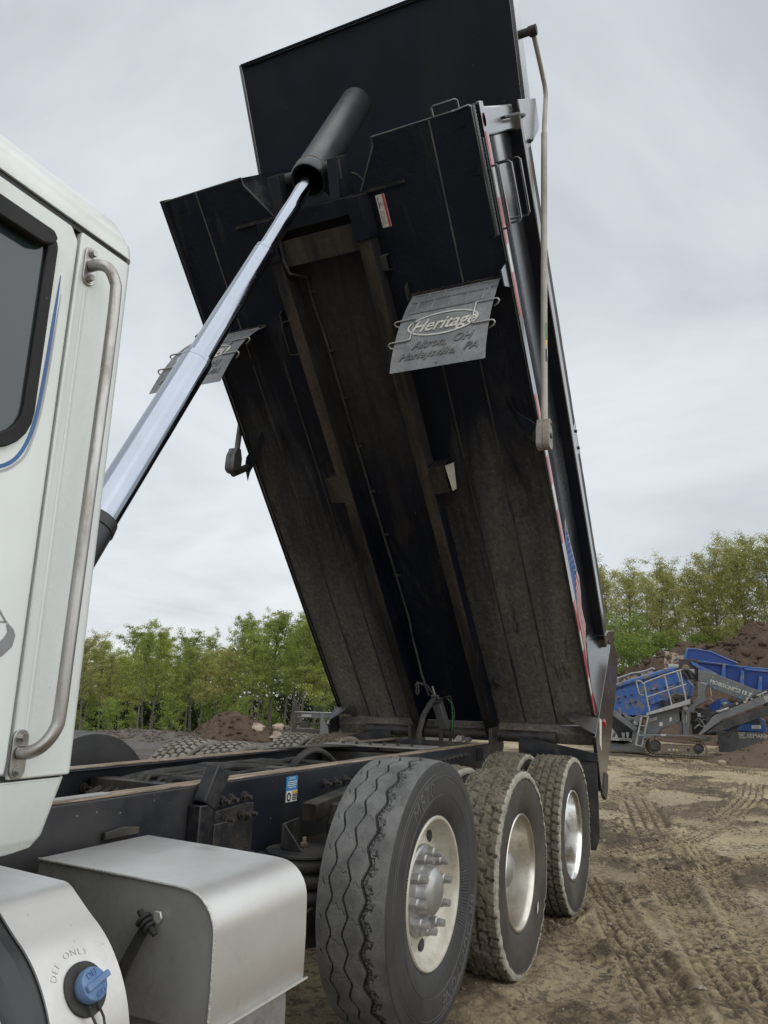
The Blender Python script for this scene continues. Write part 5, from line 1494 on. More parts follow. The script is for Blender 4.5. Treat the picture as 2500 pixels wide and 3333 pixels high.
    m = MB(); m.prism([B(0.10, sgn * -1.252, -0.006), B(0.095, sgn * -1.252, -0.20), B(0.20, sgn * -1.05, -0.16), B(0.24, sgn * -1.00, -0.10), B(0.16, sgn * -1.05, -0.008)], NV * -0.006 + DV * 0.004); m.build('rear_shelf', M['black'], bed, bevel=0.002)
    m = MB(); m.prism([B(s_, sgn * -1.235, h_) for s_, h_ in ((-0.372, -0.135), (-0.46, -0.073), (-0.53, -0.178), (-0.515, -0.30), (-0.41, -0.352))], (0, -0.028 * sgn, 0)); m.build('cheek_tip', M['black'], bed, bevel=0.003)
    # marker lamp and diamond label on the cheek
    m = MB(); m.lathe([(0, 0.0), (-0.016, 0.0), (-0.014, 0.016), (-0.006, 0.022), (0, 0.024)][1:], 24); m.v = [tuple(B(-0.115, sgn * -1.251, 0.175) + DV * (a_ * 1.7) + NV * c_ * 1.2 + Vector((0, b_ * sgn, 0))) for a_, b_, c_ in m.v]; m.build('marker_lamp', M['redlens'], bed)
    m = MB(); m.prism([B(s_, sgn * -1.2515, h_) for s_, h_ in ((0.07, 0.03), (0.0, 0.085), (-0.16, -0.115), (-0.07, -0.13))], (0, -0.002 * sgn, 0)); m.build('diamond_label', M['sticker'], bed)
    # red and white tape
    segs = [(4.629, 4.429, 'red'), (4.429, 4.245, 'tapewhite'), (4.245, 3.959, 'red'), (3.959, 3.78, 'tapewhite'), (3.78, 3.491, 'red'), (2.937, 2.757, 'red'), (2.60, 2.473, 'tapewhite'), (2.473, 2.241, 'red'), (2.241, 2.035, 'tapewhite'), (2.035, 1.761, 'red'), (1.222, 0.949, 'red'), (0.949, 0.763, 'tapewhite'), (0.763, 0.486, 'red'), (0.486, 0.315, 'tapewhite'), (0.315, 0.045, 'red')]
    for a_, b_, mt in segs:
        m = MB(); m.prism([B(a_, sgn * -1.2215, 0.014), B(b_, sgn * -1.2215, 0.014), B(b_, sgn * -1.2215, 0.062), B(a_, sgn * -1.2215, 0.062)], (0, -0.0012 * sgn, 0)); m.build('reflective_tape', M[mt], bed)
    m = MB(); m.lathe([(0, 0.0), (-0.002, 0.0), (-0.002, 0.030), (0, 0.030)][1:3] + [(0, 0.030)], 24); m.add([(0, -0.002, 0)] + [], []); m.v = [tuple(B(4.694, sgn * -1.2215, 0.045) + DV * a_ * 1.3 + NV * c_ + Vector((0, b_ * sgn, 0))) for a_, b_, c_ in m.v]
    m.prism([B(4.694 + 0.039 * math.cos(k_), sgn * -1.2215, 0.045 + 0.030 * math.sin(k_)) for k_ in np.linspace(0, 2 * math.pi, 20, endpoint=False)], (0, -0.002 * sgn, 0)); m.build('round_reflector', M['orange'], bed)
    if sgn < 0:
        continue
    # ladder: rungs with serrated treads standing off the side
    for h_, y_ in ((0.02, -1.262), (0.297, -1.28), (0.589, -1.28)):
        yo_ = sgn * y_; yi_ = sgn * (wall_y(4.2, max(0.06, h_)))
        m = MB(); m.tube([B(4.43, yi_, h_), B(4.43, yo_ + 0.014 * sgn, h_), B(4.415, yo_, h_), B(4.07, yo_, h_), B(4.055, yo_ + 0.014 * sgn, h_), B(4.055, yi_, h_)], 0.0075, 8); m.build('rung', M['gloss'], bed)
        m = MB(); rows_ = []
        for k_ in range(41):
            s_ = 4.075 + 0.335 * k_ / 40
            rows_.append([B(s_, yo_ - 0.004 * sgn, h_ - 0.004), B(s_, yo_ - 0.004 * sgn, h_ + 0.018 + 0.005 * (k_ % 2))])
        m.sheet(rows_, (0, 0.003 * sgn, 0)); m.build('serrated_tread', M['sidegloss'], bed, sharp=20)
    # long lower step with serrated edge below the floor
    m = MB(); rows_ = []
    for k_ in range(71):
        s_ = 4.035 + 0.745 * k_ / 70
        rows_.append([B(s_, sgn * -1.192, -0.098), B(s_, sgn * -1.192 - sgn * (0.020 + 0.005 * (k_ % 2)), -0.098)])
    m.sheet(rows_, NV * 0.004); m.build('serrated_tread', M['sidegloss'], bed, sharp=20)
    m = MB(); m.tube([B(4.785, sgn * -1.05, -0.002), B(4.785, sgn * -1.18, -0.095), B(4.775, sgn * -1.196, -0.100), B(4.04, sgn * -1.196, -0.100), B(4.03, sgn * -1.18, -0.095), B(4.03, sgn * -1.12, -0.002)], 0.008, 8); m.tube([B(4.405, sgn * -1.196, -0.100), B(4.405, sgn * -1.10, -0.002)], 0.007, 8); m.build('lower_step', M['gloss'], bed)
    m = MB(); m.tube([B(4.785, sgn * -0.92, 0.012), B(4.838, sgn * -0.92, 0.012), B(4.845, sgn * -0.935, 0.012), B(4.845, sgn * -1.075, 0.012), B(4.838, sgn * -1.087, 0.012), B(4.785, sgn * -1.087, 0.012)], 0.008, 8); m.build('grab_handle', M['gloss'], bed)

# hidden interior: tailgate and rear
m = MB(); m.prism([B(-0.02, -1.12, 0.02), B(-0.02, 1.12, 0.02), B(-0.10, 1.12, 1.05), B(-0.10, -1.12, 1.05)], DV * -0.05); m.build('tailgate', M['gloss'], bed)
m = MB(); m.prism([B(0.0, -1.20, -0.10), B(0.0, 1.20, -0.10), B(0.0, 1.20, -0.002), B(0.0, -1.20, -0.002)], DV * -0.12); m.build('rear_bolster', M['bedwing'], bed, bevel=0.004)

# cab shield
def shh(s_):
    return 1.49 + (s_ - 4.75) * 0.255


m = MB(); m.prism([B(4.20, -1.175, shh(4.20)), B(4.20, 1.175, shh(4.20)), B(5.70, 1.175, shh(5.70)), B(5.70, -1.175, shh(5.70))], NV * 0.008); m.build('cab_shield', M['bedclean'], bed)
for sgn in (-1, 1):
    m = MB(); m.prism([B(4.60, sgn * 1.177, shh(4.60) - 0.004), B(5.72, sgn * 1.177, shh(5.72) - 0.004), B(5.72, sgn * 1.177, shh(5.72) + 0.20), B(4.60, sgn * 1.177, shh(4.60) + 0.20)], (0, 0.030 * sgn, 0)); m.build('shield_side', M['sidegloss'], bed, bevel=0.004)
m = MB(); m.prism([B(5.702, -1.175, shh(5.70) - 0.03), B(5.702, 1.175, shh(5.70) - 0.03), B(5.702, 1.175, shh(5.70) + 0.06), B(5.702, -1.175, shh(5.70) + 0.06)], DV * 0.018); m.build('shield_lip', M['bedclean'], bed, bevel=0.003)
m = MB(); m.cyl(B(5.67, -1.20, shh(5.67) + 0.10), B(5.67, -1.262, shh(5.67) + 0.10), 0.03, n=16); m.build('tarp_roller', M['hubtan'], bed)

# flag decal on the near side wall, following the wall
U_ = [(1.158, 0.640), (1.06, 0.672), (0.93, 0.640), (0.812, 0.585), (0.70, 0.600), (0.609, 0.615), (0.50, 0.48), (0.405, 0.330)]
L_ = [(0.946, 0.376), (0.87, 0.355), (0.78, 0.345), (0.68, 0.335), (0.60, 0.328), (0.52, 0.322), (0.45, 0.318), (0.388, 0.300)]


def dec(s_, h_, off=0.0):
    return B(s_, wall_y(s_, h_) - 0.003 - off, h_)


nst = 11
for k_ in range(nst):
    rows_ = []
    for (a_, b_), (c_, d_) in zip(U_, L_):
        t0, t1 = k_ / nst, (k_ + 1) / nst
        rows_.append([dec(a_ + (c_ - a_) * t0, b_ + (d_ - b_) * t0), dec(a_ + (c_ - a_) * (t0 + t1) / 2, b_ + (d_ - b_) * (t0 + t1) / 2), dec(a_ + (c_ - a_) * t1, b_ + (d_ - b_) * t1)])
    m = MB(); m.sheet(rows_); m.build('flag_stripe', M['red'] if k_ % 2 else M['tapewhite'], bed)
can = [(1.661, 0.563), (1.409, 0.268), (0.946, 0.376), (1.158, 0.640)]


def bil(u, v):
    a_ = Vector(can[0]).lerp(Vector(can[1]), v); b_ = Vector(can[3]).lerp(Vector(can[2]), v)
    return a_.lerp(b_, u)


m = MB(); m.sheet([[dec(*bil(u, v)) for v in np.linspace(-0.03, 1.03, 9)] for u in np.linspace(-0.03, 1.0, 7)]); m.build('flag_border', M['tapewhite'], bed)
m = MB(); m.sheet([[dec(*bil(u, v), 0.0012) for v in np.linspace(0.02, 0.98, 9)] for u in np.linspace(0.02, 1.0, 7)]); m.build('flag_canton', M['blue'], bed)
for i in range(8):
    for j in range(6):
        c_ = bil(0.08 + 0.12 * i, 0.10 + 0.16 * j)
        pts = [dec(c_.x + (0.016 if k_ % 2 == 0 else 0.007) * math.cos(k_ * math.pi / 5 + 0.5), c_.y + (0.016 if k_ % 2 == 0 else 0.007) * math.sin(k_ * math.pi / 5 + 0.5), 0.0026) for k_ in range(10)]
        m = MB(); m.add(pts + [dec(c_.x, c_.y, 0.0027)], [(k_, (k_ + 1) % 10, 10) for k_ in range(10)]); m.build('flag_star', M['tapewhite'], bed)

# rear flaps and hanger plates behind the last wheels
for sgn in (-1, 1):
    m = MB(); m.prism([(3.30, sgn * 0.60, 1.11), (3.30, sgn * 1.255, 1.00), (3.30, sgn * 1.255, 0.935), (3.30, sgn * 0.60, 0.94)], (0.010, 0, 0)); m.build('flap_hanger', M['blackclean'], truck, bevel=0.003)
    m = MB(); m.sheet([[(3.315 + 0.02 * math.sin(z_ * 4), sgn * 0.66, 0.94 - z_), (3.32 + 0.02 * math.sin(z_ * 4), sgn * 0.95, 0.94 - z_), (3.315 + 0.02 * math.sin(z_ * 4), sgn * (1.243 - 0.03 * (z_ > 0.6)), 0.94 - z_)] for z_ in np.linspace(0, 0.68, 8)], (0.008, 0, 0)); m.build('mud_flap', M['rubber'], truck)
m = MB(); m.cyl((3.42, -0.9, 1.10), (3.42, 0.9, 1.10), 0.05, n=20); m.build('hinge_shaft', M['black'], truck)
for sgn in (-1, 1):
    m = MB(); m.prism([(3.22, sgn * 0.36, 0.80), (3.22, sgn * 0.36, 1.16), (3.52, sgn * 0.36, 1.18), (3.58, sgn * 0.36, 1.0), (3.40, sgn * 0.36, 0.75)], (0, 0.03 * sgn, 0)); m.build('hinge_plate', M['black'], truck, bevel=0.005)
    m = MB(); m.prism([(2.70, sgn * 0.433, 0.93), (2.70, sgn * 0.433, 1.02), (2.82, sgn * 0.433, 1.02), (2.82, sgn * 0.433, 0.93)], (0, 0.012 * sgn, 0)); m.build('rail_patch', M['sill'], truck)

# air actuator and hoses at the hinge end of the frame
act = empty('actuator', (0, 0, 0), truck)
A0 = Vector((2.98, 0.02, 1.375)); A1 = Vector((3.08, -0.02, 1.155))
m = MB(); m.bar(A0, A1, 0.075, 0.075, (0, 1, 0)); m.build('cylinder_body', M['canmetal'], act, bevel=0.006)
for p_ in (A0, A1):
    m = MB(); d_ = (A1 - A0).normalized(); m.bar(p_ - d_ * 0.012, p_ + d_ * 0.012, 0.09, 0.09, (0, 1, 0)); m.build('end_block', M['black'], act, bevel=0.004)
m = MB(); m.cyl(A0, A0 - (A1 - A0) * 0.55, 0.008, n=8); m.build('rod', M['wornsteel'], act)
for k_ in range(3):
    o_ = Vector((0.0, -0.025 + 0.025 * k_, 0)); m = MB(); m.cyl(A0 + o_ - Vector((0.03, 0, -0.02)), A0 + o_ - Vector((0.05, 0, -0.045)), 0.012, n=10); m.build('fitting', M['canmetal'], act)
for pth, r_, mt in (([(2.74, 0.07, 0.98), (2.74, 0.08, 1.12), (2.80, 0.07, 1.25), (2.92, 0.05, 1.36), (2.98, 0.03, 1.40)], 0.024, 'rubber'), ([(3.02, -0.06, 1.40), (3.07, -0.08, 1.36), (3.10, -0.08, 1.25), (3.12, -0.07, 1.14)], 0.006, 'green'), ([(3.0, -0.05, 1.41), (3.06, -0.07, 1.42), (3.11, -0.09, 1.30), (3.13, -0.08, 1.05)], 0.006, 'rubber'), ([(2.96, 0.03, 1.41), (2.90, 0.08, 1.50), (2.82, 0.12, 1.52), (2.78, 0.14, 1.50)], 0.009, 'rubber'), ([(2.80, 0.13, 1.53), (2.79, 0.135, 1.44), (2.80, 0.125, 1.42), (2.815, 0.12, 1.45), (2.81, 0.125, 1.53)], 0.006, 'rubber'), ([(3.03, 0.0, 1.13), (3.04, 0.0, 1.02), (3.05, 0.02, 0.95)], 0.02, 'rubber'), ([(3.12, -0.06, 1.15), (3.13, -0.05, 1.06), (3.13, -0.04, 0.98)], 0.014, 'rail')):
    m = MB(); m.tube([Vector(p_) for p_ in pth], r_, 10); m.build('hose', M[mt], truck)
for i, (p_, r_) in enumerate((((3.02, -0.18, 1.075), 0.026), ((3.05, -0.24, 1.07), 0.02))):
    m = MB(); m.cyl((p_[0] - 0.05, p_[1], p_[2]), (p_[0] + 0.04, p_[1], p_[2]), r_, n=16); m.build('valve', M['wornsteel' if i == 0 else 'canmetal'], truck, bevel=0.003)
m = MB(); m.box((2.9, 0, 1.03), (0.06, 0.74, 0.05)); m.build('valve_bar', M['black'], truck, bevel=0.004)

# ------------------------------------------------------------------ telescopic cylinder
hc = empty('hydraulic_cylinder', (0, 0, 0), truck); hc['label'] = 'telescopic lift cylinder with chrome stages'
C0 = Vector((-0.953, 0, 2.156)); C1 = Vector((1.08, 0, 5.856)); CD = (C1 - C0).normalized()


def cp(zv):
    return C0 + CD * ((zv - C0.z) / CD.z)


m = MB(); m.cyl(cp(0.92), cp(2.05), 0.085, n=40); m.build('base_barrel', M['barrel'], hc, sharp=30)
m = MB(); m.cyl(cp(2.05), cp(2.10), 0.090, 0.085, n=40); m.build('gland', M['blackclean'], hc, bevel=0.004, sharp=30)
m = MB(); m.cyl(cp(2.08), cp(3.035), 0.0790, n=48); m.build('stage', M['chrome'], hc, sharp=30)
m = MB(); m.cyl(cp(3.015), cp(3.045), 0.0800, 0.0785, n=48); m.build('stage_collar', M['chrome'], hc, sharp=30)
m = MB(); m.cyl(cp(3.03), cp(3.955), 0.0640, n=48); m.build('stage', M['chrome'], hc, sharp=30)
m = MB(); m.cyl(cp(3.935), cp(3.965), 0.0650, 0.0635, n=48); m.build('stage_collar', M['chrome'], hc, sharp=30)
m = MB(); m.cyl(cp(3.95), cp(4.95), 0.0500, n=48); m.build('stage', M['chrome'], hc, sharp=30)
a_ = cp(4.74); b_ = cp(5.86)
m = MB()
d_ = CD; s_v = Vector((0, 1, 0)); t_v = d_.cross(s_v)
prof = [(0.0, 0.106), (-0.004, 0.118), (0.01, 0.124), (0.09, 0.124), (0.11, 0.120), ((b_ - a_).length - 0.02, 0.118), ((b_ - a_).length, 0.111), ((b_ - a_).length, 0.02)]
inner = [(0.25, 0.06), (0.10, 0.104), (0.0, 0.106)]
vs_ = []; fs_ = []
allp = inner + prof
for (l_, r_) in allp:
    vs_ += [a_ + d_ * l_ + (s_v * math.cos(2 * math.pi * k_ / 48) + t_v * math.sin(2 * math.pi * k_ / 48)) * r_ for k_ in range(48)]
for j in range(len(allp) - 1):
    for k_ in range(48):
        fs_.append((j * 48 + k_, j * 48 + (k_ + 1) % 48, (j + 1) * 48 + (k_ + 1) % 48, (j + 1) * 48 + k_))
m.add(vs_, fs_); m.build('top_barrel', M['barrel'], hc, sharp=35)
m = MB(); ring = [a_ + d_ * 0.100 + (s_v * math.cos(2 * math.pi * k_ / 48) + t_v * math.sin(2 * math.pi * k_ / 48)) * 0.1232 for k_ in range(49)]; m.tube(ring, 0.003, 6, cap=False); m.build('seal_ring', M['wood'], hc)
m = MB(); m.box((-1.62, 0, 0.92), (0.22, 0.62, 0.14)); m.build('cylinder_cradle', M['black'], hc, bevel=0.008)

# ------------------------------------------------------------------ fender flaps hanging from the bed
FP = [(3.768, -0.012), (3.742, -0.115), (3.712, -0.215), (3.655, -0.375), (3.583, -0.523), (3.505, -0.650), (3.440, -0.725)]


def fprof(t_):
    x_ = t_ * (len(FP) - 1); i = max(0, min(len(FP) - 2, int(x_))); f = x_ - i
    p0, p1, p2, p3 = (Vector(FP[max(0, min(len(FP) - 1, i + k_))]) for k_ in (-1, 0, 1, 2))
    return 0.5 * (2 * p1 + (p2 - p0) * f + (2 * p0 - 5 * p1 + 4 * p2 - p3) * f * f + (3 * p1 - p0 - 3 * p2 + p3) * f ** 3)


def fnrm(t_):
    a0 = fprof(max(0, t_ - 0.02)); a1 = fprof(min(1, t_ + 0.02)); d = (a1 - a0).normalized()
    return Vector((d.y, -d.x)) if Vector((d.y, -d.x)).x * 1 + 0 > -9 else d


def flap_pt(y_, t_, off):
    p_ = fprof(t_); n_v = fnrm(t_)
    # outward side faces the cab (forward / down in world)
    w = DV * n_v.x + NV * n_v.y
    if w.x > 0:
        n_v = -n_v
    return B(p_.x + n_v.x * off, y_, p_.y + n_v.y * off)


FPN = FP
FPF = [(3.77, -0.01), (3.775, -0.12), (3.768, -0.24), (3.745, -0.38), (3.70, -0.53), (3.64, -0.68), (3.595, -0.78)]
FLEN = sum(((Vector(FP[i + 1]) - Vector(FP[i])).length for i in range(len(FP) - 1)))
for sgn in (-1, 1):
    FP = FPN if sgn < 0 else FPF
    fl = empty('fender', (0, 0, 0), truck)
    fl['label'] = 'grey rubber fender flap lettered Heritage hanging under the near side of the bed' if sgn < 0 else 'grey rubber fender flap half hidden behind the lift cylinder'
    ya, yb = (-0.53, -1.15) if sgn < 0 else (1.30, 0.68)       # from viewer's left to right
    Y = lambda u: ya + (yb - ya) * u
    m = MB(); m.sheet([[flap_pt(Y(u), t_, 0.0) for u in np.linspace(0, 1, 10)] for t_ in np.linspace(0, 1, 26)], (0.007, 0, 0.003)); m.build('flap', M['flap'], fl, sharp=60)
    m = MB(); m.bar(flap_pt(Y(-0.02), 0.004, 0.006), flap_pt(Y(1.02), 0.004, 0.006), 0.010, 0.022, NV); m.build('top_bar', M['sill'], fl, bevel=0.002)
    for u in (0.08, 0.36, 0.65, 0.93):
        m = MB(); p_ = flap_pt(Y(u), 0.006, 0.010); m.cyl(p_, p_ + (flap_pt(Y(u), 0.006, 0.022) - p_), 0.010, n=8); m.build('bolt', M['sill'], fl)
    # moulded ribs and rows of panels
    def strip(u0, t0, u1, t1, w_, name='rib'):
        n_s = 8; rows_ = []
        for k_ in range(n_s + 1):
            f = k_ / n_s; u = u0 + (u1 - u0) * f; t_ = t0 + (t1 - t0) * f
            if abs(t1 - t0) < 1e-6:
                rows_.append([flap_pt(Y(u), t_ - w_ / FLEN, 0.001), flap_pt(Y(u), t_, 0.008), flap_pt(Y(u), t_ + w_ / FLEN, 0.001)])
            else:
                rows_.append([flap_pt(Y(u - w_ / 0.62), t_, 0.001), flap_pt(Y(u), t_, 0.008), flap_pt(Y(u + w_ / 0.62), t_, 0.001)])
        m_ = MB(); m_.sheet(rows_); m_.build(name, M['flaprib'], fl, sharp=20)
    strip(0.06, 0.055, 0.94, 0.055, 0.006)
    strip(0.06, 0.20, 0.90, 0.20, 0.006)
    strip(0.06, 0.385, 0.90, 0.385, 0.006)
    for t_l in (0.068, 0.213, 0.398):
        m = MB(); m.sheet([[flap_pt(Y(u), t_l, 0.0012), flap_pt(Y(u), t_l + 0.006, 0.0012)] for u in np.linspace(0.06, 0.9, 8)]); m.build('dark_rib_line', M['ink'], fl)  # thin dark line just below each horizontal rib
    for u in (0.22, 0.40, 0.59, 0.77):
        strip(u, 0.06, u, 0.195, 0.006)
    for u in (0.13, 0.31, 0.50, 0.685, 0.87):
        strip(u, 0.205, u, 0.38, 0.006)
    for u in (0.05, 0.40, 0.70, 0.93):
        m = MB(); m.add([flap_pt(Y(u), 0.185, 0.004), flap_pt(Y(u + 0.035), 0.185, 0.004), flap_pt(Y(u + 0.035), 0.197, 0.004), flap_pt(Y(u), 0.197, 0.004)], [(0, 1, 2, 3)]); m.build('slot', M['ink'], fl)
    # emblem: oval ring and script lettering, two lines of place names
    uc, tcn_ = 0.50, 0.555
    rows_ = []
    for k_ in range(65):
        a_ = 2 * math.pi * k_ / 64
        rr0 = []
        for q_ in (0.92, 1.0):
            rr0.append(flap_pt(Y(uc + 0.385 * math.cos(a_) * (q_ if q_ == 1 else 0.955)), tcn_ + 0.112 * math.sin(a_) * (q_ if q_ == 1 else 0.87), 0.0055))
        rows_.append(rr0)
    m = MB(); m.sheet(rows_); m.build('oval_ring', M['flaplet'], fl)

    def ftext(s, size, u_c, t_c, mat_, shear, depth, bold, spacing=1.0):
        def fn(x, y, z_):
            return flap_pt(Y(u_c + x / 0.62), t_c - y / FLEN, 0.002 + z_)
        text_on('lettering', s, size, fn, mat_, fl, depth, shear, bold, spacing)
    ftext('Heritage', 0.128, 0.50, tcn_ + 0.008, M['flaplet'], 0.42, 0.0045, 0.0016, 0.98)
    ftext('Akron,', 0.078, 0.400, 0.735, M['flapgrey'], 0.42, 0.0045, 0.001, 1.05)
    ftext('OH', 0.078, 0.740, 0.725, M['flapgrey'], 0.42, 0.0045, 0.001, 1.05)
    ftext('Harleysville,', 0.078, 0.390, 0.833, M['flapgrey'], 0.42, 0.0045, 0.001, 1.0)
    ftext('PA', 0.078, 0.845, 0.823, M['flapgrey'], 0.42, 0.0045, 0.001, 1.0)
    m = MB(); m.add([flap_pt(Y(0.50 + 0.012 * math.cos(k_)), 0.945 + 0.010 * math.sin(k_), 0.003) for k_ in np.linspace(0, 6.28, 12, endpoint=False)], [tuple(range(12))]); m.build('bolt_hole', M['ink'], fl)
    # wire clips at both edges
    for e, d in ((0.0, 1), (1.0, -1)):
        pth = [(e - d * 0.0, 0.53, -0.03), (e - d * 0.05, 0.53, -0.014), (e - d * 0.065, 0.525, 0.0), (e - d * 0.055, 0.52, 0.008), (e - d * 0.04, 0.515, 0.010), (e + d * 0.16, 0.512, 0.010), (e + d * 0.175, 0.52, 0.010), (e + d * 0.175, 0.715, 0.010), (e + d * 0.16, 0.725, 0.010), (e - d * 0.04, 0.725, 0.010), (e - d * 0.055, 0.73, 0.008), (e - d * 0.065, 0.735, 0.0), (e - d * 0.05, 0.745, -0.014), (e, 0.745, -0.03)]
        if e == 0.0:
            pth = [(a_, t_ - 0.045, o_) for a_, t_, o_ in pth]
        else:
            pth = [(a_, t_ - 0.095, o_) for a_, t_, o_ in pth]
        m = MB(); m.tube([flap_pt(Y(a_), t_, o_) for a_, t_, o_ in pth], 0.0058, 8); m.build('wire_clip', M['steel'], fl, sharp=60)
    m = MB(); m.prism([B(3.80, ya if sgn > 0 else yb, 0.0)] and [B(3.86, sgn * 0.50, -0.001), B(3.74, sgn * 0.50, -0.001), B(3.75, sgn * 0.50, -0.06), B(3.84, sgn * 0.50, -0.05)], (0, 0.008 * sgn, 0)); m.build('hanger', M['black'], fl)

# ------------------------------------------------------------------ tarp arms
for sgn in (1, -1):
    ta = empty('tarp_arm', (0, 0, 0), truck)
    ta['label'] = 'pale bent tarp arm running up the near side of the bed' if sgn > 0 else 'far tarp arm with rounded pivot housing'
    ya_ = -1.305 if sgn > 0 else 1.262
    pth = [(2.80, -0.225), (3.4, 0.365), (4.52, 1.485), (4.62, 1.605), (4.74, 1.770), (4.79, 1.832), (4.86, 1.850), (5.0, 1.80), (5.20, 1.715)]
    if sgn < 0:
        pth = [(2.83, -0.10), (3.4, 0.47), (4.3, 1.32), (4.4, 1.4), (4.5, 1.46)]
    # lower thick tube then slimmer upper tube
    m = MB(); m.tube([B(s_, ya_, h_) for s_, h_ in pth[:3]], 0.0230, 20); m.build('lower_tube', M['armtan'] if sgn > 0 else M['canmetal'], ta, sharp=50)  # far tubes and housing take a darker colour for their shade
    m = MB(); m.tube([B(s_, ya_, h_) for s_, h_ in pth[2:]], 0.0180, 20); m.build('upper_tube', M['armtan'] if sgn > 0 else M['canmetal'], ta, sharp=50)
    m = MB(); m.cyl(B(*pth[2][:1], ya_, pth[2][1]) , B(pth[2][0] + 0.01, ya_, pth[2][1] + 0.012), 0.0238, 0.0200, n=20); m.build('collar', M['armtan'], ta)
    ho = []
    cH = (2.755, -0.285) if sgn > 0 else (2.80, -0.16); dirv = (0.72, 0.694); prp = (-0.694, 0.72)
    for k_ in np.linspace(0, math.pi, 12):
        ho.append((-0.075 - 0.062 * math.sin(k_) * 0.7, 0.062 * math.cos(k_)))
    ho = [(a_, b_) for a_, b_ in ho] + [(0.03, -0.062), (0.085, -0.036), (0.11, -0.030), (0.11, 0.030), (0.085, 0.036), (0.03, 0.062)]
    ho = [(a_ * 0.92, b_ * 0.84) for a_, b_ in ho]
    m = MB()
    for y0, y1, g_ in ((-0.046, -0.003, 1.0), (0.003, 0.042, 1.0)):
        m.prism([B(cH[0] + dirv[0] * a_ + prp[0] * b_, ya_ + y0 * sgn, cH[1] + dirv[1] * a_ + prp[1] * b_) for a_, b_ in ho], (0, (y1 - y0) * sgn, 0))
    m.prism([B(cH[0] + dirv[0] * a_ * 0.97 + prp[0] * b_ * 0.95, ya_ - 0.003 * sgn, cH[1] + dirv[1] * a_ * 0.97 + prp[1] * b_ * 0.95) for a_, b_ in ho], (0, 0.006 * sgn, 0))
    m.build('pivot_housing', M['hubtan'] if sgn > 0 else M['canmetal'], ta, bevel=0.008, seg=3)
    p_ = B(cH[0] - 0.01, ya_ - 0.046 * sgn, cH[1] - 0.012)
    m = MB(); m.cyl(p_, p_ + Vector((0, -0.010 * sgn, 0)), 0.020, 0.017, n=20); m.build('pivot_cap', M['blackclean'], ta, bevel=0.002)
    text_on('lettering', 'Aero', 0.034, lambda x, y, z_: B(cH[0] + 0.045 + dirv[0] * y * 1 + prp[0] * 0 + x * 0.5, ya_ - sgn * (0.0465 + z_), cH[1] + 0.055 - x * 0.5 + dirv[1] * y), M['ink'], ta, 0.001, 0.3)
    m = MB(); m.cyl(B(2.74, ya_ + 0.05 * sgn, -0.295), B(2.70, -1.20 * sgn, -0.07), 0.03, n=16); m.build('pivot_shaft', M['blackclean'], ta)
    # decals near the lower end
    for k_, (mt, lo, hi) in enumerate((('green', 0.03, 0.125), ('red', 0.10, 0.20), ('stickeryellow', 0.0, 0.05), ('sticker', -0.06, 0.0), ('ink', -0.09, -0.02))):
        s0 = 3.22 + lo; s1 = 3.22 + hi
        m = MB(); rows_ = []
        for s_ in (s0, s1):
            cpt = B(s_, ya_, -0.225 + (s_ - 2.80) * 0.983)
            ax_ = (B(3.4, ya_, 0.365) - B(2.8, ya_, -0.225)).normalized(); e1 = Vector((0, -sgn, 0)); e2 = ax_.cross(e1)
            a0 = -0.9 + (0.65 if k_ % 2 else 0.0); rows_.append([cpt + (e1 * math.cos(a_) + e2 * math.sin(a_)) * 0.0236 for a_ in np.linspace(a0, a0 + 0.6, 5)])
        m.sheet(rows_); m.build('decal', M[mt], ta)
    # tip elbow
    if sgn < 0:
        continue
    m = MB(); m.tube([B(5.20, ya_, 1.715), B(5.225, ya_ + 0.0 * sgn, 1.705), B(5.235, ya_ + 0.02 * sgn, 1.70), B(5.235, ya_ + 0.11 * sgn, 1.70)], 0.030, 14); m.cyl(B(5.235, ya_ - 0.03 * sgn, 1.70), B(5.235, ya_ + 0.03 * sgn, 1.70), 0.036, n=14); m.build('tip_elbow', M['rubber'], ta, sharp=50)

# ------------------------------------------------------------------ mobile screening machine
scr = tag(empty('screening_machine', (20.5, 0, 0)), 'blue and grey tracked screening machine parked beyond the truck, in front of the soil heap', 'screening machine')
scr.location = (0, 0, 0)


def sp(name, poly, x0, dx, mat_, bevel=0.012, par=scr):
    "polygon in (y, z) standing at depth x0, dx thick"
    m_ = MB(); m_.prism([(x0, a_, b_) for a_, b_ in poly], (dx, 0, 0)); return m_.build(name, M[mat_], par, bevel=bevel)


def pipe(name, pts, r_, mat_, par=scr, n=10):
    m_ = MB(); m_.tube([Vector(p_) for p_ in pts], r_, n); return m_.build(name, M[mat_], par, sharp=50)


XF = 20.0
# screen box
sb = sp('screen_box', [(1.55, 1.72), (1.22, 1.83), (-0.25, 2.31), (-0.50, 2.30), (-0.76, 2.02), (-0.84, 1.92), (-0.78, 1.62), (-0.30, 1.30), (0.30, 1.08), (0.75, 1.04), (1.55, 1.10)], XF + 0.05, 1.5, 'kblue')
m = MB()
rows_ = []
for y_, z_ in ((1.60, 1.70), (-0.30, 2.30), (-0.44, 2.31)):
    rows_.append([(XF + 0.06, y_, z_ - 0.11), (XF - 0.05, y_, z_ - 0.02), (XF - 0.05, y_, z_ + 0.05), (XF + 0.05, y_, z_ + 0.09), (XF + 0.20, y_, z_ + 0.09)])
m.sheet(rows_, (0.012, 0, -0.006)); m.build('box_lip', M['kblue'], scr, sharp=30)
for y_, z_ in ((0.97, 1.985), (-0.20, 2.355)):
    m = MB(); m.box((XF, y_, z_), (0.06, 0.08, 0.03)); m.build('lip_plate', M['galv'], scr)
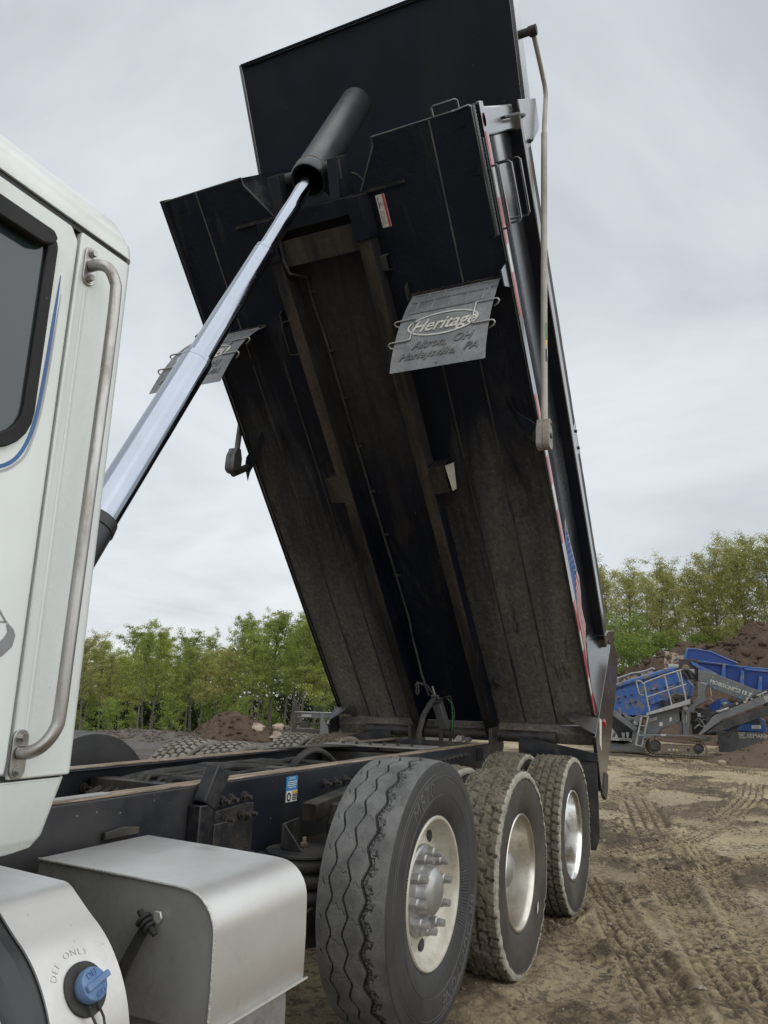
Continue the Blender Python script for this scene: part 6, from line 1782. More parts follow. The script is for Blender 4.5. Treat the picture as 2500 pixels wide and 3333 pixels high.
for (y_, z_) in ((1.12, 1.50), (0.93, 1.56), (0.75, 1.62), (0.54, 1.66), (0.36, 1.72), (0.20, 1.75), (0.05, 1.78), (-0.16, 1.84), (-0.33, 1.90), (-0.51, 1.96), (0.80, 1.38), (0.66, 1.42), (1.10, 1.40), (0.30, 1.45)):
    m = MB(); m.cyl((XF + 0.05, y_, z_), (XF - 0.03, y_, z_), 0.032, 0.024, n=10); m.cyl((XF - 0.03, y_, z_), (XF - 0.06, y_, z_), 0.014, n=8); m.build('bolt', M['kdark'], scr)
for (y_, z_) in ((0.14, 1.80), (-0.31, 1.86)):
    m = MB(); m.bar((XF - 0.02, y_ + 0.05, z_ - 0.02), (XF - 0.04, y_ - 0.06, z_ + 0.02), 0.04, 0.03, (1, 0, 0)); m.build('clamp', M['galv'], scr)
pipe('drive_guard', [(XF - 0.04, -0.02, 1.20), (XF - 0.04, -0.02, 1.36), (XF - 0.04, -0.14, 1.47), (XF - 0.04, -0.24, 1.40), (XF - 0.04, -0.26, 1.22)], 0.022, 'kdark')
sp('motor_cover', [(0.27, 1.42), (0.12, 1.50), (-0.05, 1.53), (-0.12, 1.50), (0.0, 1.44), (0.20, 1.36)], XF - 0.10, 0.15, 'kblue')
q = random.Random(2)
for k_ in range(16):      # tangle of hoses and grease by the drive
    y0 = -0.34 - q.random() * 0.36; z0 = 1.42 + q.random() * 0.25
    pts = [(XF - 0.06 - 0.05 * q.random(), y0 + q.uniform(-0.14, 0.14) * j, z0 + q.uniform(-0.09, 0.05) * j) for j in range(4)]
    pipe('drive_hose', pts, 0.02 + 0.015 * q.random(), 'track' if k_ % 2 else 'kdark', n=7)
# crusted belt and side plate above the box, far side
sp('side_conveyor_board', [(1.6, 1.95), (1.10, 2.17), (0.88, 2.25), (0.30, 2.41), (0.22, 2.37), (-0.05, 2.34), (0.6, 2.12), (1.6, 1.85)], XF + 1.3, 0.06, 'rust')
pipe('board_edge', [(XF + 1.28, 1.6, 2.00), (XF + 1.28, 1.10, 2.18), (XF + 1.28, 0.88, 2.26), (XF + 1.28, 0.66, 2.29), (XF + 1.28, 0.42, 2.36), (XF + 1.28, 0.30, 2.42), (XF + 1.28, 0.22, 2.38)], 0.028, 'galv')
sp('feed_plate', [(-0.11, 2.91), (-0.69, 2.78), (-0.60, 2.40), (-0.08, 2.37)], XF + 0.9, 0.04, 'rust')
m = MB(); m.cyl((XF + 0.8, -0.22, 2.44), (XF + 0.8, -0.62, 2.42), 0.09, n=20); m.build('feed_roller', M['galv'], scr)

# railing of the walkway
ra = empty('railing', (0, 0, 0), scr)
xr = XF - 0.55
pipe('top_tube', [(xr, 0.33, 1.90), (xr, 0.30, 1.955), (xr, -0.22, 2.16), (xr, -0.69, 2.31)], 0.024, 'galv', ra)
pipe('mid_tube', [(xr, 0.29, 1.55), (xr, -0.24, 1.74), (xr, -0.77, 1.93)], 0.020, 'galv', ra)
for a_, b_ in (((0.33, 1.92), (0.21, 1.14)), ((-0.22, 2.16), (-0.37, 1.34)), ((-0.63, 2.27), (-0.74, 1.50)), ((-0.56, 2.25), (-0.62, 1.98))):
    pipe('post', [(xr, *a_), (xr, *b_)], 0.021, 'galv', ra)
pipe('hoop', [(xr, 0.34, 1.90), (xr, 0.38, 1.96), (xr, 0.43, 1.99), (xr, 0.53, 1.985), (xr, 0.53, 1.95), (xr, 0.48, 1.68), (xr, 0.45, 1.62), (xr, 0.36, 1.60)], 0.019, 'galv', ra)
sp('walkway', [(0.30, 1.06), (0.30, 1.13), (-0.83, 1.53), (-0.83, 1.40)], XF - 0.62, 0.60, 'galv', 0.006)
# ladder
la = empty('ladder', (0, 0, 0), scr)
for a_, b_ in (((0.42, 1.06), (0.62, 0.26)), ((0.25, 1.06), (0.46, 0.22))):
    m = MB(); m.bar((xr - 0.05, *a_), (xr - 0.05, *b_), 0.03, 0.045, (1, 0, 0)); m.build('stringer', M['galv'], la)
for t_ in (0.02, 0.33, 0.64, 0.97):
    a_ = (0.42 + 0.20 * t_, 1.06 - 0.80 * t_); b_ = (0.25 + 0.21 * t_, 1.06 - 0.84 * t_)
    m = MB(); m.bar((xr - 0.05, *a_), (xr - 0.05, *b_), 0.08, 0.022, (1, 0, 0)); m.build('rung', M['galv'], la)

# chassis
sp('chassis_side', [(1.75, 0.12), (1.75, 0.37), (0.78, 0.39), (0.73, 0.62), (0.60, 0.65), (0.33, 0.60), (0.36, 0.10), (0.56, 0.05)], XF - 0.25, 0.5, 'kgrey')
sp('chassis_ledge', [(1.75, 0.33), (1.75, 0.40), (1.10, 0.40), (1.02, 0.28), (0.97, 0.28), (0.97, 0.36), (0.76, 0.37), (0.76, 0.33)], XF - 0.33, 0.08, 'galv', 0.006)
sp('engine_bay', [(1.75, 0.40), (1.75, 1.10), (0.70, 1.10), (0.70, 0.40)], XF + 0.20, 1.6, 'kdark')
sp('cover_panel', [(1.75, 0.40), (1.75, 0.66), (1.30, 0.68), (1.16, 0.48), (1.14, 0.40)], XF - 0.22, 0.1, 'galv')
sp('cover_slot', [(1.30, 0.44), (1.24, 0.56), (1.20, 0.55), (1.22, 0.44)], XF - 0.226, 0.01, 'kdark', 0)
for y_, z_ in ((1.02, 0.50), (0.90, 0.52)):
    sp('lug_plate', [(y_ + 0.05, z_ + 0.06), (y_ - 0.05, z_ + 0.06), (y_ - 0.02, z_ - 0.12), (y_ + 0.02, z_ - 0.12)], XF - 0.05, 0.05, 'galv', 0.004)
m = MB(); m.bar((XF - 0.30, 1.50, 1.30), (XF - 0.30, 0.62, 0.66), 0.12, 0.14, (1, 0, 0)); m.build('support_arm', M['kgrey'], scr, bevel=0.012)
sp('post', [(1.09, 1.05), (1.01, 1.05), (1.01, 1.25), (1.09, 1.25)], XF - 0.30, 0.1, 'kgrey')
sp('saddle', [(0.98, 1.10), (0.92, 1.08), (0.78, 0.99), (0.70, 0.99), (0.54, 1.07), (0.50, 1.06), (0.50, 0.88), (0.62, 0.84), (0.66, 0.80), (0.88, 0.93)], XF - 0.30, 0.35, 'kgrey')
sp('saddle_slot', [(0.80, 0.92), (0.68, 0.95), (0.68, 0.86), (0.76, 0.86)], XF - 0.306, 0.01, 'kdark', 0)
m = MB(); lump(m, (XF - 0.33, 0.64, 0.83), 0.06, 5, 0.9, 5, 8); m.build('valve_head', M['galv'], scr)
sp('side_beam', [(0.33, 1.08), (-0.83, 1.42), (-0.60, 0.95), (-0.05, 0.72), (0.05, 0.60), (0.33, 0.58)], XF - 0.35, 0.25, 'kgrey')
sp('side_beam_inlay', [(0.28, 0.98), (0.06, 1.05), (0.05, 0.96), (0.26, 0.88)], XF - 0.37, 0.02, 'galv', 0.004)
for y_, z_, w_ in ((-0.30, 0.98, 0.07), (-0.04, 0.84, 0.09)):
    sp('sign_plate', [(y_ + w_ / 2, z_ - 0.05), (y_ + w_ / 2 - 0.01, z_ + 0.05), (y_ - w_ / 2, z_ + 0.06), (y_ - w_ / 2 + 0.01, z_ - 0.04)], XF - 0.36, 0.008, 'sticker', 0)
sp('upright', [(-0.60, 1.30), (-0.80, 1.32), (-0.77, 0.58), (-0.60, 0.58)], XF - 0.45, 0.25, 'kgrey')
sp('upright_rib', [(-0.52, 1.20), (-0.59, 1.20), (-0.58, 0.58), (-0.52, 0.58)], XF - 0.35, 0.2, 'kgrey')
pipe('hanging_chain', [(XF - 0.47, -0.72, 1.08), (XF - 0.48, -0.70, 0.90), (XF - 0.48, -0.66, 0.86), (XF - 0.48, -0.64, 0.92), (XF - 0.47, -0.66, 1.02)], 0.012, 'galv')
m = MB(); m.cyl((XF - 0.44, -0.71, 1.30), (XF - 0.50, -0.71, 1.30), 0.06, n=16); m.build('pin', M['galv'], scr)
m = MB(); m.cyl((XF - 0.44, -0.69, 1.16), (XF - 0.47, -0.69, 1.16), 0.035, n=12); m.build('pin', M['kdark'], scr)
sp('lift_support', [(-0.56, 1.28), (-0.90, 1.40), (-0.90, 1.50), (-1.03, 1.60), (-1.05, 2.02), (-1.28, 1.93), (-1.20, 1.73), (-1.22, 1.49), (-0.95, 1.33), (-0.90, 1.18), (-0.60, 1.18)], XF - 0.35, 0.35, 'kgrey')
sp('dark_frame', [(-0.80, 1.30), (-1.30, 1.30), (-1.42, 0.92), (-1.42, 0.60), (-0.80, 0.60)], XF + 0.0, 1.2, 'kdark')
for k_ in range(12):
    y0 = -0.85 - q.random() * 0.38; z0 = 0.72 + q.random() * 0.42
    pipe('machine_hose', [(XF - 0.08, y0, z0), (XF - 0.14, y0 - 0.08, z0 + q.uniform(-0.1, 0.1)), (XF - 0.1, y0 - 0.16, z0 + q.uniform(-0.15, 0.12))], 0.022, 'kgrey' if k_ % 3 else 'galv', n=7)
m = MB(); m.box((XF - 0.2, -1.02, 1.12), (0.1, 0.08, 0.10)); m.build('lamp_box', M['galv'], scr, bevel=0.01)

# crawler track
tr = empty('crawler_track', (0, 0, 0), scr)
path = []
L0, L1, rT = 0.14, -0.98, 0.235
for k_ in np.linspace(90, 270, 16):
    path.append((L0 - rT * math.cos(R(k_)) * 1.0, 0.27 + rT * math.sin(R(k_))))
for k_ in np.linspace(-90, 90, 12):
    path.append((L1 - 0.19 * math.cos(R(k_)), 0.225 + 0.19 * math.sin(R(k_))))
path = [Vector((0, a_, b_)) for a_, b_ in path]
tot = 0; seg_ = []
for i in range(len(path)):
    p_, n_v = path[i], path[(i + 1) % len(path)]
    seg_.append((p_, n_v, (n_v - p_).length)); tot += seg_[-1][2]
npad = 44
for k_ in range(npad):
    d_ = tot * k_ / npad
    for p_, n_v, l_ in seg_:
        if d_ <= l_:
            break
        d_ -= l_
    c_ = p_.lerp(n_v, d_ / l_); t_v = (n_v - p_).normalized(); nr = Vector((0, t_v.z, -t_v.y))
    m = MB(); m.bar(Vector((XF - 0.75, c_.y, c_.z)), Vector((XF - 0.25, c_.y, c_.z)), 0.062, 0.03, t_v); m.build('track_pad', M['track'], tr, bevel=0.004)
sp('track_frame', [(-0.02, 0.30), (-0.10, 0.33), (-1.02, 0.33), (-1.12, 0.29), (-1.00, 0.12), (-0.02, 0.12)], XF - 0.66, 0.3, 'track', par=tr)
for y_, c_ in ((0.13, 0.16), (-0.98, 0.12)):
    m = MB(); m.cyl((XF - 0.70, y_, 0.26), (XF - 0.35, y_, 0.26), c_, n=24); m.cyl((XF - 0.74, y_, 0.26), (XF - 0.70, y_, 0.26), c_ * 0.6, n=20); m.build('sprocket', M['kdark'], tr, bevel=0.01)
m = MB(); m.cyl((XF - 0.672, -0.73, 0.22), (XF - 0.668, -0.73, 0.22), 0.035, n=14); m.build('hole', M['ink'], tr)
for y_, mt in ((-0.25, 'flaplet'), (-0.36, 'sticker'), (-0.44, 'stickeryellow'), (-0.51, 'graphic')):
    m = MB(); m.box((XF - 0.667, y_, 0.20), (0.006, 0.05, 0.04)); m.build('label_plate', M[mt], tr)
sp('track_guard', [(0.36, 0.58), (0.40, 0.42), (0.30, 0.47), (0.10, 0.53), (-0.86, 0.50), (-0.86, 0.60)], XF - 0.72, 0.5, 'kgrey')
sp('guard_soil', [(0.05, 0.52), (-0.30, 0.555), (-0.85, 0.58), (-1.05, 0.52), (-1.25, 0.48), (-1.0, 0.44), (0.0, 0.47)], XF - 0.735, 0.4, 'sand')
sp('guard_label', [(-0.06, 0.55), (-0.19, 0.555), (-0.19, 0.60), (-0.06, 0.595)], XF - 0.728, 0.01, 'flaplet', 0)
sp('guard_tongue', [(-0.85, 0.58), (-1.28, 0.55), (-1.30, 0.50), (-0.95, 0.50)], XF - 0.70, 0.4, 'kgrey')

# feed hopper, beam and hydraulic head
sp('hopper_flap', [(-0.70, 2.66), (-0.79, 2.92), (-1.02, 2.92), (-1.40, 2.84), (-2.08, 2.52), (-1.80, 2.48), (-0.78, 2.62)], XF + 0.25, 0.05, 'kbluedeep')
pipe('flap_rim', [(XF + 0.24, -0.79, 2.92), (XF + 0.24, -1.02, 2.92), (XF + 0.24, -1.40, 2.84), (XF + 0.24, -2.08, 2.53)], 0.022, 'kblue')
sp('flap_end', [(-0.68, 2.66), (-0.77, 2.92), (-0.82, 2.92), (-0.76, 2.62)], XF + 0.20, 0.10, 'kblue')
pipe('flap_hinge', [(XF + 0.20, -0.76, 2.63), (XF + 0.20, -1.35, 2.55), (XF + 0.20, -1.78, 2.49), (XF + 0.20, -2.23, 2.43), (XF + 0.20, -2.9, 2.38)], 0.022, 'kblue')
sp('hopper_wall', [(-0.87, 2.58), (-1.78, 2.48), (-2.23, 2.42), (-3.3, 2.33), (-3.3, 1.62), (-2.56, 1.79), (-2.01, 2.04), (-1.53, 2.23)], XF + 0.32, 0.05, 'kbluedeep')
m = MB(); m.sheet([[(XF + 0.30, -2.23, 2.44), (XF + 0.26, -2.23, 2.36)], [(XF + 0.30, -3.3, 2.35), (XF + 0.26, -3.3, 2.26)]], (0.03, 0, 0)); m.build('hopper_rim', M['kblue'], scr)
for y_, zt, zb in ((-1.68, 2.50, 2.17), (-2.13, 2.33, 1.98), (-2.56, 2.18, 1.80), (-2.95, 2.1, 1.72)):
    sp('hopper_rib', [(y_ + 0.06, zb), (y_ - 0.06, zb - 0.04), (y_ - 0.03 - 0.05, zt), (y_ + 0.03 - 0.05, zt + 0.02)], XF + 0.14, 0.18, 'kblue')
sp('beam_lip', [(-0.87, 2.58), (-0.92, 2.46), (-1.10, 2.34), (-1.55, 2.16), (-1.53, 2.24)], XF + 0.03, 0.2, 'kblue')
bm_ = sp('feed_beam', [(-1.06, 2.34), (-1.53, 2.22), (-2.60, 1.78), (-3.2, 1.55), (-3.2, 1.20), (-2.23, 1.57), (-2.11, 1.55), (-1.37, 1.84), (-1.32, 1.90), (-1.04, 2.05)], XF - 0.02, 0.2, 'kgrey')
for (y_, z_) in ((-1.43, 2.14), (-1.79, 1.99), (-2.0, 1.91), (-1.42, 1.95), (-1.79, 1.81), (-1.98, 1.73), (-2.37, 1.77)):
    m = MB(); m.cyl((XF - 0.02, y_, z_), (XF - 0.035, y_, z_), 0.016, n=10); m.build('rivet', M['galv'], scr)
ca, sa = math.cos(-0.345), math.sin(-0.345)


def beam_txt(yc, zc):
    return lambda x, y, z_: (XF - 0.0215 - z_, yc - (x * ca - y * sa), zc + (x * sa + y * ca))


text_on('lettering', 'MOBISCREEN', 0.135, beam_txt(-1.72, 1.905), M['sticker'], scr, 0.004, 0, 0, 0.98)
text_on('lettering', 'MS 13 Z', 0.135, beam_txt(-2.14, 1.755), M['sticker'], scr, 0.004, 0, 0.006, 1.0)
for y_, z_ in ((-1.45, 1.85), (-2.06, 1.62)):
    sp('blue_tab', [(y_ + 0.03, z_ + 0.03), (y_ - 0.03, z_ + 0.01), (y_ - 0.03, z_ - 0.03), (y_ + 0.03, z_ - 0.01)], XF - 0.03, 0.01, 'stickerblue', 0)
pipe('hanging_tag', [(XF - 0.06, -1.34, 1.86), (XF - 0.06, -1.36, 1.62), (XF - 0.06, -1.31, 1.58), (XF - 0.06, -1.40, 1.50)], 0.014, 'galv')
m = MB(); m.box((XF + 0.35, -0.80, 2.36), (0.5, 0.50, 0.55)); m.build('head_drum_bay', M['kdark'], scr, bevel=0.02)
m = MB(); m.cyl((XF + 0.0, -0.74, 2.38), (XF + 0.2, -0.74, 2.38), 0.10, n=18); m.build('gear_motor', M['track'], scr, bevel=0.01)
for (a_, b_) in (((-0.70, 2.34), (-0.97, 2.20)), ((-0.80, 2.30), (-0.90, 2.10)), ((-0.66, 2.26), (-0.80, 2.06))):
    pipe('motor_hose', [(XF - 0.05, *a_), (XF - 0.09, (a_[0] + b_[0]) / 2, (a_[1] + b_[1]) / 2 + 0.04), (XF - 0.04, *b_)], 0.035, 'kdark')
m = MB(); m.box((XF + 0.02, -0.90, 2.30), (0.2, 0.12, 0.10)); m.build('valve_block', M['galv'], scr, bevel=0.01)
pipe('bearing_pipe', [(XF - 0.06, -1.10, 1.98), (XF - 0.06, -1.25, 1.92)], 0.035, 'galv')
# small blue hopper
sp('discharge_chute', [(-1.24, 1.37), (-1.52, 1.57), (-1.62, 1.60), (-1.90, 1.41), (-1.62, 1.20), (-1.30, 1.12)], XF + 0.15, 0.6, 'kbluedeep')
sp('chute_face', [(-1.54, 1.56), (-1.62, 1.59), (-1.88, 1.42), (-1.55, 1.30)], XF + 0.12, 0.05, 'kblue')
m = MB(); lump(m, (XF + 0.08, -1.68, 1.43), 0.08, 9, 0.7, 5, 8); m.build('motor', M['galv'], scr)
# fine conveyor sticking out towards the right
sp('conveyor_side', [(-1.00, 0.62), (-1.40, 1.10), (-1.55, 1.20), (-3.3, 1.96), (-3.3, 1.74), (-1.62, 1.03), (-1.06, 0.60)], XF - 0.95, 0.08, 'kgrey')
sp('conveyor_pan', [(-1.18, 0.66), (-1.60, 1.00), (-3.3, 1.66), (-3.3, 1.42), (-1.56, 0.73)], XF - 0.92, 0.8, 'kdark')
sp('conveyor_side', [(-1.00, 0.62), (-1.40, 1.10), (-1.55, 1.20), (-3.3, 1.96), (-3.3, 1.74), (-1.62, 1.03), (-1.06, 0.60)], XF - 0.18, 0.06, 'kgrey')
pipe('conveyor_belt', [(XF - 0.55, -1.35, 1.16), (XF - 0.55, -2.0, 1.46), (XF - 0.55, -3.3, 2.03)], 0.05, 'kdark')
m = MB(); m.sheet([[(XF - 0.9, -1.3, 1.10), (XF - 0.2, -1.3, 1.10)], [(XF - 0.9, -3.3, 1.99), (XF - 0.2, -3.3, 1.99)]], (0, 0, 0.03)); m.build('belt', M['rubber'], scr)
for y_, z_ in ((-1.52, 1.24), (-1.65, 1.28), (-2.0, 1.45), (-2.18, 1.50), (-2.35, 1.58), (-2.55, 1.66), (-2.62, 1.70)):
    m = MB(); m.cyl((XF - 0.97, y_, z_), (XF - 0.88, y_, z_), 0.028, n=10); m.build('roller_end', M['galv'], scr)
pipe('belt_tensioner', [(XF - 0.97, -1.55, 1.23), (XF - 0.97, -1.80, 1.33)], 0.03, 'galv')
pipe('belt_tensioner', [(XF - 0.97, -2.48, 1.66), (XF - 0.97, -2.72, 1.77)], 0.022, 'galv')
sp('hook_plate', [(-2.22, 1.60), (-2.36, 1.66), (-2.28, 1.58), (-2.20, 1.46)], XF - 0.97, 0.02, 'galv', 0)
# emblem: square outline with a W
def emblem(yc, zc, sz, x_, ang):
    c2, s2 = math.cos(ang), math.sin(ang)
    f = lambda a_, b_: (x_, yc - (a_ * c2 - b_ * s2) * sz, zc + (a_ * s2 + b_ * c2) * sz)
    m_ = MB(); o_ = [(-.5, -.5), (.5, -.5), (.5, .5), (-.5, .5)]
    for i in range(4):
        a_, b_ = o_[i], o_[(i + 1) % 4]; ia = (a_[0] * 0.8, a_[1] * 0.8); ib = (b_[0] * 0.8, b_[1] * 0.8)
        m_.prism([f(*a_), f(*b_), f(*ib), f(*ia)], (-0.004, 0, 0))
    m_.build('emblem_frame', M['sticker'], scr)
    text_on('emblem_letter', 'W', 0.75 * sz, lambda x, y, z_: (x_ - z_, yc - (x * c2 - y * s2), zc + (x * s2 + y * c2)), M['sticker'], scr, 0.004, 0, 0.01 * sz)


emblem(-2.71, 1.60, 0.12, XF - 0.956, 0.40)
# prop leg with rubber boot
sp('prop_leg', [(-2.15, 1.05), (-2.02, 1.02), (-1.62, 0.66), (-1.70, 0.54)], XF - 0.8, 0.15, 'kdark')
sp('rubber_boot', [(-1.52, 0.62), (-1.65, 0.64), (-1.74, 0.46), (-1.60, 0.36), (-1.54, 0.42)], XF - 0.85, 0.25, 'kdark')
# power pack behind the conveyor
XG = XF + 1.0
k2 = (XG - CAM.x) / (XF - CAM.x)


def far_pt(y_, z_):
    return (CAM.y + (y_ - CAM.y) * k2, CAM.z + (z_ - CAM.z) * k2)


sp('power_pack', [far_pt(*p_) for p_ in ((-1.35, 0.74), (-1.35, 0.80), (-2.16, 1.03), (-2.45, 1.14), (-2.64, 1.03), (-2.64, 0.74))], XG, 1.0, 'kblue')
sp('power_base', [far_pt(*p_) for p_ in ((-1.45, 0.18), (-1.45, 0.72), (-2.58, 0.72), (-2.58, 0.18))], XG - 0.05, 1.0, 'kgrey')
for k_ in range(6):
    z_ = 1.06 - 0.022 * k_
    sp('grille_slat', [far_pt(-2.24 + 0.028 * k_, z_), far_pt(-2.50, z_), far_pt(-2.50, z_ - 0.011), far_pt(-2.24 + 0.028 * k_, z_ - 0.011)], XG - 0.012, 0.012, 'kdark', 0)
sp('name_plate', [far_pt(*p_) for p_ in ((-2.29, 0.81), (-2.29, 0.90), (-2.52, 0.91), (-2.52, 0.82))], XG - 0.012, 0.012, 'sticker', 0)
y_, z_ = far_pt(-2.405, 0.862)
text_on('lettering', 'www', 0.07, lambda x, y, w_: (XG - 0.013 - w_, y_ - x, z_ + y), M['graphic'], scr, 0.003)
y1_, z1_ = far_pt(-2.04, 0.635); emblem(y1_, z1_, 0.16, XG - 0.052, 0.0)
y2_, z2_ = far_pt(-2.36, 0.625)
text_on('lettering', 'KLEEMANN', 0.145, lambda x, y, w_: (XG - 0.052 - w_, y2_ - x, z2_ + y), M['sticker'], scr, 0.004, 0, 0.003)

# ------------------------------------------------------------------ fork carriage standing beyond the far wheels
fc = tag(empty('fork_carriage', (7.9, 4.1, 0)), 'dark steel fork carriage standing beyond the far rear wheels', 'fork carriage')
fcM = Matrix.Translation((0, 0, 0)) @ Matrix.Rotation(-1.05, 4, 'Z')


def fcb(name, c_, size, mt, bevel=0.006):
    m_ = MB(); m_.box(c_, size, None); m_.v = [tuple(fcM @ Vector(p_)) for p_ in m_.v]; return m_.build(name, M[mt], fc, bevel=bevel)


m = MB(); m.prism([(-0.36, 0, 0.0), (-0.36, 0, 1.14), (-0.33, 0, 1.24), (-0.30, 0, 1.27), (-0.29, 0, 1.20), (-0.24, 0, 1.10), (-0.20, 0, 1.06), (-0.29, 0, 1.02), (-0.29, 0, 0.0)], (0, 0.10, 0)); m.v = [tuple(fcM @ Vector(p_)) for p_ in m.v]; m.build('end_upright', M['kdark'], fc, bevel=0.006)
fcb('top_beam', (0.20, 0.05, 1.05), (1.05, 0.09, 0.085), 'kgrey')
fcb('top_edge', (0.20, 0.04, 1.10), (1.05, 0.10, 0.014), 'galv', 0.003)
fcb('lower_beam', (0.20, 0.05, 0.80), (1.05, 0.09, 0.07), 'kdark')
fcb('shaft', (0.20, 0.06, 0.91), (1.02, 0.05, 0.04), 'kdark')
fcb('sleeve', (-0.16, 0.05, 0.905), (0.14, 0.09, 0.10), 'kdark')
m = MB(); m.prism([(0.10, -0.02, 0.72), (0.10, -0.02, 1.10), (0.15, -0.02, 1.10), (0.16, -0.02, 0.98), (0.24, -0.02, 0.86), (0.30, -0.02, 0.82), (0.30, -0.02, 0.72)], (0, 0.03, 0)); m.v = [tuple(fcM @ Vector(p_)) for p_ in m.v]; m.build('hook_plate', M['kgrey'], fc, bevel=0.003)
m = MB(); m.bar((0.22, -0.03, 0.93), (0.30, -0.03, 1.10), 0.03, 0.03, (0, 1, 0)); m.v = [tuple(fcM @ Vector(p_)) for p_ in m.v]; m.build('latch_lever', M['galv'], fc)
fcb('pale_label', (0.32, -0.004, 0.80), (0.10, 0.006, 0.045), 'sticker', 0)
fcb('pale_label', (0.58, -0.004, 0.80), (0.09, 0.006, 0.05), 'sticker', 0)
fcb('pale_label', (-0.13, -0.004, 1.045), (0.16, 0.006, 0.04), 'galv', 0)
m = MB(); lump(m, (0.44, -0.05, 0.82), 0.075, 3, 0.9, 6, 9); m.v = [tuple(fcM @ Vector(p_)) for p_ in m.v]; m.build('swivel_knuckle', M['rock'], fc)
m = MB(); m.prism([(0.68, 0, 0.0), (0.68, 0, 1.16), (0.76, 0, 1.16), (0.76, 0, 0.0)], (0, 0.10, 0)); m.v = [tuple(fcM @ Vector(p_)) for p_ in m.v]; m.build('end_upright', M['kdark'], fc, bevel=0.006)

# ------------------------------------------------------------------ trees
def make_tree(seed, H, cr, base, nleaf, lsize, nl=13, spread=1.0, droop=0.0):
    "returns trunk mesh and crown mesh; H height, cr crown radius, base = height where leaves begin"
    q = random.Random(seed); g_ = np.random.default_rng(seed)
    m_ = MB(); tips = []
    lean = (q.uniform(-0.05, 0.05), q.uniform(-0.05, 0.05))
    tp = []
    nseg = 8
    for i in range(nseg + 1):
        t_ = i / nseg
        tp.append(Vector((lean[0] * H * t_ + 0.10 * math.sin(3 * t_ + seed), lean[1] * H * t_ + 0.10 * math.cos(4 * t_ + seed * 2), H * 0.90 * t_)))
    r0 = 0.010 * H + 0.03
    m_.tube(tp, [r0 * (1.25 if i == 0 else 1) * (1 - 0.86 * i / nseg) for i in range(nseg + 1)], 7)

    def along(t_):
        x_ = t_ * nseg; i = min(nseg - 1, int(x_)); return tp[i].lerp(tp[i + 1], x_ - i)
    for k_ in range(nl):
        t0 = base / H * 0.85 + (0.95 - base / H * 0.85) * (k_ + q.random()) / nl
        p_ = along(min(0.99, t0)); az = k_ * 2.4 + q.uniform(-0.4, 0.4)
        rel = max(0.0, (p_.z - base) / max(0.1, H - base))
        ln = cr * spread * (1.05 - 0.62 * rel) * q.uniform(0.75, 1.15)
        el = 0.35 + 0.75 * rel + q.uniform(-0.15, 0.2)
        d_ = Vector((math.cos(az) * math.cos(el), math.sin(az) * math.cos(el), math.sin(el)))
        pts = [p_]
        for j in range(1, 5):
            d_ = (d_ + Vector((q.uniform(-.15, .15), q.uniform(-.15, .15), 0.12 - droop))).normalized()
            pts.append(pts[-1] + d_ * ln / 4)
        rb = r0 * (1 - 0.8 * t0) * 0.5
        m_.tube(pts, [max(0.012, rb * (1 - 0.2 * j)) for j in range(5)], 5)
        tips += [(pts[j], 0.45 + 0.1 * j) for j in (2, 3, 4)]
        for j in (1, 2, 3, 4):
            for _ in range(2):
                dd = Vector((q.uniform(-1, 1), q.uniform(-1, 1), q.uniform(-0.1, 0.9))).normalized()
                l2 = ln * q.uniform(0.2, 0.42); e = pts[j] + dd * l2
                m_.tube([pts[j], pts[j].lerp(e, 0.5) + Vector((0, 0, 0.05)), e], [0.014, 0.011, 0.007], 4, cap=False)
                tips.append((e, 0.5)); tips.append((pts[j].lerp(e, 0.6), 0.4))
    tips += [(along(0.97), 0.5), (tp[-1] + Vector((0, 0, 0.2)), 0.5)]
    trunk = m_.mesh('trunk', M['bark'], 60, recalc=False)
    T = np.array([tuple(p_) for p_, _ in tips]); S = np.array([s_ for _, s_ in tips])
    idx = g_.integers(0, len(T), nleaf)
    C = T[idx] + g_.normal(0, 1, (nleaf, 3)) * (S[idx] * min(cr, 1.9) * 0.20)[:, None] * np.array([1, 1, 0.55])
    ok = C[:, 2] > base * 0.75
    C = C[ok]; n_ = len(C)
    A = g_.normal(0, 1, (n_, 3)); A /= np.linalg.norm(A, axis=1)[:, None]
    Bv = np.cross(A, g_.normal(0, 1, (n_, 3))); Bv /= np.linalg.norm(Bv, axis=1)[:, None]
    sz = lsize * g_.uniform(0.6, 1.35, n_)[:, None]
    V_ = np.stack([C - A * sz, C + Bv * sz * 0.55, C + A * sz, C - Bv * sz * 0.55], 1).reshape(-1, 3)
    F_ = np.arange(n_ * 4).reshape(-1, 4)
    cm_ = np_mesh('crown', V_, F_, [M['leaf']], np.zeros(n_))
    clump_tone = g_.uniform(0.0, 1.0, len(T))
    tone = np.clip(clump_tone[idx][ok] * 0.75 + g_.uniform(0, 0.25, n_), 0, 1)
    at_ = cm_.attributes.new('tone', 'FLOAT', 'POINT'); at_.data.foreach_set('value', np.repeat(tone, 4).astype(np.float32))
    return trunk, cm_


PROTO = []
for sd_, H_, cr_, ba_, nlf, ls in ((1, 11.0, 2.5, 4.2, 14000, 0.058), (2, 12.0, 2.1, 5.4, 11500, 0.058), (3, 10.5, 2.8, 3.6, 14500, 0.058), (4, 12.5, 2.7, 6.0, 12500, 0.058), (5, 11.5, 1.8, 4.6, 10000, 0.056), (6, 9.5, 2.6, 3.2, 13000, 0.058)):
    PROTO.append(make_tree(sd_, H_, cr_, ba_, nlf, ls, 15, 1.1))


def swap(me_, mt):
    c_ = me_.copy(); c_.materials.clear(); c_.materials.append(M[mt]); return c_


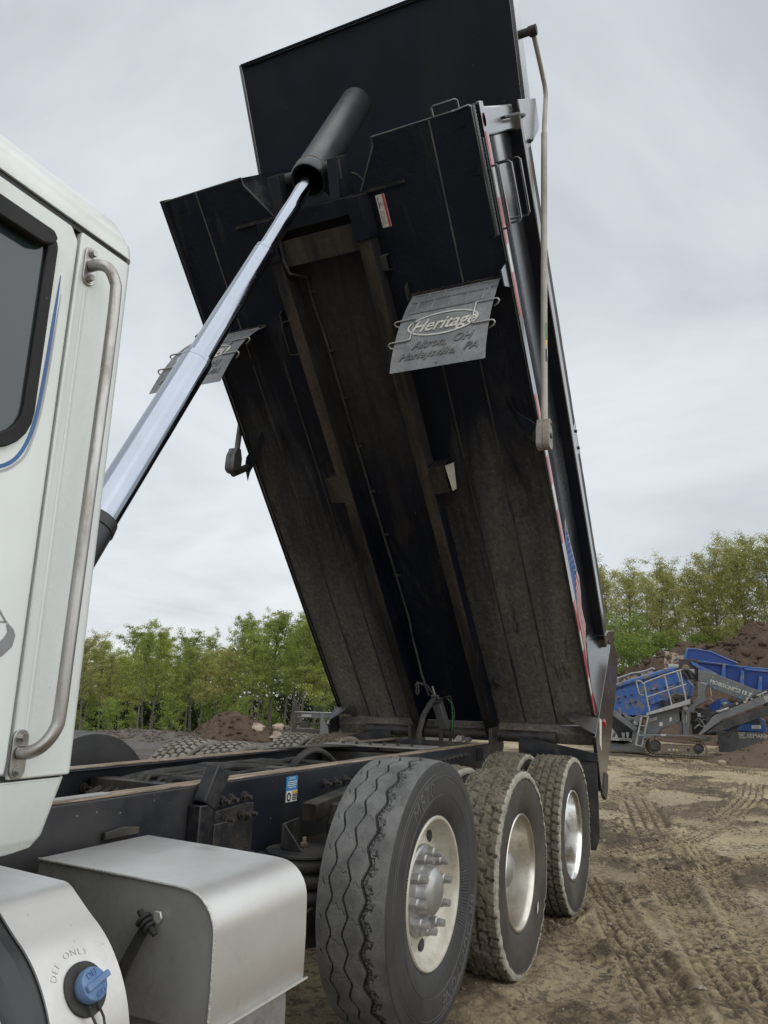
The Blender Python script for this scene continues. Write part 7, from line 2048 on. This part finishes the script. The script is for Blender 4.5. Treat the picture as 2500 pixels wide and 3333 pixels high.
OLIVE = [(t_, swap(c_, 'leafolive')) for t_, c_ in (make_tree(31, 8.2, 2.5, 1.3, 15000, 0.05, 22, 1.15), make_tree(32, 8.0, 2.3, 1.5, 13000, 0.05, 21, 1.1), make_tree(33, 9.0, 2.8, 1.3, 17000, 0.05, 24, 1.15), make_tree(34, 7.5, 2.4, 1.0, 14000, 0.05, 21, 1.15))]
BUSH = [make_tree(51 + i, 2.6, 1.5, 0.2, 2600, 0.05, 9, 1.2) for i in range(3)]
BUSH = [(t_, swap(c_, 'leafbright')) for t_, c_ in BUSH]
PALE = [(t_, swap(c_, 'leafolive')) for t_, c_ in PROTO]
ORD = ['first', 'second', 'third', 'fourth', 'fifth', 'sixth', 'seventh', 'eighth', 'ninth', 'tenth', 'eleventh', 'twelfth', 'thirteenth', 'fourteenth', 'fifteenth', 'sixteenth', 'seventeenth', 'eighteenth', 'nineteenth', 'twentieth']


def put(name, proto, az, d, h_scale, w_scale, label, group, rz, cat='tree', sink=0.1):
    x = CAM.x + d * math.cos(R(az)); y = CAM.y + d * math.sin(R(az))
    z_ = float(terrain(np.array(x), np.array(y))) - sink
    o = empty(name, (x, y, z_), None, (0, 0, rz)); o.scale = (w_scale, w_scale, h_scale)
    tag(o, label, cat, group)
    inst('trunk', proto[0], o); inst('crown', proto[1], o)
    return o


def az_of(px):
    "bearing of an upright at this place across the view"
    return math.degrees(YAW) - math.degrees(math.atan((px - 1250) / FPX))


rr_ = random.Random(12)
# wood on the left: three rows
rows_def = [(62, 12, 215, 1120, 0.92, 'front'), (71, 13, 180, 1150, 1.02, 'middle'), (82, 15, 160, 1180, 1.12, 'back')]
top_line = [(180, 2150), (280, 2115), (440, 2095), (530, 2065), (640, 2085), (740, 2020), (860, 2022), (960, 1990), (1120, 1995)]
for d, n_, p0, p1, hs, rowname in rows_def:
    for i in range(n_):
        px = p0 + (p1 - p0) * (i + 0.5 + rr_.uniform(-0.3, 0.3)) / n_
        dd = d + rr_.uniform(-3, 3)
        pi = rr_.randrange(6) if rowname != 'front' else [1, 3, 4, 0, 2, 3, 1, 5, 4, 0, 3, 2, 1][i % 13]
        pr_ = PALE[pi] if (i < 3 and rowname != 'middle') or (rowname == 'front' and i in (6, 7)) else PROTO[pi]
        Hp = (11.0, 12.0, 10.5, 12.5, 11.5, 9.5)[pi]
        ytop = np.interp(px, [a_ for a_, _ in top_line], [b_ for _, b_ in top_line])
        # height that reaches the tree line of the wood at this bearing
        ztop = CAM.z + dd * (math.tan(PITCH) * 1.0 - (ytop - 1666.5 - (px - 1250) * math.tan(ROLL) * -1.0) / FPX * 1.06)
        base_z = float(terrain(np.array(CAM.x + dd * math.cos(R(az_of(px)))), np.array(CAM.y + dd * math.sin(R(az_of(px))))))
        hh = (ztop - base_z) * rr_.uniform(0.74, 1.10) * (0.98 if rowname == 'front' else 0.98)
        f = max(0.6, min(1.5, hh / Hp))
        put('tree', pr_, az_of(px), dd, f, f * rr_.uniform(0.75, 1.3), 'slender leafing tree, %s from the cab in the %s row of the wood' % (ORD[i], rowname), 'trees of the wood between cab and bed', rr_.uniform(0, 6.28))
for i in range(14):
    px = 190 + (1120 - 190) * (i + rr_.random()) / 14; dd = rr_.uniform(56, 72)
    put('bush', BUSH[i % 3], az_of(px), dd, rr_.uniform(0.5, 1.3), rr_.uniform(0.6, 1.0), 'bright green bush, %s from the cab along the edge of the wood' % ORD[i], 'bushes at the edge of the wood', rr_.uniform(0, 6.28), 'bush')
# deep wood behind, one mass, its inner shade put into the leaf colour
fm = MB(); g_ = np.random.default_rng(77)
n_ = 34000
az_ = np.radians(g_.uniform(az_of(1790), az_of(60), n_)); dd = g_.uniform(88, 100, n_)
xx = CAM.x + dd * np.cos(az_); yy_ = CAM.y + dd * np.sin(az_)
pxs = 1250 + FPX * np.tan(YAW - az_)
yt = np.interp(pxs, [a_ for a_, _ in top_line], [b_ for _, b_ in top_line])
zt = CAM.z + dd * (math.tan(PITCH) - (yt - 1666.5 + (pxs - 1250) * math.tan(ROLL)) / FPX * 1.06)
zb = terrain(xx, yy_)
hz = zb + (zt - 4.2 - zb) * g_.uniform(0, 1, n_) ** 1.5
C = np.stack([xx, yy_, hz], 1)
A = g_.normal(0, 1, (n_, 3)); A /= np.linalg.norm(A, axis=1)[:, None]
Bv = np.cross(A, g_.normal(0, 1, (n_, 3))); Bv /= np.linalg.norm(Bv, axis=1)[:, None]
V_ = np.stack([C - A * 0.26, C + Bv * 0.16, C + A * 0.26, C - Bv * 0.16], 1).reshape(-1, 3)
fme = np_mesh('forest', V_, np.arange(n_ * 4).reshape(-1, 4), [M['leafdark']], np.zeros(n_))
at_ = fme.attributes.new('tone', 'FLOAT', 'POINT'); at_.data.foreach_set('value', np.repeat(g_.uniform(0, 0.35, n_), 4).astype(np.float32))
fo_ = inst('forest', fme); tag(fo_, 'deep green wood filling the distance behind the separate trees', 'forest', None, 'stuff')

# trees on the bank at the right
right = [(1900, 46, 0, 1.00, 'olive tree just behind the rear cheek of the dump bed'), (1985, 42, 1, 1.0, 'olive leafing tree nearest the dump bed on the right bank'), (2060, 44, 3, 0.98, 'second olive tree from the dump bed on the right bank'),
         (2150, 42, 0, 1.02, 'round olive tree above the rusty feed plate'), (2215, 46, 1, 0.98, 'thin olive tree between the round tree and the tall pale ones'), (2290, 43, 3, 1.0, 'low olive tree behind the crest of the soil heap'),
         (2345, 41, 2, 1.02, 'tall pale olive tree rising over the blue hopper'), (2430, 43, 2, 1.10, 'tallest pale olive tree close to the right border'), (2520, 41, 2, 1.08, 'olive tree cut by the right border'), (2600, 43, 0, 1.1, 'olive tree beyond the right border'),
         (1840, 50, 2, 1.0, 'olive tree hidden mostly by the dump bed'), (2110, 50, 2, 1.0, 'back olive tree between bed and round tree'), (2390, 50, 0, 1.15, 'back olive tree between the two tall pale ones'), (2260, 51, 2, 1.0, 'back olive tree in the dip of the tree line')]
rt_top = [(1800, 1800), (1950, 1800), (2030, 1825), (2150, 1795), (2255, 1845), (2330, 1755), (2460, 1712), (2650, 1730)]
for px, d, pi, fct, lb in right:
    ytop = np.interp(px, [a_ for a_, _ in rt_top], [b_ for _, b_ in rt_top])
    ztop = CAM.z + d * (math.tan(PITCH) - (ytop - 1666.5 + (px - 1250) * math.tan(ROLL)) / FPX * 1.02)
    bz = float(terrain(np.array(CAM.x + d * math.cos(R(az_of(px)))), np.array(CAM.y + d * math.sin(R(az_of(px))))))
    Hp = (8.2, 8.0, 9.0, 7.5)[pi]; f = (ztop - bz) * 0.97 / Hp * (0.95 if d > 47 else 1)
    put('tree', OLIVE[pi], az_of(px), d, f, f * 1.0, lb, 'trees on the bank behind the soil heap', rr_.uniform(0, 6.28))
for i, (px, d, f) in enumerate(((1930, 36, 0.75), (1990, 35, 0.8), (2040, 36, 0.8), (2090, 37, 0.7), (1960, 39, 1.0), (2060, 40, 1.0), (2140, 39, 0.75), (2200, 39, 0.7), (2270, 40, 0.7), (2350, 41, 0.8), (2440, 42, 0.8))):
    put('bush', BUSH[i % 3], az_of(px), d, f, f * 1.25, 'fresh green bush, %s from the dump bed along the top of the bank' % ORD[i], 'bushes on the right bank', rr_.uniform(0, 6.28), 'bush')
